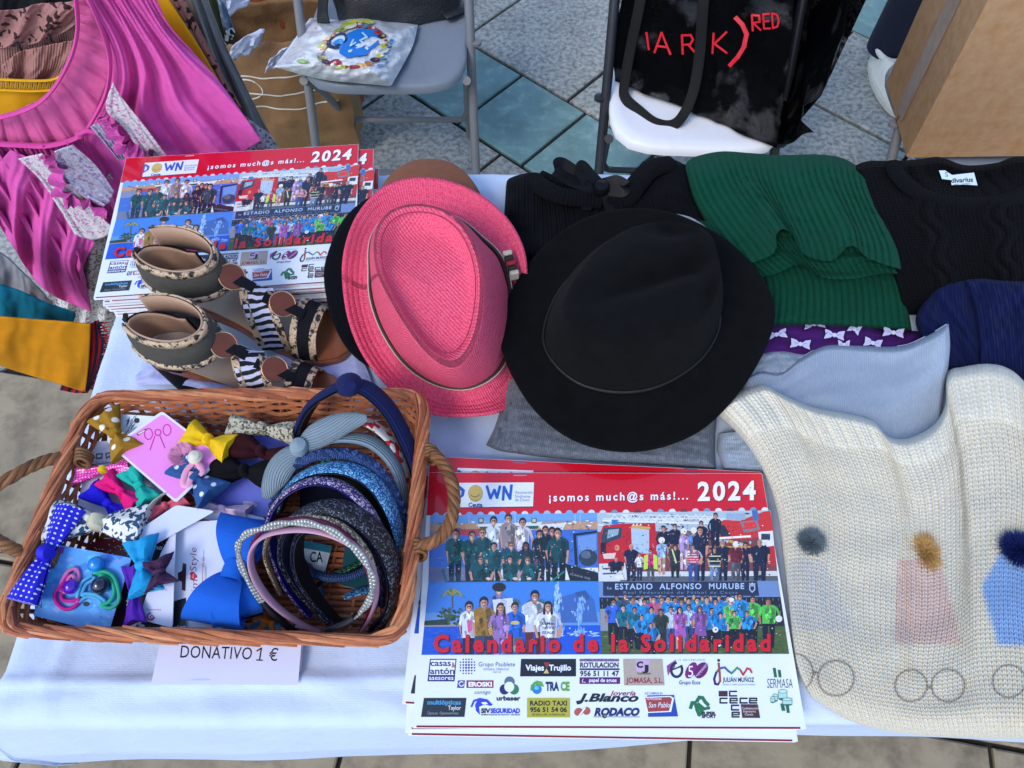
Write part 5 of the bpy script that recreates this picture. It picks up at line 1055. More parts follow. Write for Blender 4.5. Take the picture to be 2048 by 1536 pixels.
# ================================================================ clothes on the table
def npnoise(x, y, sd=0):
    r = random.Random(sd); o = 0
    for i in range(7):
        a = r.uniform(0, 2*PI); f = r.uniform(.6, 1.6); o = o+np.sin((x*math.cos(a)+y*math.sin(a))*f*2*PI+r.uniform(0, 6.3))
    return o/4.0
def npatch(name, mat, top, right, bottom, left, zf, nu, nv, parent=None, ink=None, uvsc=None):
    """vectorised patch for fine knits: zf(u, v, U, V) with U, V in metres; ink(px, py) -> rgb arrays"""
    T, Rr, Bo, L = even(top), even(right), even(bottom), even(left)
    u = np.linspace(0, 1, nu+1); v = np.linspace(0, 1, nv+1)
    Ta = np.array([T(x) for x in u]); Ba = np.array([Bo(x) for x in u]); La = np.array([L(x) for x in v]); Ra = np.array([Rr(x) for x in v])
    uu, vv = np.meshgrid(u, v)
    q = (1-vv)[..., None]*Ta[None]+vv[..., None]*Ba[None]+(1-uu)[..., None]*La[:, None]+uu[..., None]*Ra[:, None] \
        - ((1-uu)*(1-vv))[..., None]*Ta[0]-(uu*(1-vv))[..., None]*Ta[-1]-((1-uu)*vv)[..., None]*Ba[0]-(uu*vv)[..., None]*Ba[-1]
    px, py = q[..., 0], q[..., 1]
    m = [P(*p, TZ) for p in (T(.5), Bo(.5), L(.5), Rr(.5))]; wm = (m[3]-m[2]).length; hm = (m[1]-m[0]).length
    U, V = uu*wm, vv*hm
    z = zf(uu, vv, U, V)
    dx = (px-1024)/FPX; b_ = -(py-768)/FPX; dy = _c+b_*_s; dz = -_s+b_*_c; t = (z-CAM_H)/dz
    co = np.stack([dx*t, dy*t, z], -1).reshape(-1, 3)
    org = np.array(parent.location) if parent is not None else np.zeros(3)
    idx = np.arange((nu+1)*(nv+1)).reshape(nv+1, nu+1)
    f = np.stack([idx[:-1, :-1], idx[1:, :-1], idx[1:, 1:], idx[:-1, 1:]], -1).reshape(-1, 4)
    me = bpy.data.meshes.new(name); me.vertices.add(len(co)); me.vertices.foreach_set('co', (co-org).astype(np.float32).ravel())
    me.loops.add(f.size); me.loops.foreach_set('vertex_index', f.astype(np.int32).ravel())
    me.polygons.add(len(f)); me.polygons.foreach_set('loop_start', np.arange(0, f.size, 4, dtype=np.int32))
    me.update(calc_edges=True)
    uvv = np.stack([U, hm-V], -1).reshape(-1, 2).astype(np.float32)
    me.uv_layers.new(name='UVMap').data.foreach_set('uv', uvv[f.ravel()].ravel())
    if ink is not None:
        c = ink(px, py).reshape(-1, 3); c = np.concatenate([c, np.ones((len(c), 1))], 1).astype(np.float32)
        me.color_attributes.new('ink', 'FLOAT_COLOR', 'POINT').data.foreach_set('color', c.ravel())
    me.materials.append(mat); me.shade_smooth()
    o = bpy.data.objects.new(name, me); COL.objects.link(o)
    if parent is not None: o.parent = parent
    return o
def npdome(uu, vv, h, e=(.06, .06, .06, .06), z0=None):
    z0 = TZ if z0 is None else z0; d = np.ones_like(uu)
    for k, x in zip(e, (vv, 1-uu, 1-vv, uu)):
        if k: d = np.minimum(d, x/k)
    d = np.clip(d, 0, 1); return z0+.002+h*np.sqrt(1-(1-d)**2), d
def vknit(U, V, pitch, amp):
    """stockinette: columns of V-shaped stitches"""
    fu = np.mod(U/pitch, 1)-.5; au = np.abs(fu); ph = V/(pitch*.78)-au*1.25
    st = np.abs(np.sin(ph*PI)); yarn = np.sin(np.clip(au*2, 0, 1)*PI)
    return amp*(.45*yarn+.60*st*yarn**.5+.12-.40*np.exp(-((au-.5)/.08)**2))
def wool(name, col, **kw):
    d = dict(rough=.95, var=.08, vs=220, bump=[('fine', 1500, .35)], spec=.12, sheen=.35); d.update(kw); return M(name, col, **d)

# ---- cream jumper with gnome motifs
def cream_ink(px, py):
    lin = lambda c: np.array([rgb(*c)[k] for k in range(3)])
    c = np.broadcast_to(lin((206, 202, 186)), px.shape+(3,)).copy()
    def put(mask, col, a): c[:] = c*(1-(mask*a)[..., None])+lin(col)*(mask*a)[..., None]
    s = lambda x: 1/(1+np.exp(-x/2.0))
    jag = 3*np.sin(py*.9)+2*np.sin(px*.7)
    put(s(1925-px+jag-(1290-py)*.26)*s(px-1788-jag*.5-(1290-py)*.04)*s(1288-py+jag)*s(py-1118), (196, 168, 160), .75)
    put(s(px-1965+jag-np.maximum(0, 1170-py)*.55-np.maximum(0, py-1180)*.28)*s(1290-py+jag)*s(py-1105), (118, 160, 208), .92)
    put(s(1712-px+jag-(1262-py)*.45)*s(px-1575)*s(1260-py+jag)*s(py-1120), (176, 180, 186), .45)
    for cx, cy, r in ((1586, 1346, 40), (1672, 1356, 36), (1822, 1371, 32), (1896, 1371, 33), (2018, 1362, 33), (2092, 1362, 33)):
        d = np.hypot(px-cx, (py-cy)*1.02); put(np.exp(-((d-r)/2.2)**2), (110, 102, 98), .75)
    put(np.exp(-((px-1630)/5)**2-((py-1345)/3)**2)+np.exp(-((px-1859)/5)**2-((py-1374)/3)**2), (92, 84, 80), .9)
    put(np.clip(npnoise(px/260, py/260, 5)-.2, 0, 1), (190, 176, 170), .10)
    return c
def cream_z(uu, vv, U, V):
    z, d = npdome(uu, vv, .052, (.035, 0, .10, .07)); z = z+.022*np.exp(-(vv/.22)**2)
    z = z+(.004*npnoise(uu*2.2, vv*2.2, 3)+.0022*npnoise(uu*6, vv*5, 8))*d+.012*np.exp(-((uu-.62)/.16)**2-((vv-.02)/.10)**2)*0
    sh = .006*npnoise(uu*2, vv*2, 21)
    neck = 1/(1+np.exp((vv-.125-.03*np.sin(uu*9))/.004))
    rib = .0026*(np.abs(np.sin(U/.0125*PI))**.8)+vknit(U, V, .0062, .0018)
    body = vknit(U+sh, V, .0056, .0028)
    return z+neck*rib+(1-neck)*body
creamm = wool('cream_wool', (214, 208, 196), vcol=True)
t = thing('jumper', 'cream knitted jumper with fur pompoms and gnome motifs, right of the front calendars', 'jumper', P(1850, 1150, TZ))
npatch('knitted_body', creamm, [(1434, 828), (1446, 806), (1470, 786), (1522, 768), (1560, 786), (1620, 812), (1700, 828), (1746, 842), (1776, 872), (1816, 876), (1866, 850), (1890, 808), (1894, 746), (1930, 732), (1984, 726), (2030, 744), (2080, 800)],
       [(2080, 800), (2090, 1000), (2094, 1250), (2096, 1478)], [(1622, 1394), (1700, 1442), (1800, 1466), (1950, 1476), (2096, 1478)],
       [(1434, 828), (1480, 872), (1522, 934), (1552, 1020), (1570, 1150), (1590, 1320), (1622, 1394)], cream_z, 720, 760, t, ink=cream_ink)
def fur(parent, name, px, py, z, r, col, n, sx=1, sy=1, seed=1, spike=1.0):
    rr = random.Random(seed); c = P(px, py, z)-Vector(parent.location); vs = []; fs = []
    for i in range(n):
        a, b_ = rr.uniform(0, 2*PI), math.acos(rr.uniform(-.25, 1)); d = Vector((math.cos(a)*math.sin(b_)*sx, math.sin(a)*math.sin(b_)*sy, math.cos(b_)*.8))
        d2 = (d+Vector((rr.gauss(0, .25), rr.gauss(0, .25), rr.gauss(0, .2)))*spike).normalized()
        l = r*rr.uniform(.75, 1.15)*d.length; w = r*.022; p0 = c+d*r*.25; s1 = d2.orthogonal().normalized()*w; s2 = d2.cross(s1)
        k = len(vs); p1 = p0+d2*l*.5; p2 = p0+d2*l*.9+Vector((rr.gauss(0, .1), rr.gauss(0, .1), -.08))*r
        vs += [p0+s1, p0-s1*.5+s2*.87, p0-s1*.5-s2*.87, p1+s1*.8, p1-s1*.4+s2*.7, p1-s1*.4-s2*.7, p2]
        fs += [(k, k+1, k+4, k+3), (k+1, k+2, k+5, k+4), (k+2, k, k+3, k+5), (k+3, k+4, k+6), (k+4, k+5, k+6), (k+5, k+3, k+6)]
    b = B(); b.add(vs, fs); return b.build(name, M(name+'_%d' % seed, col, .8, var=.22, vs=400, spec=.2), parent)
fur(t, 'pompom', 1622, 1085, TZ+.054, .0165, (104, 116, 124), 1700, seed=1)['label'] = 'grey blue fur pompom'
fur(t, 'pompom', 1849, 1106, TZ+.054, .0185, (190, 150, 92), 1700, .85, 1.25, 2, 1.3)['label'] = 'tan fur pompom'
fur(t, 'pompom', 2040, 1100, TZ+.058, .022, (18, 30, 92), 1300, 1.1, .9, 3)['label'] = 'navy fur pompom'

# ---- pale blue grey knit behind it
def knitz(h, e, am=.004, sd=1, pitch=0, amp=0, mode='rib', z0=None, extra=None):
    def f(uu, vv, U, V):
        z, d = npdome(uu, vv, h, e, z0); z = z+am*npnoise(uu*2.4, vv*2.4, sd)*d+am*.5*npnoise(uu*6, vv*6, sd+3)*d
        if extra is not None: z = z+extra(uu, vv)
        if pitch:
            if mode == 'rib': z = z+amp*np.abs(np.sin(U/pitch*PI))**.7
            elif mode == 'v': z = z+vknit(U, V, pitch, amp)
        return z
    return f
pale = wool('pale_blue_grey_knit', (150, 164, 182), bump=[('rib', 420, .6), ('fine', 1200, .5)])
t = thing('pullover', 'pale blue grey fine knit folded behind the neck of the cream jumper', 'pullover', P(1680, 780, TZ))
npatch('lower_fold', pale, [(1502, 712), (1556, 698), (1612, 704), (1652, 692)], [(1652, 692), (1640, 740), (1620, 790)], [(1470, 800), (1540, 800), (1620, 790)], [(1502, 712), (1484, 750), (1470, 800)], knitz(.026, (.12, 0, 0, .1), .003, 4), 90, 70, t)
npatch('upper_fold', pale, [(1480, 762), (1520, 742), (1562, 744), (1600, 716), (1652, 690), (1720, 690), (1800, 692), (1850, 674), (1897, 647)], [(1897, 647), (1900, 700), (1890, 790), (1880, 900)], [(1470, 860), (1600, 905), (1750, 930), (1880, 900)], [(1480, 762), (1470, 800), (1466, 830), (1470, 860)],
       knitz(.036, (.06, .03, 0, .06), .003, 6, extra=lambda u, v: .056*np.exp(-((1-u)/.22)**2-(v/.5)**2)-.016*v+.006), 160, 120, t)
npatch('under_layer', pale, [(1436, 868), (1500, 860), (1580, 850)], [(1580, 850), (1580, 900), (1580, 945)], [(1446, 938), (1500, 944), (1580, 945)], [(1436, 868), (1434, 900), (1446, 938)], knitz(.020, (0, 0, .2, .2), .002, 9), 60, 50, t)
b = B(); b.tube(curve([P(x, y, TZ+z) for x, y, z in [(1488, 760, .012), (1520, 744, .020), (1562, 746, .026), (1600, 718, .024), (1652, 692, .014), (1720, 691, .010), (1800, 693, .022), (1850, 675, .048), (1894, 650, .064)]], 60), .0018, 6); stay(b.build('overlocked_edge', M('pale_edge', (196, 206, 216), .9, bump=('noise', 800, .5)), t))

# ---- purple cotton with bow print
purp = M('purple_cotton', (66, 24, 96), .85, var=.07, vs=50, bump=[('weave', 700, .1), ('noise', 60, .8)], spec=.2)
pq = ([(1500, 644), (1560, 637), (1640, 638), (1735, 646), (1760, 656), (1858, 664)], [(1858, 664), (1850, 690), (1840, 716)], [(1470, 740), (1600, 740), (1700, 730), (1840, 716)], [(1500, 644), (1490, 690), (1470, 740)])
t = thing('pyjama_top', 'purple cotton garment printed with white bows, between the green and pale blue knits', 'garment', P(1660, 680, TZ))
npatch('folded_body', purp, *pq, knitz(.020, (.25, .1, 0, .08), .002, 12), 90, 40, t)
def pz(x, y): return .022*min(1, math.sqrt(max(0, 1-(1-min(1, (y-640)/26))**2))+.02)
k = Ink(lambda x, y, z: P(x, y, TZ+.0075+pz(x, y)+z)-Vector(t.location))
for x, y, w, a in ((1553, 669, 21, -.15), (1601, 688, 20, .1), (1629, 648, 21, -.1), (1669, 670, 20, .1), (1709, 658, 12, .4), (1787, 665, 21, .1), (1746, 686, 18, .2), (1688, 690, 12, 0)):
    for s in (-1, 1):
        q = [(0, 0), (w*.45, -9), (w, -12), (w*.9, 2), (w*1.02, 11), (w*.4, 7)]
        rot = lambda p: (x+p[0]*s*math.cos(a)-p[1]*math.sin(a), y+p[0]*s*math.sin(a)+p[1]*math.cos(a)*.85)
        k.poly([rot((p[0]*1.12, p[1]*1.15)) for p in q], (26, 14, 40), 0); k.poly([rot(p) for p in q], (196, 192, 222), 1); k.line([rot((w*.25, 0)), rot((w*.6, -3))], .8, (110, 100, 150), 2)
    k.ell(x, y, 4, 4.5, (206, 204, 226), 3, 8)
k.build('bow_print', M('cotton_print', vcol=True, rough=.85, var=.05, spec=.2), t, smooth=False, ink=True)

# ---- green ribbed jumper
green = wool('green_rib', (6, 72, 52), bump=[('knit', 300, .6), ('fine', 1200, .3)], sheen=.1)
t = thing('ribbed_jumper', 'dark green chunky ribbed jumper folded over itself at the back of the table', 'jumper', P(1620, 480, TZ))
G1 = ([(1440, 470), (1600, 480), (1700, 480), (1790, 500)], [(1790, 500), (1806, 560), (1824, 662)], [(1480, 656), (1600, 652), (1700, 656), (1824, 662)], [(1440, 470), (1490, 560), (1480, 656)])
npatch('lower_body', green, *G1, knitz(.030, (0, .04, .08, .04), .002, 2, .0098, .0050), 440, 120, t)
G2 = ([(1380, 440), (1560, 450), (1680, 450), (1770, 460)], [(1770, 460), (1790, 510), (1806, 548)], [(1484, 560), (1550, 548), (1592, 530), (1620, 540), (1650, 556), (1700, 558), (1760, 548), (1806, 548)], [(1380, 440), (1430, 510), (1484, 560)])
npatch('inner_flap', green, *G2, knitz(.052, (0, .05, 0, .05), .003, 3, .0098, .0050), 440, 120, t)
G3 = ([(1368, 336), (1384, 316), (1440, 303), (1500, 306), (1560, 310), (1640, 309), (1690, 318), (1734, 346)], [(1734, 346), (1746, 390), (1776, 450), (1800, 500), (1806, 540)], [(1472, 534), (1536, 514), (1552, 496), (1553, 470), (1566, 458), (1584, 470), (1600, 500), (1624, 516), (1660, 522), (1680, 508), (1694, 494), (1712, 494), (1730, 512), (1760, 526), (1806, 540)], [(1368, 336), (1384, 400), (1418, 460), (1472, 534)])
npatch('upper_flap', green, *G3, knitz(.066, (.16, .05, 0, .06), .004, 5, .0098, .0050, extra=lambda u, v: v**3*(.034*np.exp(-((u-.20)/.07)**2)+.022*np.exp(-((u-.66)/.06)**2)+.010)), 520, 200, t)
b = B(); b.tube(curve([P(1712+i*3.2, 346+i*19, TZ+.0665) for i in range(9)], 40), .0035, 6); stay(b.build('seam', green, t))

# ---- black jumper with ribbon bow
blackk = wool('black_knit', (10, 11, 15), bump=[('rib', 210, 1.6), ('fine', 900, .6)], sheen=.03)
blackr = wool('black_rib', (9, 10, 14), bump=[('rib', 190, 1.5), ('fine', 900, .4)], sheen=.03)
satin = M('black_satin', (14, 15, 19), .5, var=.06, bump=('rib', 900, .1), spec=.15)
t = thing('bow_jumper', 'black knitted jumper with a satin ribbon bow at the neck, behind the black hat', 'jumper', P(1190, 420, TZ))
npatch('body', blackk, [(1012, 372), (1020, 356), (1066, 346), (1096, 372), (1140, 388), (1200, 396), (1240, 384), (1268, 350), (1288, 322), (1330, 314), (1372, 330)], [(1372, 330), (1396, 400), (1430, 480), (1440, 560)], [(1000, 560), (1100, 570), (1250, 570), (1440, 560)], [(1012, 372), (1008, 430), (1000, 500), (1000, 560)], knitz(.055, (.05, .05, 0, .05), .005, 14, .0075, .0016), 420, 160, t)
for q in ([(1062, 348, .05), (1086, 366, .06), (1120, 382, .066), (1160, 388, .064), (1200, 392, .060)], [(1342, 318, .052), (1300, 330, .066), (1272, 360, .068), (1250, 388, .064), (1214, 400, .058)]):
    b = B(); b.tube(curve([P(x, y+10, TZ+z) for x, y, z in q], 50), .016, 12, flat=.6); stay(b.build('neck_rib', blackr, t))
b = B(); b.tube(curve([P(x, y, TZ+z) for x, y, z in [(1080, 352, .03), (1130, 372, .03), (1190, 372, .028), (1232, 362, .03)]], 30), .011, 10, flat=.7); stay(b.build('neck_back', blackr, t))
for q in ([(1198, 374, .085), (1160, 350, .10), (1122, 326, .112), (1112, 340, .115), (1140, 360, .10), (1190, 376, .086)], [(1204, 374, .085), (1180, 348, .10), (1166, 332, .11), (1158, 342, .112), (1170, 366, .098)], [(1206, 374, .085), (1230, 362, .096), (1250, 372, .094), (1244, 382, .09), (1210, 380, .085)]):
    b = B(); b.ribbon(curve([P(x, y, TZ+z-.012) for x, y, z in q], 40),   .017, .0008, wvec=(-.25, .75, .6)); stay(b.build('bow_loop', satin, t))
b = B(); b.lathe([(0, -.011), (.010, -.007), (.0125, 0), (.010, .007), (0, .011)], 14, P(1202, 376, TZ+.078)); stay(b.build('bow_knot', satin, t))
for q in ([(1198, 384, .07), (1180, 400, .064), (1172, 420, .066)], [(1212, 388, .07), (1214, 404, .066), (1222, 424, .066)]):
    b = B(); b.ribbon(curve([P(x, y, TZ+z) for x, y, z in q], 20), .014, .0008); stay(b.build('bow_tail', satin, t))

# ---- black cable knit with a sewn label
cable = wool('black_cable_knit', (9, 10, 14), bump=[('knit', 190, 1.4), ('fine', 900, .6)], sheen=.03)
t = thing('cable_jumper', 'black cable knit jumper with a white sewn label in its neck, back right', 'jumper', P(1920, 470, TZ))
def cabz(uu, vv, U, V):
    z, d = npdome(uu, vv, .056, (.05, 0, .45, .06)); z = z+.004*npnoise(uu*2.4, vv*2.4, 31)*d
    for c0 in (.32, .72):
        w = np.exp(-((uu-c0)/.09)**2); z = z+w*.006*np.abs(np.sin((uu-c0)*36+1.2*np.sin(vv*22)))
    z = z-.022*np.exp(-((uu-.55)/.30)**4)*np.exp(-((vv-.10)/.10)**2)
    return z+.0012*np.abs(np.sin(U/.0065*PI))+.0006*np.sin(V/.006*2*PI)
npatch('body', cable, [(1700, 336), (1736, 322), (1790, 322), (1840, 318), (1880, 314), (1930, 330), (1990, 326), (2030, 314), (2090, 316)], [(2090, 316), (2094, 450), (2096, 600)], [(1800, 630), (1900, 640), (2096, 640)], [(1700, 336), (1730, 420), (1770, 520), (1796, 590), (1800, 630)], cabz, 260, 240, t)
b = B(); b.tube(curve([P(x, y, TZ+z) for x, y, z in [(1786, 326, .062), (1796, 352, .062), (1830, 384, .060), (1890, 404, .058), (1960, 410, .058), (2030, 396, .060), (2080, 370, .062)]], 60), .013, 12, flat=.5); stay(b.build('neck_rib', blackr, t))
k = Ink(lambda x, y, z: P(x, y+2*math.sin(x*.08), TZ+.056+z)-Vector(t.location))
k.poly([(1878, 342), (1890, 340), (1904, 348), (1948, 347), (1955, 372), (1930, 370), (1903, 368), (1902, 358), (1884, 358)], (206, 222, 224))
k.text('divarius', 1902, 1946, 363, 9, (26, 30, 40), .03, ang=.06); k.text('MAN · WOMEN', 1908, 1940, 369, 3.5, (60, 66, 76), .0, ang=.06); k.text('S', 1890, 1896, 352, 9, (60, 66, 80), 0)
k.build('sewn_label', M('label_print', vcol=True, rough=.7, var=.04), t, smooth=False, ink=True)

# ---- navy knit
navyk = wool('navy_knit', (10, 20, 62), bump=[('rib', 260, 1.2), ('fine', 900, .5)], sheen=.15)
t = thing('navy_jumper', 'navy blue fine ribbed jumper folded at the right edge, above the cream jumper', 'jumper', P(1960, 640, TZ))
npatch('rolled_fold', navyk, [(1836, 620), (1856, 592), (1884, 562), (1930, 552), (1960, 562)], [(1960, 562), (1960, 650), (1980, 754)], [(1880, 748), (1920, 750), (1980, 754)], [(1836, 620), (1832, 650), (1856, 700), (1880, 748)], knitz(.052, (.10, 0, .42, .10), .004, 17, .0058, .0010), 120, 140, t)
npatch('folded_body', navyk, [(1924, 556), (1960, 552), (2020, 556), (2096, 560)], [(2096, 560), (2096, 680), (2098, 800)], [(1960, 752), (2020, 758), (2098, 800)], [(1924, 556), (1944, 610), (1956, 690), (1960, 752)], knitz(.062, (.08, 0, 0.42, .06), .004, 19, .0058, .0012), 160, 140, t)

# ---- grey jumper under the black hat, and the heather garment beside it
greyk = wool('grey_melange_knit', (92, 98, 108), bump=[('rib', 360, .7), ('fine', 900, .6)], col2=(108, 114, 124), pat=('noise', 160, .45, .62))
t = thing('grey_jumper', 'folded grey melange jumper lying under the black felt hat', 'jumper', P(1210, 860, TZ))
npatch('folded_body', greyk, [(1010, 760), (1150, 740), (1300, 750), (1440, 780)], [(1440, 780), (1432, 850), (1430, 900), (1432, 938)], [(976, 892), (1040, 908), (1150, 920), (1290, 928), (1432, 938)], [(1010, 760), (1000, 820), (976, 892)], knitz(.034, (0, .04, .12, .10), .003, 23), 160, 90, t)
npatch('turned_edge', greyk, [(1012, 806), (1030, 804), (1050, 806)], [(1050, 806), (1046, 850), (1040, 908)], [(972, 890), (1000, 902), (1040, 908)], [(1012, 806), (992, 850), (972, 890)], knitz(.030, (0, .1, .1, .2), .002, 25), 40, 50, t)
heath = wool('light_heather', (150, 156, 164), bump=('fine', 900, .6), col2=(196, 200, 206), pat=('noise', 200, .45, .6))
t = thing('heather_garment', 'pale heather grey garment edge peeping out between the black hat and green jumper', 'garment', P(1380, 445, TZ))
npatch('rolled_edge', heath, [(1336, 430), (1352, 420), (1392, 432), (1426, 458)], [(1426, 458), (1426, 480), (1420, 500)], [(1330, 480), (1370, 490), (1420, 500)], [(1336, 430), (1330, 450), (1330, 480)], knitz(.066, (.3, .1, 0, .1), .002, 27), 50, 30, t)
# ================================================================ hats
def loop(pts, zf, n=96, ang0=0):
    """closed px outline -> n world points ordered by angle round the centroid"""
    q = [pts[-2], pts[-1]]+list(pts)+[pts[0], pts[1], pts[2]]; m = len(pts); out = []
    for i in range(m*10):
        k = i//10+1; f = (i % 10)/10; p0, p1, p2, p3 = q[k], q[k+1], q[k+2], q[k+3]
        out.append(tuple(.5*(2*b+(c-a)*f+(2*a-5*b+4*c-d)*f*f+(3*b-a-3*c+d)*f**3) for a, b, c, d in zip(p0, p1, p2, p3)))
    w = [P(x, y, zf(x, y)) for x, y in out]; c = sum(w, Vector())/len(w)
    a = [math.atan2(p.y-c.y, p.x-c.x) for p in w]; res = []
    for i in range(n):
        th = -PI+2*PI*i/n; best = None
        for j in range(len(w)):
            a0, a1 = a[j], a[(j+1) % len(w)]
            da = (a1-a0+PI) % (2*PI)-PI; dt = (th-a0+PI) % (2*PI)-PI
            if abs(da) > 1e-9 and 0 <= dt/da < 1: best = w[j].lerp(w[(j+1) % len(w)], dt/da); break
        res.append(best or w[min(range(len(w)), key=lambda j: abs((a[j]-th+PI) % (2*PI)-PI))])
    return res, c
def hat(name, label, mat, brim, base, top, zb, zc, zt, dent, parts=None, cup=.006, crown_mat=None, wallbulge=.006, ridge=.3):
    N = 96; Bl, cb = loop(brim, zb, N); Cl, cc = loop(base, zc, N); Tl, ct = loop(top, zt, N)
    t = thing(name, label, 'hat', cc); o = Vector(cc)
    nb, nw, ntp = 14, 14, 16; vs = []; uv = []
    for k in range(nb+1):
        f = k/nb
        for i in range(N):
            p = Bl[i].lerp(Cl[i], f); lift = cup*math.cos(f*PI/2)**3-cup*.8*math.sin(f*PI); vs.append(p+Vector((0, 0, lift))-o); uv.append((i/N*.9, f*.08))
    b = B(); b.add(vs, [(k*N+i, k*N+(i+1) % N, k*N+N+(i+1) % N, k*N+N+i) for k in range(nb) for i in range(N)], uv)
    ob = b.build('brim', mat, t, sharp=180); m = ob.modifiers.new('thickness', 'SOLIDIFY'); m.thickness = .0028; m.offset = -1
    vs = []; uv = []
    for k in range(nw+1):
        f = k/nw
        for i in range(N):
            p = Cl[i].lerp(Tl[i], f); out = (Cl[i]-cc); out.z = 0; vs.append(p+out.normalized()*wallbulge*math.sin(f*PI)+Vector((0, 0, .004*math.sin(f*PI/2)))-o); uv.append((i/N*.55, .1+f*.1))
    for k in range(1, ntp+1):
        f = k/ntp
        for i in range(N):
            p = Tl[i].lerp(ct, f); vs.append(p+Vector((0, 0, .004+dent(f, -PI+2*PI*i/N, p-ct)))-o); uv.append(((p-ct).x, (p-ct).y))
    K = nw+ntp
    b = B(); b.add(vs, [(k*N+i, k*N+(i+1) % N, k*N+N+(i+1) % N, k*N+N+i) for k in range(K) for i in range(N)], uv)
    b.build('crown', crown_mat or mat, t, sharp=180)
    return t, Bl, Cl, Tl, cc, ct
felt_k = M('black_felt', (9, 10, 12), .95, var=.4, vs=50, bump=[('fine', 900, .7), ('noise', 90, .8), ('noise', 18, 2.5)], sheen=.10, spec=.12)
BR = [(1002, 690), (1010, 620), (1034, 565), (1075, 510), (1130, 462), (1200, 430), (1270, 421), (1350, 432), (1440, 476), (1500, 530), (1538, 588), (1548, 640), (1524, 710), (1474, 790), (1404, 860), (1320, 897), (1236, 905), (1150, 884), (1080, 834), (1030, 764)]
CB = [(1090, 684), (1100, 630), (1130, 575), (1180, 530), (1250, 505), (1330, 510), (1395, 545), (1430, 600), (1432, 660), (1402, 715), (1350, 756), (1290, 780), (1225, 784), (1160, 768), (1112, 730)]
CT = [(1128, 610), (1150, 560), (1190, 510), (1240, 470), (1300, 450), (1370, 450), (1420, 474), (1436, 530), (1430, 590), (1396, 640), (1330, 672), (1250, 684), (1180, 672), (1140, 646)]
zb_ = lambda x, y: TZ+.074+.010*(x-1000)/548-.010*(y-420)/480
def black_dent(f, th, p):
    a = R(24); s = p.x*math.cos(a)+p.y*math.sin(a); q = -p.x*math.sin(a)+p.y*math.cos(a)
    dome_ = .016*math.sin(min(1, f*1.3)*PI/2)
    return dome_-.030*math.exp(-(q/.020)**2)*sst(-.12, .03, s)*sst(0, .25, f)-.012*math.exp(-((s-.07)/.03)**2)*math.exp(-((abs(q)-.05)/.018)**2)
t, Bl, Cl, Tl, cc, ct = hat('fedora', 'wide brimmed black felt hat lying on the grey jumper in the middle', felt_k, BR, CB, CT, zb_, lambda x, y: zb_(x, y)-.001, lambda x, y: zb_(x, y)+.098, black_dent, cup=.005)
b = B(); b.tube([p+(p-cc).normalized()*.002+Vector((0, 0, .004)) for p in Cl], .0022, 8, closed=True); stay(b.build('band', M('black_cord', (16, 16, 18), .5, var=.1, bump=('noise', 400, .5)), t))

straw = M('pink_straw', (236, 98, 126), .8, var=.10, vs=420, bump=[('weave', 190, .9), ('noise', 400, .4)], spec=.25, col2=(206, 50, 90), pat=('noise', 420, .45, .7))
straw_b = M('pink_straw_brim', (234, 90, 120), .8, var=.10, vs=260, bump=[('ribv', 75, 1.0), ('rib', 330, .7), ('noise', 300, .4)], spec=.25, col2=(200, 44, 86), pat=('noise', 420, .45, .7))
PB = [(688, 560), (694, 500), (716, 440), (756, 392), (800, 370), (850, 364), (910, 374), (970, 404), (1018, 450), (1046, 506), (1058, 580), (1062, 670), (1050, 750), (1036, 806), (990, 832), (920, 838), (860, 832), (790, 790), (732, 722), (700, 646)]
PC = [(744, 545), (746, 490), (768, 450), (808, 430), (866, 430), (918, 448), (962, 484), (1000, 524), (1020, 600), (1018, 680), (996, 742), (940, 776), (876, 770), (816, 732), (772, 670), (748, 604)]
PT = [(748, 500), (756, 456), (784, 424), (832, 412), (884, 422), (924, 452), (952, 500), (966, 560), (964, 630), (950, 692), (924, 732), (896, 738), (860, 716), (820, 668), (782, 606), (756, 552)]
zp = lambda x, y: max(TZ+.006, TZ+.022+.066*min(1, max(0, (838-y)/330))-.050*sst(985, 1085, x)*sst(520, 620, y))
def pink_dent(f, th, p): return .004*math.exp(-((f-.06)/.05)**2)-.017*sst(.05, .30, f)+.004*sst(.3, 1, f)
t, Bl, Cl, Tl, cc, ct = hat('trilby', 'pink woven straw trilby with a thin striped band, left of the black felt hat', straw_b, PB, PC, PT, zp, lambda x, y: zp(x, y)+.002, lambda x, y: zp(x, y)+.082, pink_dent, cup=.010, crown_mat=straw, wallbulge=.004)
b = B(); b.tube([p+(p-cc).normalized()*.0015+Vector((0, 0, .005)) for p in Cl], .0030, 8, closed=True, flat=1.5); bnd = stay(b.build('band', M('brown_band', (52, 34, 34), .6, var=.1), t))
for dz, c in ((.0075, (196, 180, 160)),):
    b = B(); b.tube([p+(p-cc).normalized()*.0042+Vector((0, 0, dz-.0015)) for p in Cl], .0011, 6, closed=True); stay(b.build('stripe', M('cream_stripe', c, .7, var=.05), t)).parent = bnd
ti = min(range(96), key=lambda i: (Cl[i]-P(1014, 545, zp(1014, 545))).length)
b = B(); d = (Cl[ti]-cc).normalized(); tn = (Cl[(ti+1) % 96]-Cl[ti-1]).normalized()
for k_, (off, m_) in enumerate(((-.014, 0), (-.007, 1), (0, 2), (.007, 1), (.014, 0))):
    b.m = m_; b.box(Cl[ti]+d*.010+tn*off+Vector((0, 0, .008)), (.012, .007, .014), Matrix.Rotation(math.atan2(d.y, d.x), 3, 'Z'), .001)
stay(b.build('band_bow', [M('bow_cream', (196, 186, 166), .7), M('bow_dark', (40, 34, 30), .7), M('bow_red', (150, 36, 40), .7)], t)).parent = bnd
b = B()      # rows of stitching round the crown's edge
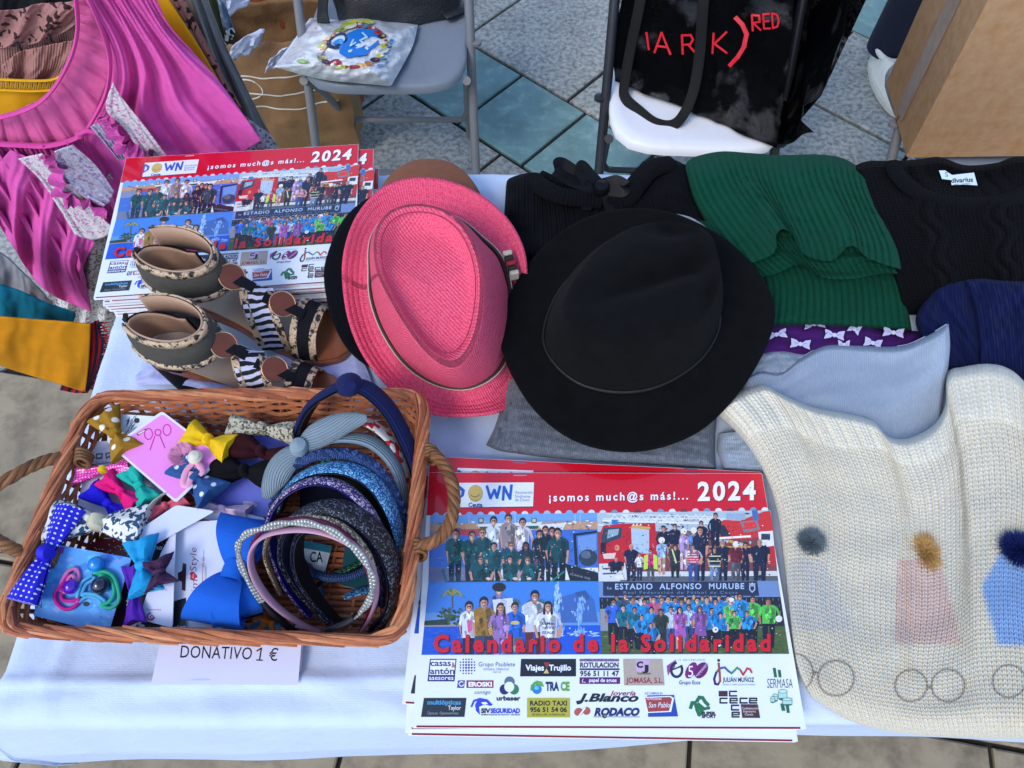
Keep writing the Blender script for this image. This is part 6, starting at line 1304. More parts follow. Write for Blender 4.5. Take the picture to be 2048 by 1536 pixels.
for off, dz in ((.004, .003), (.010, .000)):
    b.tube([Tl[i].lerp(ct, off/.07)+Vector((0, 0, .0085-dz*.6)) for i in range(96)], .0007, 5, closed=True)
    stay(b.build('stitching', M('pink_stitch', (150, 24, 60), .8), t)).parent = [c for c in t.children if c.name.startswith('crown')][0]; b = B()

felt_n = M('dark_navy_felt', (12, 13, 19), .95, var=.15, vs=120, bump=[('fine', 900, .5)], sheen=.10, spec=.12)
DB = [(649, 560), (660, 500), (690, 440), (740, 398), (800, 384), (880, 400), (940, 450), (970, 540), (960, 640), (920, 710), (850, 750), (780, 752), (710, 716), (668, 650)]
sh_ = lambda pts, k, cx, cy: [(cx+(x-cx)*k, cy+(y-cy)*k) for x, y in pts]
zd = lambda x, y: TZ+.014+.046*min(1, max(0, (760-y)/170))
t, *_r = hat('felt_hat', 'dark felt hat whose brim sticks out from under the left of the pink trilby', felt_n, DB, sh_(DB, .55, 825, 570), sh_(DB, .40, 850, 560), zd, zd, lambda x, y: zd(x, y)+.012, lambda f, th, p: -.002*f, cup=.004)
felt_b = M('brown_felt', (122, 78, 58), .95, var=.12, vs=90, bump=[('fine', 900, .4), ('noise', 60, .5)], sheen=.25, spec=.12)
WB = [(742, 470), (752, 420), (800, 384), (860, 374), (920, 384), (964, 424), (976, 480), (940, 540), (860, 560), (780, 540)]
WC = [(764, 450), (776, 412), (820, 390), (862, 384), (906, 392), (944, 418), (956, 456), (930, 510), (860, 530), (790, 510)]
WT = [(772, 400), (786, 362), (822, 336), (858, 330), (896, 336), (932, 364), (946, 404), (926, 444), (860, 456), (792, 442)]
zw = lambda x, y: TZ+.004
WT = sh_(WT, 1.12, 858, 400); WC = sh_(WC, 1.06, 858, 440)
t, *_r = hat('bowler', 'brown felt hat with a round crown, peeping out behind the pink trilby', felt_b, WB, WC, WT, zw, zw, lambda x, y: TZ+.058, lambda f, th, p: .014*math.sin(min(1, f)*PI/2), cup=.003, wallbulge=.008)
# ================================================================ snakeskin sandals on tissue paper
snake = M('snakeskin', (190, 164, 132), .45, var=.12, vs=90, bump=[('vor', 330, 1.0)], col2=(30, 26, 26), pat=('noise', 115, .50, .56), spec=.5)
suede = M('grey_suede', (70, 68, 62), .9, var=.14, vs=120, bump=('fine', 900, .4), sheen=.2, spec=.2)
lining = M('beige_lining', (176, 142, 118), .6, var=.06, vs=70, bump=('noise', 250, .3)); insole_m = M('beige_insole', (172, 154, 136), .32, var=.05, vs=40, coat=.3)
tan = M('tan_leather', (132, 76, 44), .38, var=.12, vs=40, coat=.4, bump=('noise', 200, .3)); blk = M('black_suede', (18, 19, 26), .9, var=.15, vs=120, bump=('fine', 900, .3), spec=.2)
zebra = M('zebra_hair', (206, 206, 226), .7, var=.05, vs=200, bump=('fine', 1200, .5), col2=(14, 14, 18), pat=('zebra', 95, -.05, .12))
copper = M('brushed_copper', (150, 84, 66), .3, metal=.85, var=.08, vs=60); goldrim = M('gold_rim', (206, 170, 130), .25, metal=1, var=.04)
def sandal(label, heel, toe, zh, zt):
    hp, tp = P(*heel, TZ+zh), P(*toe, TZ+zt); d = tp-hp; d.z = 0; LEN = d.length; ang = math.atan2(d.y, d.x)
    t = thing('sandal', label, 'sandal', (hp.x, hp.y, TZ+.001), (0, 0, ang), 'snakeskin sandals')
    S = LEN/.25
    fz = lambda x: .016+.056*(1-sst(.045, .165, x/S))
    def hw(x):
        q = x/S
        w = pl([(0, .016), (.02, .024), (.06, .027), (.11, .025), (.15, .030), (.19, .038), (.22, .036), (.24, .024), (.25, .006)], 0)[1] if False else np.interp(q, [0, .006, .02, .06, .11, .15, .19, .22, .24, .248, .25], [.004, .015, .024, .027, .025, .031, .038, .036, .025, .012, .002])
        return float(w)*S
    n = 60
    def slab(z0, z1, grow, mat, name, xa=0, xb=1, par=t):
        vs = []; m_ = 10
        for k, dz in enumerate((z0, z1)):
            for i in range(n+1):
                x = LEN*lerp(xa, xb, i/n)
                for j in range(m_+1):
                    q = j/m_*2-1; vs.append((x, q*(hw(x)+grow)+.004*S*math.sin(x/LEN*PI), fz(x)+dz+(.003*q*q if k else 0)))
        W_ = m_+1; o = (n+1)*W_; fs = []
        for i in range(n):
            for j in range(m_): a = i*W_+j; fs += [(a, a+1, a+W_+1, a+W_), (o+a, o+a+W_, o+a+W_+1, o+a+1)]
            a = i*W_; fs.append((a, a+W_, o+a+W_, o+a)); a = i*W_+m_; fs.append((a+W_, a, o+a, o+a+W_))
        fs += [tuple(range(0, W_))[::-1]+tuple(o+j for j in range(W_)), tuple(n*W_+j for j in range(W_))+tuple(o+n*W_+j for j in range(W_))[::-1]]
        b = B(); b.add(vs, fs, [(v[0], v[1]) for v in vs]); return b.build(name, mat, par)
    slab(-.012, -.001, .0025, tan, 'sole'); slab(-.001, .0018, -.0015, insole_m, 'insole', 0, .70); slab(-.001, .0016, -.0015, tan, 'toe_insole', .70, 1)
    # block heel
    b = B(); vs = []; m_ = 20
    for z in (0, .010, .03, fz(.03)-.010):
        f = z/.06; 
        for i in range(m_):
            a = 2*PI*i/m_; vs.append((.030*S+(.026+.006*f)*math.cos(a)*S, (.022+.005*f)*math.sin(a)*S, z if z < .05 else z-.0+.0))
    b.add(vs, [(k*m_+i, k*m_+(i+1) % m_, k*m_+m_+(i+1) % m_, k*m_+m_+i) for k in range(3) for i in range(m_)]+[tuple(range(m_-1, -1, -1)), tuple(range(3*m_, 4*m_))]); b.build('heel', blk, t)
    # heel counter: black outside, beige inside
    for name, mat, gr, th in (('heel_counter', blk, .002, .0022), ('counter_lining', lining, -.0008, .0016)):
        pts = []; k = 26
        vs = []
        for i in range(k+1):
            a = PI*.42+(2*PI-2*PI*.42)*i/k
            for j in range(9):
                f = j/8; z = fz(.02)+.002+f*.052*S-.018*f*(1-abs(i/k*2-1))*0; rx, ry = (.050*S+gr)*(1-.10*f), (.0275*S+gr)*(1-.05*f)
                vs.append((.048*S+rx*math.cos(a)-.004*f, ry*math.sin(a), z*(1)-(1-abs(math.cos(a)))*f*.018))
        b = B(); b.add(vs, [(i*9+j, i*9+9+j, i*9+10+j, i*9+j+1) for i in range(k) for j in range(8)]); o = b.build(name, mat, t); mm = o.modifiers.new('thickness', 'SOLIDIFY'); mm.thickness = th; mm.offset = 0
    b = B(); b.tube(curve([(-.0045, .002, .075), (-.0065, .002, .10), (-.006, .002, .125), (-.002, .002, .135)], 20), .0032, 8); zp_ = b.build('zip', M('black_zip', (16, 16, 20), .5, var=.2, bump=('noise', 900, .8)), t)
    b = B(); b.ribbon(curve([(-.005, .004, .128), (-.014, .006, .120), (-.016, .008, .104)], 12), .006, .0016, wvec=(0, 1, 0)); b.build('zip_pull', blk, zp_)
    # ankle cuff
    cx, ax, by = .054*S, .051*S, .035*S
    def ring(dz0, dz1, off, name, mat, th, k=64, a0=-.80, a1=.80):
        vs = []; uv = []
        for i in range(k+1):
            a = PI*lerp(a0, a1, i/k); front = .5+.5*math.cos(a)
            for j, dz in enumerate((dz0, (dz0+dz1)/2, dz1)):
                fl = -(dz-.018)*.16; bul = off+(.0012 if j == 1 else 0)
                vs.append((cx+(ax+bul+fl)*math.cos(a), (by+bul+fl)*math.sin(a), fz(.03)+.030*S+dz*S-.004*math.cos(a)*S)); uv.append((a*ax, dz))
        b = B(); b.add(vs, [(i*3+j, i*3+3+j, i*3+4+j, i*3+1+j) for i in range(k) for j in range(2)], uv); o = b.build(name, mat, t, sharp=80); mm = o.modifiers.new('thickness', 'SOLIDIFY'); mm.thickness = th; mm.offset = 0; return o
    cf = ring(.006, .040, .0016, 'cuff', suede, .002); ring(.001, .048, -.0012, 'cuff_lining', lining, .0016)
    ring(.0385, .048, .0022, 'snake_trim', snake, .0024).parent = cf; ring(.0, .0085, .0022, 'snake_trim', snake, .0024).parent = cf
    # cross straps
    def strap(x0, sl, arch, w, name, mat, trims):
        k = 40; C = []
        for i in range(k+1):
            q = i/k*2-1; x = (x0+sl*q)*S; C.append(Vector((x, (hw(x)+.003)*math.copysign(abs(q)**.75, q)+.004*S, fz(x)+.002+arch*S*(1-abs(q)**2.6))))
        wv = [Vector((1, -.1*(i/k*2-1), -.32)) for i in range(k+1)]
        b = B(); b.ribbon(C, w*S, .0022, wvec=wv); so = b.build(name, mat, t)
        for s in (-1, 1):
            b = B(); b.ribbon([c+wv[i].normalized()*s*(w/2)*S+Vector((0, 0, .0007)) for i, c in enumerate(C)], trims*S, .0030, wvec=wv); b.build('snake_trim', snake, so)
        return C[k//2]
    c1 = strap(.137, -.022, .052, .036, 'zebra_strap', zebra, .009); c2 = strap(.196, -.004, .036, .024, 'toe_strap', blk, .0085)
    # discs with their leather tabs
    for c, nx in ((Vector((.1155*S, .002, fz(.10)+.062*S)), .75), (Vector((.168*S, .004, fz(.165)+.055*S)), .55)):
        nrm = Vector((nx, -.25, .8)).normalized(); rot = nrm.to_track_quat('Z', 'Y').to_matrix()
        b = B(); b.lathe([(.0, -.0018), (.0148*S, -.0018), (.0153*S, 0), (.0143*S, .0016), (0, .0021)], 36); b.v = [tuple(rot @ Vector(v)+c) for v in b.v]; dsc = b.build('copper_disc', copper, t, sharp=50)
        b = B(); b.tube([tuple(rot @ Vector((.0155*S*math.cos(2*PI*i/40), .0155*S*math.sin(2*PI*i/40), 0))+c) for i in range(40)], .0011, 8, closed=True); b.build('disc_rim', goldrim, dsc)
        b = B(); b.ribbon([c+Vector((-.024*S, 0, .006)), c+Vector((-.010*S, 0, .0)), c+Vector((.012*S, 0, -.006)), c+Vector((.024*S, 0, -.016))], .013*S, .002, wvec=(0, 1, 0)); b.build('tab', blk, t)
    return t
t1 = sandal('snakeskin and zebra print sandal nearest the wicker basket, in front of its twin', (300, 694), (690, 812), .068, .018)
t2 = sandal('snakeskin and zebra print sandal further from the basket, its toe beside the pink trilby', (318, 566), (706, 690), .068, .018)
k = None
lil = M('lilac_tissue', (176, 182, 226), .7, var=.06, vs=30, bump=[('noise', 60, 2), ('noise', 22, 3)], trans=.05)
for lb, q, zz in (('lilac tissue paper sheet under the front sandal, lying over the basket rim', ([(270, 752), (340, 700), (420, 720), (520, 730)], [(520, 730), (470, 770), (452, 802)], [(276, 770), (360, 770), (410, 782), (452, 802)], [(270, 752), (272, 760), (276, 770)]), .012),
                  ('lilac tissue paper sheet crumpled between the rear sandal toe and the pink trilby', ([(560, 640), (600, 600), (655, 566), (664, 600)], [(664, 600), (690, 660), (730, 730), (752, 790)], [(560, 780), (640, 786), (700, 790), (752, 790)], [(560, 640), (550, 700), (560, 780)]), .010)):
    o = patch('tissue_sheet', lil, *q, lambda u, v, zz=zz: TZ+.004+zz*(.5+.5*ns(u*4, v*4, zz*90))*min(1, 5*min(u, 1-u, v, 1-v)+.3)+(.082*sst(.45, .95, v)*sst(.35, .8, u) if 'rim' in lb else 0), 40, 30); tag(o, lb, 'tissue paper')
# ================================================================ wicker basket
wm_ = [M('willow_%d' % i, c, .5, var=.25, vs=70, bump=[('noise', 180, .5)], spec=.4) for i, c in enumerate([(160, 92, 58), (176, 106, 68), (140, 76, 48), (186, 122, 82)])]
hm_ = [M('handle_willow_%d' % i, c, .55, var=.25, vs=70, bump=[('noise', 180, .5)], spec=.35) for i, c in enumerate([(118, 78, 44), (134, 90, 54), (104, 66, 38)])]
RZ = TZ+.086
RC = [P(182, 792, RZ), P(852, 786, RZ), P(806, 1282, RZ), P(-8, 1262, RZ)]; _m = sum(RC, Vector())/4
BC = [Vector((_m.x+(c.x-_m.x)*.87, _m.y+(c.y-_m.y)*.84, TZ+.004)) for c in RC]
t = thing('wicker_basket', 'rectangular orange brown wicker basket with two rope handles, full of hair accessories', 'basket', (_m.x, _m.y, TZ)); bo = Vector(t.location)
def perim(f, s, rad=.018):
    """point at fraction s round the basket at height fraction f (0 base, 1 rim)"""
    c = [BC[i].lerp(RC[i], f) for i in range(4)]; L4 = [(c[(i+1) % 4]-c[i]).length for i in range(4)]; tot = sum(L4); x = (s % 1)*tot
    for i in range(4):
        if x <= L4[i]: break
        x -= L4[i]
    a, b_, l = c[i], c[(i+1) % 4], L4[i]; p = a.lerp(b_, x/l)
    for (e, o_) in ((x, i), (l-x, (i+1) % 4)):           # round the corners a little
        if e < rad*2:
            k = (1-e/(rad*2))**2*rad*.7; dirc = (_m-c[o_]); dirc.z = 0; p = p+dirc.normalized()*k
    return p
NS = 46
def outward(s): p = perim(.5, s)-_m; p.z = 0; return p.normalized()
wb = B(); r = random.Random(11)
for i in range(NS):
    s = (i+.5)/NS; wb.m = r.randrange(4); wb.tube([perim(f, s)-bo for f in (0, .25, .5, .75, 1)], .0026, 6)
for lv in range(15):
    f0 = .02+.062*lv+r.uniform(-.010, .010); wb.m = r.randrange(4); ph = lv % 2
    for dup in range(1):
        pts = []; M_ = NS*4
        for k in range(M_):
            s = k/M_; w = math.sin(s*NS*PI+ph*PI); f = f0+.020*ns(s*22, lv*3+dup, 2)
            pts.append(perim(f, s)+outward(s)*.0030*w-bo)
        wb.tube(pts, [.0027+.0008*ns(k*.15, lv+dup*5) for k in range(M_)], 6, closed=True)
wb.build('wall', wm_, t)
rb = B()
for k in range(9):
    rb.m = k % 4; pts = []; M_ = 260
    for i in range(M_):
        s = i/M_; a = 2*PI*(s*5+k/9); p = perim(1, s); o_ = outward(s)
        pts.append(p+o_*(.0056*math.cos(a)+.0016*ns(s*30, k*3, 2))+Vector((0, 0, 0.0052*math.sin(a)+.0022*ns(s*40, k)))-bo)
    rb.tube(pts, [.0025+.0007*ns(i*.09, k*4) for i in range(M_)], 7, closed=True)
for i in range(34):
    s = (i+r.uniform(.2, .8))/34; rb.m = r.randrange(4); o_ = outward(s)
    rb.tube([perim(1, s)+o_*.007+Vector((0, 0, -.006))-bo, perim(1, s+.018)+o_*.007+Vector((0, 0, .003))-bo, perim(1, s+.044)-o_*.001+Vector((0, 0, .0075))-bo, perim(1, s+.07)-o_*.007+Vector((0, 0, .003))-bo], [.0020, .0024, .0024, .0018], 6)
rb.build('rim', wm_, t)
bb = B()
for i in range(34):
    f = (i+.5)/34; bb.m = r.randrange(4); a, b_ = BC[0].lerp(BC[3], f), BC[1].lerp(BC[2], f)
    bb.tube([a.lerp(b_, k/24)+Vector((0, 0, .002+.0028*math.sin(k*PI/2+(i % 2)*PI)))-bo for k in range(25)], .0034, 6)
for i in range(12):
    f = (i+.5)/12; bb.m = r.randrange(4); bb.tube([BC[0].lerp(BC[1], f)+Vector((0, 0, .002))-bo, BC[3].lerp(BC[2], f)+Vector((0, 0, .002))-bo], .0028, 6)
bb.build('base', wm_, t)
for q in ([(852, 902, .080), (872, 912, .092), (896, 944, .104), (908, 990, .110), (902, 1040, .106), (876, 1078, .096), (836, 1094, .086), (808, 1108, .076)], [(160, 914, .076), (128, 914, .086), (84, 924, .096), (30, 950, .104), (-40, 1000, .108), (-30, 1060, .104), (10, 1090, .096), (44, 1106, .088), (78, 1120, .076)]):
    C = curve([P(x, y, TZ+z) for x, y, z in q], 90); hb = B()
    for k in range(4):
        pts = []; 
        for i, p in enumerate(C):
            tg = (C[min(i+1, 89)]-C[max(i-1, 0)]).normalized(); n1 = tg.cross(Vector((0, 0, 1))).normalized(); n2 = n1.cross(tg); a = 2*PI*(i/90*5.5+k/4)
            pts.append(p+(n1*math.cos(a)+n2*math.sin(a))*.0040-bo)
        hb.m = k % 3; hb.tube(pts, .0035, 7)
    hb.build('handle', hm_, t)
for q, z in (([(846, 900), (862, 906), (858, 918)], .088), ([(816, 1088), (838, 1098), (822, 1112)], .088), ([(150, 900), (164, 914), (150, 926)], .088), ([(66, 1100), (92, 1112), (70, 1126)], .088)):
    hb = B(); c = P(*q[1], TZ+z); hb.m = 0
    for k in range(4): hb.tube([c+Vector((.0075*math.cos(a+.2*k), -.006+.004*k+.003*math.sin(a), .008*math.sin(a)-.004))-bo for a in [2*PI*i/14 for i in range(14)]], .0022, 6, closed=True)
    hb.build('handle_binding', hm_, t)
# donation notice under the basket
t = thing('notice', 'white paper notice reading DONATIVO, sticking out under the front of the basket', 'notice', P(450, 1330, TZ+.003))
nz = TZ+.0105
pm = M('notice_paper', vcol=True, rough=.35, var=.02, coat=.5)
k = Ink(lambda x, y, z: P(x, y, nz+z)-Vector(t.location)); k.poly([(330, 1240), (606, 1250), (596, 1370), (302, 1368)], (208, 212, 236)); dk_ = (20, 20, 28); k.text('DONATIVO', 360, 504, 1315, 24, dk_, .004, 1.05, y1=1319, shear=.15); k.line([(514, 1302), (523, 1296), (519, 1320)], 2.8, dk_); k.line([(513, 1320), (525, 1320.5)], 2.4, dk_); k.text('€', 538, 557, 1321, 24, dk_, .004, 1, y1=1322, shear=.15); k.build('printed_face', pm, t, smooth=False, ink=True)
b = B(); b.prism([tuple((P(x, y, nz)-Vector(t.location))[:2]) for x, y in [(330, 1240), (606, 1250), (596, 1370), (302, 1368)]], -.0012, -.0002); b.build('sheet', paper, t, smooth=False)
# ================================================================ hair accessories in the basket
BG = 'hair accessories in the wicker basket'
BB = TZ+.010
lift = lambda px: .030*(1-sst(330, 470, px))
cardm = M('printed_card', vcol=True, rough=.38, var=.02, coat=.3); cardw = M('white_card', (214, 218, 228), .5, var=.02)
def rounded(q, r):
    o = []
    for i in range(len(q)):
        p, a, b = Vector(q[i]), Vector(q[i-1]), Vector(q[(i+1) % len(q)]); d1, d2 = (a-p).normalized()*r, (b-p).normalized()*r
        for k in range(5): f = k/4; o.append(tuple((p+d1)*(1-f)**2+p*2*f*(1-f)+(p+d2)*f*f))
    return o
def card(name, label, q, zs, col, art=None, r=6, border=None, cat='hair accessory card'):
    """flat card: px corners q, heights zs of its first three corners"""
    lf = lift(sum(x for x, y in q)/len(q)); p = [P(*q[i], BB+zs[i]+lf) for i in range(3)]; n = (p[1]-p[0]).cross(p[2]-p[0]).normalized(); n = n if n.z > 0 else -n
    t = thing(name, label, cat, p[0], group=BG); o = Vector(p[0]); rq = rounded(q, r); W_ = [PN(x, y, p[0], n)-o for x, y in rq]; m = len(W_)
    b = B(); b.add([w+n*-.0002 for w in W_]+[w-n*.0011 for w in W_], [list(range(m)), list(range(2*m-1, m-1, -1))]+[(i, m+i, m+(i+1) % m, (i+1) % m) for i in range(m)]); b.build('board', cardw, t, smooth=False)
    k = Ink(lambda x, y, z: PN(x, y, p[0], n)-o+n*z); k.poly(rq, border or col)
    if border:
        c = (sum(x for x, y in q)/len(q), sum(y for x, y in q)/len(q)); k.poly([(c[0]+(x-c[0])*.93, c[1]+(y-c[1])*.93) for x, y in rq], col)
    if art: art(k)
    k.build('print', cardm, t, smooth=False, ink=True); return t, p[0], n
def bow(name, label, px, py, z, w, h, ang, mat, knot=None, style='puff', puff=.010, notch=.15, sub=None, tilt=0):
    """hair bow: w = half width, h = half height at the ends (m), ang = direction in the picture (0 = along x)"""
    w *= 1.14; h *= 1.14; puff *= 1.1; c = P(px, py, BB+z+lift(px)); t = thing(name, label, 'hair bow', c, (tilt, 0, -ang), BG)
    for s in (-1, 1):
        vs = []; uv = []; ns_, nt_ = 16, 18
        for side in (1, -1):
            for i in range(ns_+1):
                q = i/ns_
                for j in range(nt_+1):
                    y = j/nt_*2-1; hh = h*(.22+.78*q**.75) if style != 'round' else h*(.22+.78*math.sin(min(1, q*1.25)*PI/2))*(1 if q < .8 else math.sqrt(max(.05, 1-((q-.8)/.22)**2)))
                    x = w*q*(1-notch*(1-abs(y))*q if style != 'round' else 1); e = math.sqrt(max(0, 1-y*y))
                    th = puff*(.35+.65*math.sin(min(1, q*1.1)*PI*.62))*e
                    fo = .0022*math.sin(y*5+s+q)*(1-q*.6)
                    vs.append((s*x, y*hh, puff*.6+side*th*.75+fo*side+.0015*ns(q*4+s, y*3, px))); uv.append((s*x+px*.01, y*hh))
        W_ = nt_+1; o = (ns_+1)*W_; fs = []
        for i in range(ns_):
            for j in range(nt_):
                a = i*W_+j; f1, f2 = (a, a+W_, a+W_+1, a+1), (o+a, o+a+1, o+a+W_+1, o+a+W_)
                fs += [f1, f2] if s > 0 else [f1[::-1], f2[::-1]]
        for j in range(nt_): a = ns_*W_+j; f1 = (a, o+a, o+a+1, a+1); fs.append(f1 if s > 0 else f1[::-1])
        b = B(); b.add(vs, fs, uv); b.build('loop', mat, t)
        if sub:
            b = B(); b.ribbon(curve([(0, 0, .002), (s*w*.5, -h*.3, .002), (s*w*.95, -h*.95, .003)], 12), h*.7, .001, wvec=(.3*s, 1, 0)); b.build('tail', sub, t)
    b = B(); kw = max(.0035, w*.17)
    b.lathe([(.55, -1), (.9, -.7), (1, 0), (.9, .7), (.55, 1)], 16, (0, 0, 0)); b.v = [(v[0]*kw, v[2]*h*.34, puff*.75+v[1]*puff*.85) for v in b.v]; b.build('knot', knot or mat, t)
    return t
def grosgrain(name, col): return M(name, col, .7, var=.06, vs=80, bump=('rib', 900, .35), sheen=.1, spec=.3)
# ---- cards, from the bottom of the heap upwards
card('plum_card', 'dark plum backing card mostly hidden under the pale blue hair tie card', [(240, 1110), (268, 1180), (262, 1262), (200, 1262)], (.004, .004, .006), (58, 30, 52))
card('maroon_card', 'dark red card with white flecks under the floral bow', [(170, 1086), (262, 1070), (280, 1110), (190, 1120)], (.006, .006, .006), (104, 20, 30), lambda k: [k.ell(rnd.uniform(176, 270), rnd.uniform(1080, 1112), 1.4, 1.2, (214, 190, 190), 1, 6) for i in range(26)])
def art_acc(k):
    k.poly([(192, 907), (206, 906), (205, 918), (191, 919)], (90, 94, 110)); k.poly([(195, 910), (203, 909), (202, 914), (194, 915)], (216, 220, 236)); k.line([(212, 907), (213, 917), (219, 912), (221, 917), (228, 905)], 3, (90, 94, 110)); k.line([(213, 907), (228, 905)], 3, (90, 94, 110))
    k.text('accesorios', 190, 254, 925, 5, (110, 112, 130), 0, 1.3); k.line([(166, 931), (262, 921)], 2, (140, 60, 130))
card('white_card_with_bows', 'white accessory card holding the yellow and pink, fuchsia, blue and turquoise bows', [(182, 883), (330, 878), (318, 1060), (147, 1048)], (.022, .020, .014), (214, 218, 236), art_acc)
def art_brush(k):
    for i in range(26): x = rnd.uniform(250, 282); y = rnd.uniform(842, 868); k.line([(x, y), (x+rnd.uniform(3, 9), y-rnd.uniform(4, 14))], 1.2, (50, 60, 90), 1)
    k.k = 3; k.ell(274, 841, 5.5, 5.5, (24, 18, 20))
card('white_card', 'white card with dark brush strokes and a punched hole, topmost at the back left', [(218, 827), (318, 833), (300, 892), (214, 886)], (.040, .040, .030), (214, 226, 236), art_brush)
def art_pink(k):
    m = (196, 20, 140)     # a plain outlined bow, slot for the hanger
    k.ring(297, 868, 8, 2.2, m, 14, 11); k.ring(334, 860, 8, 2.2, m, 14, 11); k.ring(316, 865, 6, 2.4, m, 14); k.line([(310, 872), (300, 900)], 2.2, m); k.line([(320, 872), (330, 896)], 2.2, m)
    k.poly([(273, 868), (291, 857), (294, 860), (276, 872)], (96, 80, 60)); k.poly([(276, 867), (289, 860), (290, 862), (278, 869)], (216, 212, 206))
card('pink_card', 'pink square card with white border and an outlined bow, carrying a tulle ornament', [(324, 822), (446, 914), (352, 1006), (221, 893)], (.052, .046, .040), (228, 134, 208), art_pink, 7, (216, 214, 236))
def art_blue(k):
    r = random.Random(6); k.clip = [(118, 1090), (263, 1116), (216, 1268), (66, 1231)]
    for i in range(110):
        x, y = r.uniform(70, 258), r.uniform(1095, 1262); w = r.uniform(4, 14); k.poly([(x-w, y+r.uniform(-3, 3)), (x, y-w*.6), (x+w, y+r.uniform(-3, 3)), (x, y+w*.6)], r.choice([(70, 150, 226), (96, 176, 236), (120, 150, 226), (60, 130, 214), (86, 190, 236), (130, 170, 232)]), 1+i % 4)
    k.k = 6; k.poly([(116, 1092), (130, 1095), (126, 1108), (112, 1106)], (130, 70, 150)); k.text('N', 74, 84, 1216, 12, (40, 80, 160), .01); k.ell(173, 1208, 7, 5, (30, 34, 46))
    k.clip = None
t_, fp, fn = card('blue_card', 'blue mottled card carrying coloured hair ties at the front left of the basket', [(118, 1090), (263, 1116), (216, 1268), (66, 1231)], (.040, .034, .022), (84, 160, 230), art_blue, 3)
card('long_white_card', 'plain white card lying diagonally under the white card with red script', [(242, 1084), (352, 1010), (430, 1022), (268, 1112)], (.040, .044, .044), (206, 212, 236), None, 8)
def art_black(k):
    for i in range(6): a = i*PI/3; k.ell(275+9*math.cos(a), 1252+8*math.sin(a), 5.5, 3.6, (206, 210, 226), None, 10, rot=a)
    for i in range(6): a = i*PI/3+.4; k.ell(262+7*math.cos(a), 1205+7*math.sin(a), 4, 2.8, (190, 196, 216), None, 8, rot=a)
    k.text('Accesorios', 300, 372, 1264, 9, (222, 224, 232), .02, shear=.2, y1=1258)
card('black_card', 'black card with white flowers and white script at the front of the basket', [(244, 1180), (372, 1190), (372, 1268), (266, 1268)], (.018, .020, .020), (26, 28, 36), art_black)
card('black_script_card', 'black rounded card top with white script behind the turquoise bow', [(262, 1092), (318, 1082), (345, 1104), (300, 1140)], (.034, .036, .036), (30, 32, 40), lambda k: k.text('icho', 299, 324, 1099, 9, (222, 224, 232), .0, shear=.25), 10)
def art_sq(k):
    for i in range(5): k.rect(302+i*7, 1172+i*1.2, 306+i*7, 1177+i*1.2, (150, 60, 110) if i % 2 else (200, 180, 200))
    k.text('accesorios', 293, 322, 1221, 4, (140, 60, 110)); k.ring(302, 1233, 7, 3, (180, 50, 100), 12, None, .2, 4.6); k.ring(304, 1234, 3, 2, (180, 50, 100), 10)
card('white_swirl_card', 'white card with a row of small squares and a pink swirl beside the plum bow', [(322, 1105), (352, 1050), (345, 1256), (277, 1238)], (.036, .040, .028), (212, 216, 236), art_sq, 8)
card('pale_card', 'pale card standing just behind the white card with red script', [(348, 1020), (428, 1014), (532, 1036), (520, 1070)], (.046, .046, .046), (204, 210, 232), None, 8)
def art_script(k):
    rd = (150, 30, 50)
    k.text('Dimi', 395, 449, 1205, 13, rd, -.004, 1.05, ang=-PI/2, shear=.15); k.text('Style', 393, 441, 1143, 13, rd, -.004, 1.05, ang=-PI/2, shear=.15)
    k.ell(385, 1156, 5, 5, (190, 20, 50)); k.ell(385, 1148, 5, 5, (190, 20, 50)); k.poly([(387, 1143), (387, 1161), (395, 1152)], (190, 20, 50)); k.text('Du', 388, 396, 1156, 4, (240, 220, 224), 0, ang=-PI/2)
    k.line([(407, 1195), (405, 1150), (408, 1100)], 1, (190, 80, 96))
    for y in (1118, 1130, 1165, 1178): k.ring(407, y, 3, .8, (190, 80, 96), 10)
    k.text('ACCESSORIES', 413, 440, 1160, 3, (120, 120, 140), 0, ang=-PI/2)
    k.poly([(356, 1146), (356, 1160), (364, 1164), (364, 1180), (371, 1182), (373, 1128), (366, 1126), (364, 1142)], (50, 26, 44))
sc, sp, sn = card('white_script_card', 'white card with red script carrying the big blue bow near the front rim', [(341, 1047), (500, 1036), (470, 1268), (344, 1270)], (.050, .050, .034), (212, 220, 238), art_script, 5)
def art_lil(k):
    k.text('ores', 462, 500, 945, 18, (56, 66, 150), .02, ang=-1.2)
    k.ell(500, 1008, 15, 5, (196, 180, 210), rot=.2); k.ring(500, 1008, 15, 1, (140, 140, 226), 16, 5)
card('lilac_card', 'lilac blue card carrying the velvet bows in the middle of the basket', [(482, 862), (604, 888), (540, 1036), (411, 1012)], (.048, .046, .036), (104, 116, 214), art_lil, 10)
card('small_blue_card', 'small blue card with dark letters under the spotted denim bow', [(372, 945), (424, 940), (412, 1022), (364, 968)], (.044, .046, .040), (84, 116, 196), lambda k: k.text('olo', 372, 410, 972, 16, (34, 60, 116), .05, ang=.85), 8)
card('price_tag', 'small white tag with a pink swirl beside the floral bow', [(134, 1013), (160, 1028), (146, 1050), (119, 1030)], (.034, .034, .032), (214, 220, 238), lambda k: k.ring(135, 1030, 5, 2, (206, 60, 96), 12, None, .3, 5), 4, cat='tag')
card('loose_tag', 'white and teal tag with a black letter on the basket floor inside the headbands', [(606, 1080), (664, 1092), (648, 1150), (604, 1140)], (.008, .008, .008), (206, 222, 226), lambda k: (k.poly([(606, 1080), (664, 1092), (660, 1106), (606, 1096)], (30, 110, 130)), k.text('CA', 620, 646, 1124, 20, (20, 26, 36), .02)), 3, cat='tag')
